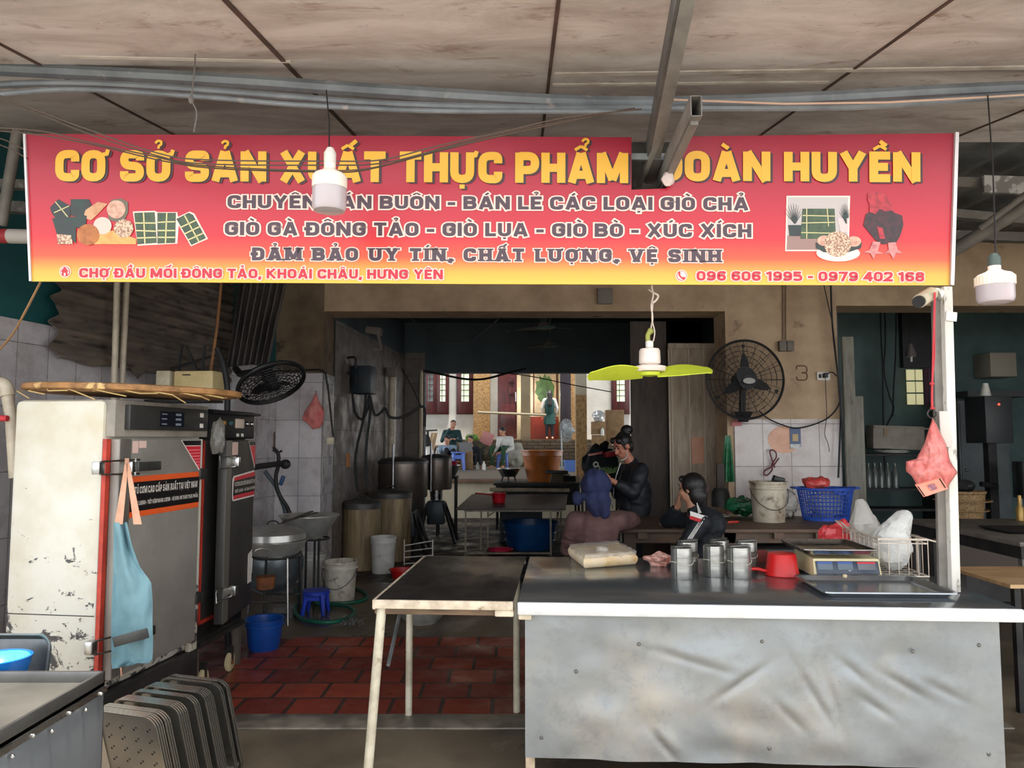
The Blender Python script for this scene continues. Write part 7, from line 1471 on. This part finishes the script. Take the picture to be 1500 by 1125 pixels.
pc = thing('pale_cabinet', 'pale wall cabinet high on the back wall of the side room', 'cabinet', tuple(P(1455, 550, 10.3))); MB().box(P(1457, 536, 10.4), (.36, .38, .33), None, .01).build('case', M('cab_pale', c(150, 142, 128), rough=.6), pc, True)
tag(MB().box(P(1450, 578, 10.4), (.85, .4, .08)).build('wall_shelf', M('shelf_dark', c(72, 72, 74), rough=.6), None, True), 'long dark shelf under the pale wall cabinet', 'shelf')
lk = thing('metal_locker', 'tall dark grey metal locker in the side room', 'locker', (P(1440, 700, 9.8).x, 10.0, 0)); MB().bb((-.35, -.3, 0), (.3, .3, 2.0), .01).build('case', M('locker_grey', c(88, 94, 96), c(72, 78, 80), rough=.5, scale=2), lk); MB().bb((-.33, -.31, .05), (.28, -.3, 1.95)).build('door', M('locker_grey', c(88, 94, 96)), lk); MB().ball((-.28, -.32, 1.1), .02, 8).build('handle', steel, lk)
# ================================================================ people
lip = M('lip', c(150, 78, 70), rough=.5); eye_m = M('eye_dark', c(26, 20, 18), rough=.2); shoe = M('shoe_dark', c(40, 38, 40), rough=.6)
def basis(f, up=(0, 0, 1)):
    f = V(f).normalized(); r = f.cross(V(up)).normalized(); u = r.cross(f)
    return Matrix((r, f, u)).transposed()          # columns: right, forward, up
def head_into(mb, ctr, f, s=1.0, nose=True):
    B = basis(f); q = lambda x, y, z: V(ctr) + B @ V((x * s, y * s, z * s)); M4 = B.to_4x4()
    mb.ball(q(0, -.012, .025), (.076 * s, .092 * s, .095 * s), 18, M4); mb.ball(q(0, .018, -.05), (.058 * s, .066 * s, .068 * s), 16, M4); mb.ball(q(0, .05, -.088), (.026 * s, .024 * s, .022 * s), 10, M4)
    if nose:
        mb.cap(q(0, .078, .012), q(0, .098, -.032), .009 * s, .014 * s, 10); mb.ball(q(.03, .068, .035), (.02 * s, .012 * s, .01 * s), 8, M4); mb.ball(q(-.03, .068, .035), (.02 * s, .012 * s, .01 * s), 8, M4)
        mb.ball(q(.04, .055, -.03), (.022 * s, .02 * s, .022 * s), 8, M4); mb.ball(q(-.04, .055, -.03), (.022 * s, .02 * s, .022 * s), 8, M4)
        mb.ball(q(0, .076, -.062), (.022 * s, .01 * s, .007 * s), 8, M4)
    for k in (-1, 1): mb.ball(q(k * .078, -.015, -.005), (.01 * s, .022 * s, .032 * s), 10, M4)
    return q, M4
def face_parts(par, q, M4, s=1.0):
    for k in (-1, 1):
        MB().ball(q(k * .031, .0755, .012), (.013 * s, .006 * s, .006 * s), 10, M4).build('eye', eye_m, par, True)
        MB().tube([q(k * .014, .085, .038), q(k * .032, .086, .043), q(k * .05, .074, .036)], .0035 * s, 6).build('eyebrow', hair, par, True)
    MB().ball(q(0, .0835, -.062), (.02 * s, .006 * s, .006 * s), 10, M4).build('mouth', lip, par, True)
def hand_into(mb, w_, d, n, curl=.5, side=1, s=1.0):
    """palm and five bent fingers from wrist w_ along d; n is the way the palm faces, thumb on side"""
    d = V(d).normalized(); n = (V(n) - d * V(n).dot(d)).normalized(); t = d.cross(n).normalized() * side; w_ = V(w_)
    mb.cap(w_, w_ + d * .03 * s, .024 * s, .028 * s, 10)
    for k in range(4): mb.cap(w_ + d * .03 * s + t * (-.03 + .02 * k) * s, w_ + d * .085 * s + t * (-.03 + .02 * k) * s, .014 * s, .011 * s, 8)
    for k, L in enumerate((.058, .072, .078, .068)):
        a = w_ + d * .088 * s + t * (-.03 + .02 * k) * s; th = curl; q = a
        for j, fr_ in enumerate((.45, .32, .23)):
            dir_ = (d * cos(th) + n * sin(th)); nx = q + dir_ * L * fr_ * s; mb.cap(q, nx, (.0092 - .0008 * j) * s, (.0086 - .001 * j) * s, 8); q = nx; th += curl * .8
    a = w_ + d * .028 * s + t * .026 * s; b = a + (d * .6 + t * .65 + n * .35).normalized() * .042 * s; e = b + (d * .85 + t * .1 + n * .5).normalized() * .034 * s
    mb.cap(a, b, .014 * s, .0105 * s, 8); mb.cap(b, e, .0105 * s, .008 * s, 8)
def limbs(mb, pts, rs, n=12):
    for i in range(len(pts) - 1): mb.cap(pts[i], pts[i + 1], rs[i], rs[i + 1], n)
    return mb

# ---- woman in the blue headscarf, seen from behind, seated
D = 5.95
hd = P(873, 712, D); neck = P(872, 748, D); shl, shr = P(842, 763, D), P(905, 763, D + .03); chest = P(872, 775, D); pel = V((P(872, 800, D).x, D - .02, .47))
wa = thing('person', 'seated person seen from behind in a blue headscarf and brown jacket', 'person', (pel.x, pel.y, 0))
b = MB(); q, M4 = head_into(b, hd, (.1, 1, -.25), .98)
b.cap(hd + V((0, 0, -.06)), neck + V((0, 0, -.03)), .052, .058); b.cap(chest, pel, .13, .14)
elr, har = P(926, 762, 6.28), V((.96, 6.66, .80)); ell, hal = P(833, 806, D + .12), V((.46, 6.28, .6))
limbs(b, [shr, elr, har], [.05, .04, .027]); limbs(b, [shl, ell, hal], [.05, .04, .027]); hand_into(b, har, (-.2, 1, -.1), (0, 0, -1), .3, 1, .95); hand_into(b, hal, (.3, 1, 0), (0, 0, -1), .4, -1, .95)
for s_ in (-1, 1):
    hp = pel + V((s_ * .09, .05, -.02)); kn_ = V((pel.x + s_ * .13, D + .36, .47)); ft = V((pel.x + s_ * .12, D + .3, .06)); limbs(b, [hp, kn_, ft], [.075, .055, .035]); b.cap(ft, ft + V((0, .14, -.025)), .035, .03)
body = b.blob('body', skin, wa, .011)
face_parts(wa, q, M4, .98)
def folds(o, amp, sx=9, sz=22, seed=0):
    for v in o.data.vertices: v.co += v.normal * amp * (1 - 2.4 * abs(noise.noise(V((v.co.x * sx + seed, v.co.y * sx, v.co.z * sz)))))
jb = M('jacket_brown', c(104, 76, 72), c(84, 60, 58), rough=.85, scale=5, bump=.25, bscale=9)
j = MB(); j.ball(chest + V((0, 0, -.02)), (.185, .125, .15), 18); j.ball(pel + V((0, .0, .1)), (.2, .15, .2), 18); j.cap(chest, pel + V((0, 0, .0)), .15, .17); j.cap(shl + V((.02, 0, 0)), shr - V((.02, 0, 0)), .072, .072); j.cap(neck + V((0, 0, -.02)), chest, .07, .12)
limbs(j, [shr, elr, elr + (har - elr) * .85], [.078, .066, .052]); limbs(j, [shl, ell, ell + (hal - ell) * .85], [.078, .068, .052])
j.jitter(.016, 8, 2); folds(j.blob('jacket', jb, wa, .012), .007)
t_ = MB()
for s_ in (-1, 1):
    hp = pel + V((s_ * .09, .05, -.02)); kn_ = V((pel.x + s_ * .13, D + .36, .47)); ft = V((pel.x + s_ * .12, D + .3, .1)); limbs(t_, [hp, kn_, ft], [.1, .08, .055])
t_.ball(pel + V((0, .02, -.02)), (.17, .15, .1), 14); t_.blob('trousers', M('trousers_dark', c(50, 50, 56), rough=.8), wa, .014)
scf = M('scarf_blue', c(38, 46, 84), c(26, 32, 62), rough=.85, scale=7, bump=.3, bscale=14)
s2 = MB(); s2.ball(hd + V((0, -.015, .015)), (.115, .125, .125), 18); s2.ball(hd + V((0, -.05, -.07)), (.1, .075, .09), 14); s2.cap(P(880, 728, D - .09), P(886, 752, D - .1), .055, .03); s2.cap(P(866, 735, D - .1), P(872, 752, D - .09), .05, .03)
s2.ball(P(846, 729, D - .05), (.034, .03, .05), 12); s2.cap(P(858, 726, D - .05), P(848, 728, D - .05), .03, .03); s2.ball(P(889, 735, D - .06), (.03, .03, .06), 10)
s2.jitter(.016, 14, 5); s2o = s2.blob('headscarf', scf, wa, .008, 1)
for v in s2o.data.vertices: v.co += v.normal * .008 * (1 - 2 * abs(noise.noise(V((v.co.x * 16, v.co.y * 16, v.co.z * 7)))))
stl = thing('low_stool', 'dark low stool under the person in the blue headscarf', 'stool', (pel.x, D, 0)); MB().bb((-.16, -.15, .245), (.16, .15, .275), .01).build('seat', iron, stl)
for x in (-.13, .13):
    for y in (-.12, .12): MB().bb((x - .02, y - .02, 0), (x + .02, y + .02, .245)).build('leg', iron, stl)

# ---- girl in the black jacket with stripes, seated with her chin in her hand
D = 6.05
hd = P(1011, 716, D + .02); fdir = V((-.78, .6, -.12)); neck = P(1017, 748, D); pel = V((P(1034, 800, D).x, D, .47)); chest = P(1028, 778, D + .02)
shl, shr = P(1026, 764, D - .15), P(1013, 762, D + .16); elr, har = V((P(976, 765, 6.47).x, 6.47, .805)), P(994, 741, 6.27); ell, hal = P(994, 812, D - .2), P(970, 838, D + .02)
wb2 = thing('person', 'seated girl seen from behind in a black jacket with white sleeve stripes, chin on hand', 'person', (pel.x, pel.y, 0))
b = MB(); q, M4 = head_into(b, hd, fdir, .95)
b.cap(hd + V((.01, -.01, -.06)), neck + V((0, 0, -.03)), .05, .055); b.cap(chest, pel, .11, .13)
limbs(b, [shr, elr, har], [.045, .036, .025]); limbs(b, [shl, ell, hal], [.045, .036, .025]); hand_into(b, har, (-.05, -.25, 1), (.8, -.1, 0), .75, 1, .9); hand_into(b, hal, (-.5, .8, -.2), (0, 0, -1), .4, -1, .9)
for s_ in (-1, 1):
    hp = pel + V((-.02, s_ * .09, -.02)); kn_ = pel + V((-.3, .12 + s_ * .1, .0)); ft = V((kn_.x, kn_.y, .06)); limbs(b, [hp, kn_, ft], [.07, .05, .034]); b.cap(ft, ft + V((-.13, .05, -.025)), .034, .03)
b.blob('body', skin, wb2, .0085, 3); face_parts(wb2, q, M4, .95)
jk = M('jacket_black', c(26, 31, 38), c(18, 22, 28), rough=.7, scale=5, bump=.2, bscale=10)
j = MB(); j.ball(chest + V((.01, 0, -.03)), (.145, .17, .16), 18); j.ball(pel + V((0, 0, .1)), (.15, .18, .2), 16); j.cap(chest, pel, .13, .16); j.cap(shl, shr, .066, .066); j.cap(neck + V((.01, 0, .0)), chest, .066, .1); j.ball(P(1044, 768, D), (.1, .14, .12), 14); j.ball(P(1034, 768, D - .04), (.12, .13, .14), 16); j.cap(shl + V((0, 0, -.01)), P(1046, 765, D), .075, .09)
limbs(j, [shr, elr, elr + (har - elr) * .75], [.066, .058, .044]); limbs(j, [shl, ell, ell + (hal - ell) * .9], [.07, .06, .046]); j.jitter(.01, 9, 3); folds(j.blob('jacket', jk, wb2, .011), .005)
def on_back(px0, py0, px1, py1, d0, d1, wd, name, mat, n=10, bow=0.0):
    """cloth band laid just outside the jacket"""
    m = MB(); A, B_ = P(px0, py0, d0), P(px1, py1, d1)
    return m.grid(lambda u, v: A + (B_ - A) * u + V((0, -bow * sin(pi * u), 0)) + V((0, 0, (v - .5) * wd)) + V((0, 0, 0)), n, 2, .003).build(name, mat, wb2, True)
wst = M('stripe_white', c(224, 222, 216), rough=.7); rst = M('stripe_red', c(190, 36, 44), rough=.7)
for k in range(3):
    o_ = (ell - shl).normalized(); side = V((.6, -.5, .6)); w0 = shl + V((-.02 + .016 * k, -.068, .014 + .006 * k)); w1 = ell + V((-.03 + .016 * k, -.057, .0))
    MB().tube([P(1021 + 1.2 * k, 737 + 3 * k, D - .1), w0, w0 + (w1 - w0) * .5 + V((0, -.006, 0)), w1], .0042, 6).build('sleeve_stripe', wst, wb2, True)
on_back(1011, 752, 1036, 760, D - .222, D - .19, .036, 'white_band', wst, bow=.012); on_back(1010, 757.5, 1037, 766, D - .229, D - .195, .028, 'red_band', rst, bow=.012)
hb2 = MB(); B = basis(fdir); hq = lambda x, y, z: hd + B @ V((x, y, z)); hb2.ball(hq(0, -.035, .03), (.092, .1, .1), 18, B.to_4x4()); hb2.ball(hq(.0, -.06, -.05), (.085, .07, .1), 16, B.to_4x4()); hb2.cap(hq(0, -.09, -.06), P(1030, 745, D - .03), .05, .03); hb2.ball(hq(.0, .05, .085), (.07, .03, .03), 10, B.to_4x4())
hb2.blob('hair', hair, wb2, .009, 3)
MB().ball(hq(-.083, -.008, -.036), .005, 8).build('earring', steel_b, wb2, True)
t_ = MB()
for s_ in (-1, 1):
    hp = pel + V((-.02, s_ * .09, -.02)); kn_ = pel + V((-.3, .12 + s_ * .1, .0)); ft = V((kn_.x, kn_.y, .1)); limbs(t_, [hp, kn_, ft], [.09, .072, .05])
t_.ball(pel + V((0, 0, -.02)), (.15, .17, .1), 14); t_.blob('trousers', M('trousers_black', c(30, 32, 38), rough=.8), wb2, .014)
stl2 = dup(stl, (pel.x, D, 0), 'dark low stool under the girl in the striped jacket')

# ---- standing woman looking down at a phone
D = 7.75
hd = P(911, 654, D); fdir = V((-.78, -.48, -.42)); neck = P(925, 676, D + .03); chest = P(928, 705, D); pel = V((P(930, 735, D).x, D, .82))
ws = thing('person', 'standing woman in a black jacket with her hair in a bun, looking at a phone', 'person', (pel.x, D, 0))
sl_, sr_ = P(938, 690, D - .17), P(916, 690, D + .17)     # her left shoulder is nearer to us
el_, hl_ = P(926, 722, D - .27), P(897, 704, D - .36); er_, hr_ = P(905, 722, D + .1), P(892, 703, D - .16)
b = MB(); q, M4 = head_into(b, hd, fdir, 1.02)
b.cap(hd + V((.02, .0, -.05)), neck + V((0, 0, -.03)), .052, .06); b.cap(chest, pel, .13, .14)
limbs(b, [sl_, el_, hl_], [.048, .04, .026]); limbs(b, [sr_, er_, hr_], [.048, .04, .026]); hand_into(b, hl_, (-1, -.05, .32), (.1, .3, 1), .45, -1, 1.0); hand_into(b, hr_, (-.9, -.2, .3), (.1, -.3, 1), .5, 1, 1.0)
for s_ in (-1, 1):
    hp = pel + V((0, s_ * .09, -.02)); kn_ = V((hp.x - .02, hp.y, .46)); ft = V((hp.x, hp.y, .06)); limbs(b, [hp, kn_, ft], [.08, .055, .036]); b.cap(ft, ft + V((-.15, -.04, -.025)), .036, .03)
b.blob('body', M('skin_warm', c(190, 128, 104), c(176, 112, 90), rough=.5, scale=8), ws, .0068, 3); face_parts(ws, q, M4, 1.02)
j = MB(); j.ball(chest + V((0, 0, -.02)), (.15, .2, .2), 18); j.ball(pel + V((0, 0, .12)), (.165, .2, .26), 18); j.cap(chest, pel, .15, .18); j.cap(sl_, sr_, .078, .078); j.cap(neck + V((.0, 0, -.03)), chest, .075, .12)
limbs(j, [sl_, el_, el_ + (hl_ - el_) * .68], [.085, .075, .052]); limbs(j, [sr_, er_, er_ + (hr_ - er_) * .7], [.08, .07, .052]); j.jitter(.012, 8, 9)
folds(j.blob('jacket', M('jacket_ink', c(22, 25, 34), c(16, 18, 26), rough=.6, scale=5, bump=.2, bscale=8), ws, .011), .007, 8, 12)
MB().tube([P(909, 678, D - .2), P(903, 696, D - .2), P(899, 716, D - .19), P(897, 745, D - .17)], .004, 6).build('zipper', steel_b, ws, True)
t_ = MB()
for s_ in (-1, 1):
    hp = pel + V((0, s_ * .09, -.02)); kn_ = V((hp.x - .02, hp.y, .46)); ft = V((hp.x, hp.y, .1)); limbs(t_, [hp, kn_, ft], [.105, .08, .06])
t_.ball(pel, (.15, .18, .12), 14); t_.blob('trousers', M('trousers_black', c(30, 32, 38)), ws, .014)
B = basis(fdir); hq = lambda x, y, z: hd + B @ V((x, y, z)); hh_ = MB(); hh_.ball(hq(0, -.035, .045), (.09, .1, .092), 18, B.to_4x4()); hh_.ball(hq(0, -.07, -.02), (.08, .055, .085), 14, B.to_4x4()); hh_.ball(hq(.05, .045, .085), (.035, .035, .035), 10, B.to_4x4()); hh_.ball(hq(-.045, .045, .085), (.04, .035, .035), 10, B.to_4x4()); hh_.cap(hq(-.075, .035, .06), hq(-.082, .03, -.02), .014, .008)
hh_.ball(P(918, 630, D + .04), (.068, .066, .058), 14); hh_.cap(hq(0, -.03, .11), P(918, 633, D + .04), .04, .045); hh_.jitter(.006, 20, 2); hh_.blob('hair', hair, ws, .0085, 3)
MB().tube(smooth([hq(-.07, .03, -.045), hq(-.068, .03, -.085), hq(-.045, .06, -.115), hq(0, .075, -.12)]), .007, 6, flat=.6).build('mask_strap', white_p, ws, True)
ph_ = hl_ + V((-.125, -.0, .075))
tag(MB().box(ph_, (.075, .14, .009), (R(12), R(20), R(14)), .003).build('mobile_phone', black, None, True), 'black mobile phone in the hands of the standing woman', 'phone')
# ---- people sitting in the yard
def yard_person(label, hd, f, chest, pel, arms, legs, top_m, leg_m, s=1.0, hair_len=0.0, sk=None, loc=None):
    t = thing('person', label, 'person', loc or (pel.x, pel.y, TZ))
    b = MB(); q, M4 = head_into(b, hd, f, s); b.cap(hd + V((0, 0, -.05)), chest + V((0, 0, .12)), .05 * s, .055 * s); b.cap(chest, pel + V((0, 0, .06)), .11 * s, .12 * s)
    for sh_, e_, h_ in arms: limbs(b, [sh_, e_, h_], [.045 * s, .038 * s, .026 * s]); hand_into(b, h_, (h_ - e_), (0, .3, -1), .5, 1, s)
    for hp, k_, f_ in legs: limbs(b, [hp, k_, f_], [.07 * s, .05 * s, .034 * s]); b.cap(f_, f_ + V(((k_ - hp).x * .3, (k_ - hp).y * .3, 0)).normalized() * .14 * s + V((0, 0, -.02)) if (k_ - hp).xy.length > .05 else f_ + V((0, -.13, -.02)), .034 * s, .03 * s)
    b.blob('body', sk or skin, t, .012, 3); face_parts(t, q, M4, s)
    j = MB(); j.cap(chest, pel + V((0, 0, .1)), .145 * s, .15 * s); j.cap(arms[0][0], arms[1][0], .07 * s, .07 * s); j.ball(chest, (.17 * s, .14 * s, .15 * s), 14)
    for sh_, e_, h_ in arms: limbs(j, [sh_, e_, e_ + (h_ - e_) * .8], [.07 * s, .058 * s, .045 * s])
    j.jitter(.008, 9, 4); j.blob('shirt', top_m, t, .018)
    l = MB(); l.ball(pel, (.15 * s, .14 * s, .1 * s), 12)
    for hp, k_, f_ in legs: limbs(l, [hp, k_, f_ + V((0, 0, .05))], [.09 * s, .072 * s, .05 * s])
    l.blob('trousers', leg_m, t, .018)
    B = basis(f); hq = lambda x, y, z: V(hd) + B @ V((x * s, y * s, z * s)); h = MB(); h.ball(hq(0, -.03, .05), (.085 * s, .095 * s, .085 * s), 14, B.to_4x4()); h.ball(hq(0, -.065, -.01), (.075 * s, .05 * s, .08 * s), 12, B.to_4x4())
    if hair_len: h.cap(hq(0, -.075, .0), hq(0, -.15, -hair_len), .1 * s, .09 * s)
    h.blob('hair', hair, t, .014, 3); return t
black_t = M('trousers_black', c(30, 32, 38))
d = 21.2; hd = P(664, 622, d); ch = P(662, 638, d); pe = V((P(661, 655, d).x, d + .1, 1.06))
yard_person('man in a dark teal jacket sitting behind the others with a hand at his mouth', hd, (.1, -1, -.1), ch, pe, [(ch + V((-.19, 0, .1)), ch + V((-.27, -.1, -.15)), ch + V((.0, -.22, .24))), (ch + V((.19, 0, .1)), ch + V((.26, -.12, -.14)), ch + V((.1, -.3, -.1)))], [(pe + V((-.09, 0, 0)), pe + V((-.12, -.42, .0)), V((pe.x - .12, d - .35, TZ + .06))), (pe + V((.09, 0, 0)), pe + V((.12, -.42, .0)), V((pe.x + .12, d - .35, TZ + .06)))], M('jacket_teal', c(22, 66, 68), c(16, 52, 56), rough=.7), black_t)
tag(MB().bb((pe.x - .3, pe.y - .18, TZ), (pe.x + .3, pe.y + .22, .95), .01).build('stone_block', step_m, None, True), 'stone block seat under the man in the dark teal jacket', 'block')
d = 19.9; hd = P(655, 645, d); ch = P(655, 660, d) + V((0, .05, 0)); pe = V((P(654, 676, d).x, d + .18, TZ + .2))
yard_person('man in a light blue shirt crouching low at the left of the group', hd, (-.3, -1, -.6), ch, pe, [(ch + V((-.18, 0, .08)), ch + V((-.2, -.25, -.14)), ch + V((-.28, -.4, -.34))), (ch + V((.18, 0, .08)), ch + V((.2, -.28, -.14)), ch + V((-.05, -.45, -.3)))], [(pe + V((-.09, 0, 0)), pe + V((.02, -.42, .3)), V((pe.x - .02, d - .2, TZ + .06))), (pe + V((.09, 0, 0)), pe + V((.2, -.42, .28)), V((pe.x + .18, d - .2, TZ + .06)))], M('shirt_blue', c(150, 170, 190), c(128, 150, 174), rough=.8), black_t)
d = 20.3; hd = P(689, 645, d); ch = P(691, 661, d); pe = V((P(692, 676, d).x, d + .05, TZ + .3))
yard_person('boy in dark clothes sitting at the laptop on the cardboard box', hd, (-.35, -1, -.3), ch, pe, [(ch + V((-.16, 0, .08)), ch + V((-.18, -.2, -.1)), ch + V((-.1, -.4, -.06))), (ch + V((.16, 0, .08)), ch + V((.2, -.2, -.12)), ch + V((.02, -.42, -.08)))], [(pe + V((-.08, 0, 0)), pe + V((.08, -.36, .06)), V((pe.x + .1, d - .35, TZ + .06))), (pe + V((.08, 0, 0)), pe + V((.2, -.34, .06)), V((pe.x + .22, d - .35, TZ + .06)))], M('shirt_ink', c(28, 32, 42), rough=.8), black_t, .92)
tag(MB().bb((pe.x - .16, pe.y - .12, TZ), (pe.x + .16, pe.y + .16, TZ + .2), .01).build('low_block', step_m, None, True), 'low block under the boy in dark clothes', 'block')
d = 20.4; hd = P(736, 633, d); ch = P(740, 648, d); pe = V((P(738, 664, d).x, d + .02, TZ + .515))
yard_person('man in a white shirt and green trousers sitting on the blue stool, head bowed', hd, (-.55, -.75, -.65), ch, pe, [(ch + V((-.16, -.08, .1)), ch + V((-.2, -.24, -.14)), ch + V((-.3, -.32, -.26))), (ch + V((.16, .05, .1)), ch + V((.2, -.16, -.16)), ch + V((-.12, -.34, -.26)))], [(pe + V((-.09, 0, 0)), pe + V((-.32, -.34, .04)), V((pe.x - .3, d - .32, TZ + .06))), (pe + V((.09, 0, 0)), pe + V((.0, -.42, .04)), V((pe.x - .02, d - .4, TZ + .06)))], M('shirt_white', c(216, 214, 208), c(196, 194, 188), rough=.8), M('trousers_green', c(44, 78, 50), c(36, 64, 42), rough=.8))
d = 24.15; x = P(805, 600, d).x; hd = V((x, d, 2.94)); ch = V((x, d, 2.62)); pe = V((x, d, 2.3))
wd_ = yard_person('woman with long black hair standing with her back turned in the house door', hd, (0, 1, 0), ch, pe, [(ch + V((-.16, 0, .12)), ch + V((-.24, .02, -.14)), ch + V((-.22, .1, -.36))), (ch + V((.16, 0, .12)), ch + V((.24, .02, -.14)), ch + V((.22, .1, -.36)))], [(pe + V((-.08, 0, 0)), pe + V((-.08, .02, -.4)), V((x - .09, d, 1.545))), (pe + V((.08, 0, 0)), pe + V((.08, .02, -.4)), V((x + .09, d, 1.545)))], M('shirt_pale', c(206, 204, 198), rough=.8), black_t, .96, .34, None, (x, d, 1.486))
MB().lathe([(.16, .1), (.18, -.1), (.2, -.32), (.17, -.34)], None, 20, Matrix.Translation(pe), sx=1.0, sy=.8).build('teal_tunic', M('tunic_teal', c(10, 58, 54), rough=.8), wd_, True); MB().cap(ch + V((0, 0, .05)), ch + V((0, 0, -.25)), .17, .16).build('teal_vest', M('tunic_teal', c(14, 80, 74)), wd_, True)

# repeats share a group
import re
fam = {}
for o in C.objects:
    if o.parent is None and o.get('label') and not o.get('group'): fam.setdefault(re.sub(r'\.\d+$', '', o.name), []).append(o)
for k, v in fam.items():
    if len(v) > 1:
        for o in v: o['group'] = 'people' if k == 'person' else k.replace('_', ' ') + ('es' if k[-1] in 'sx' else 's')
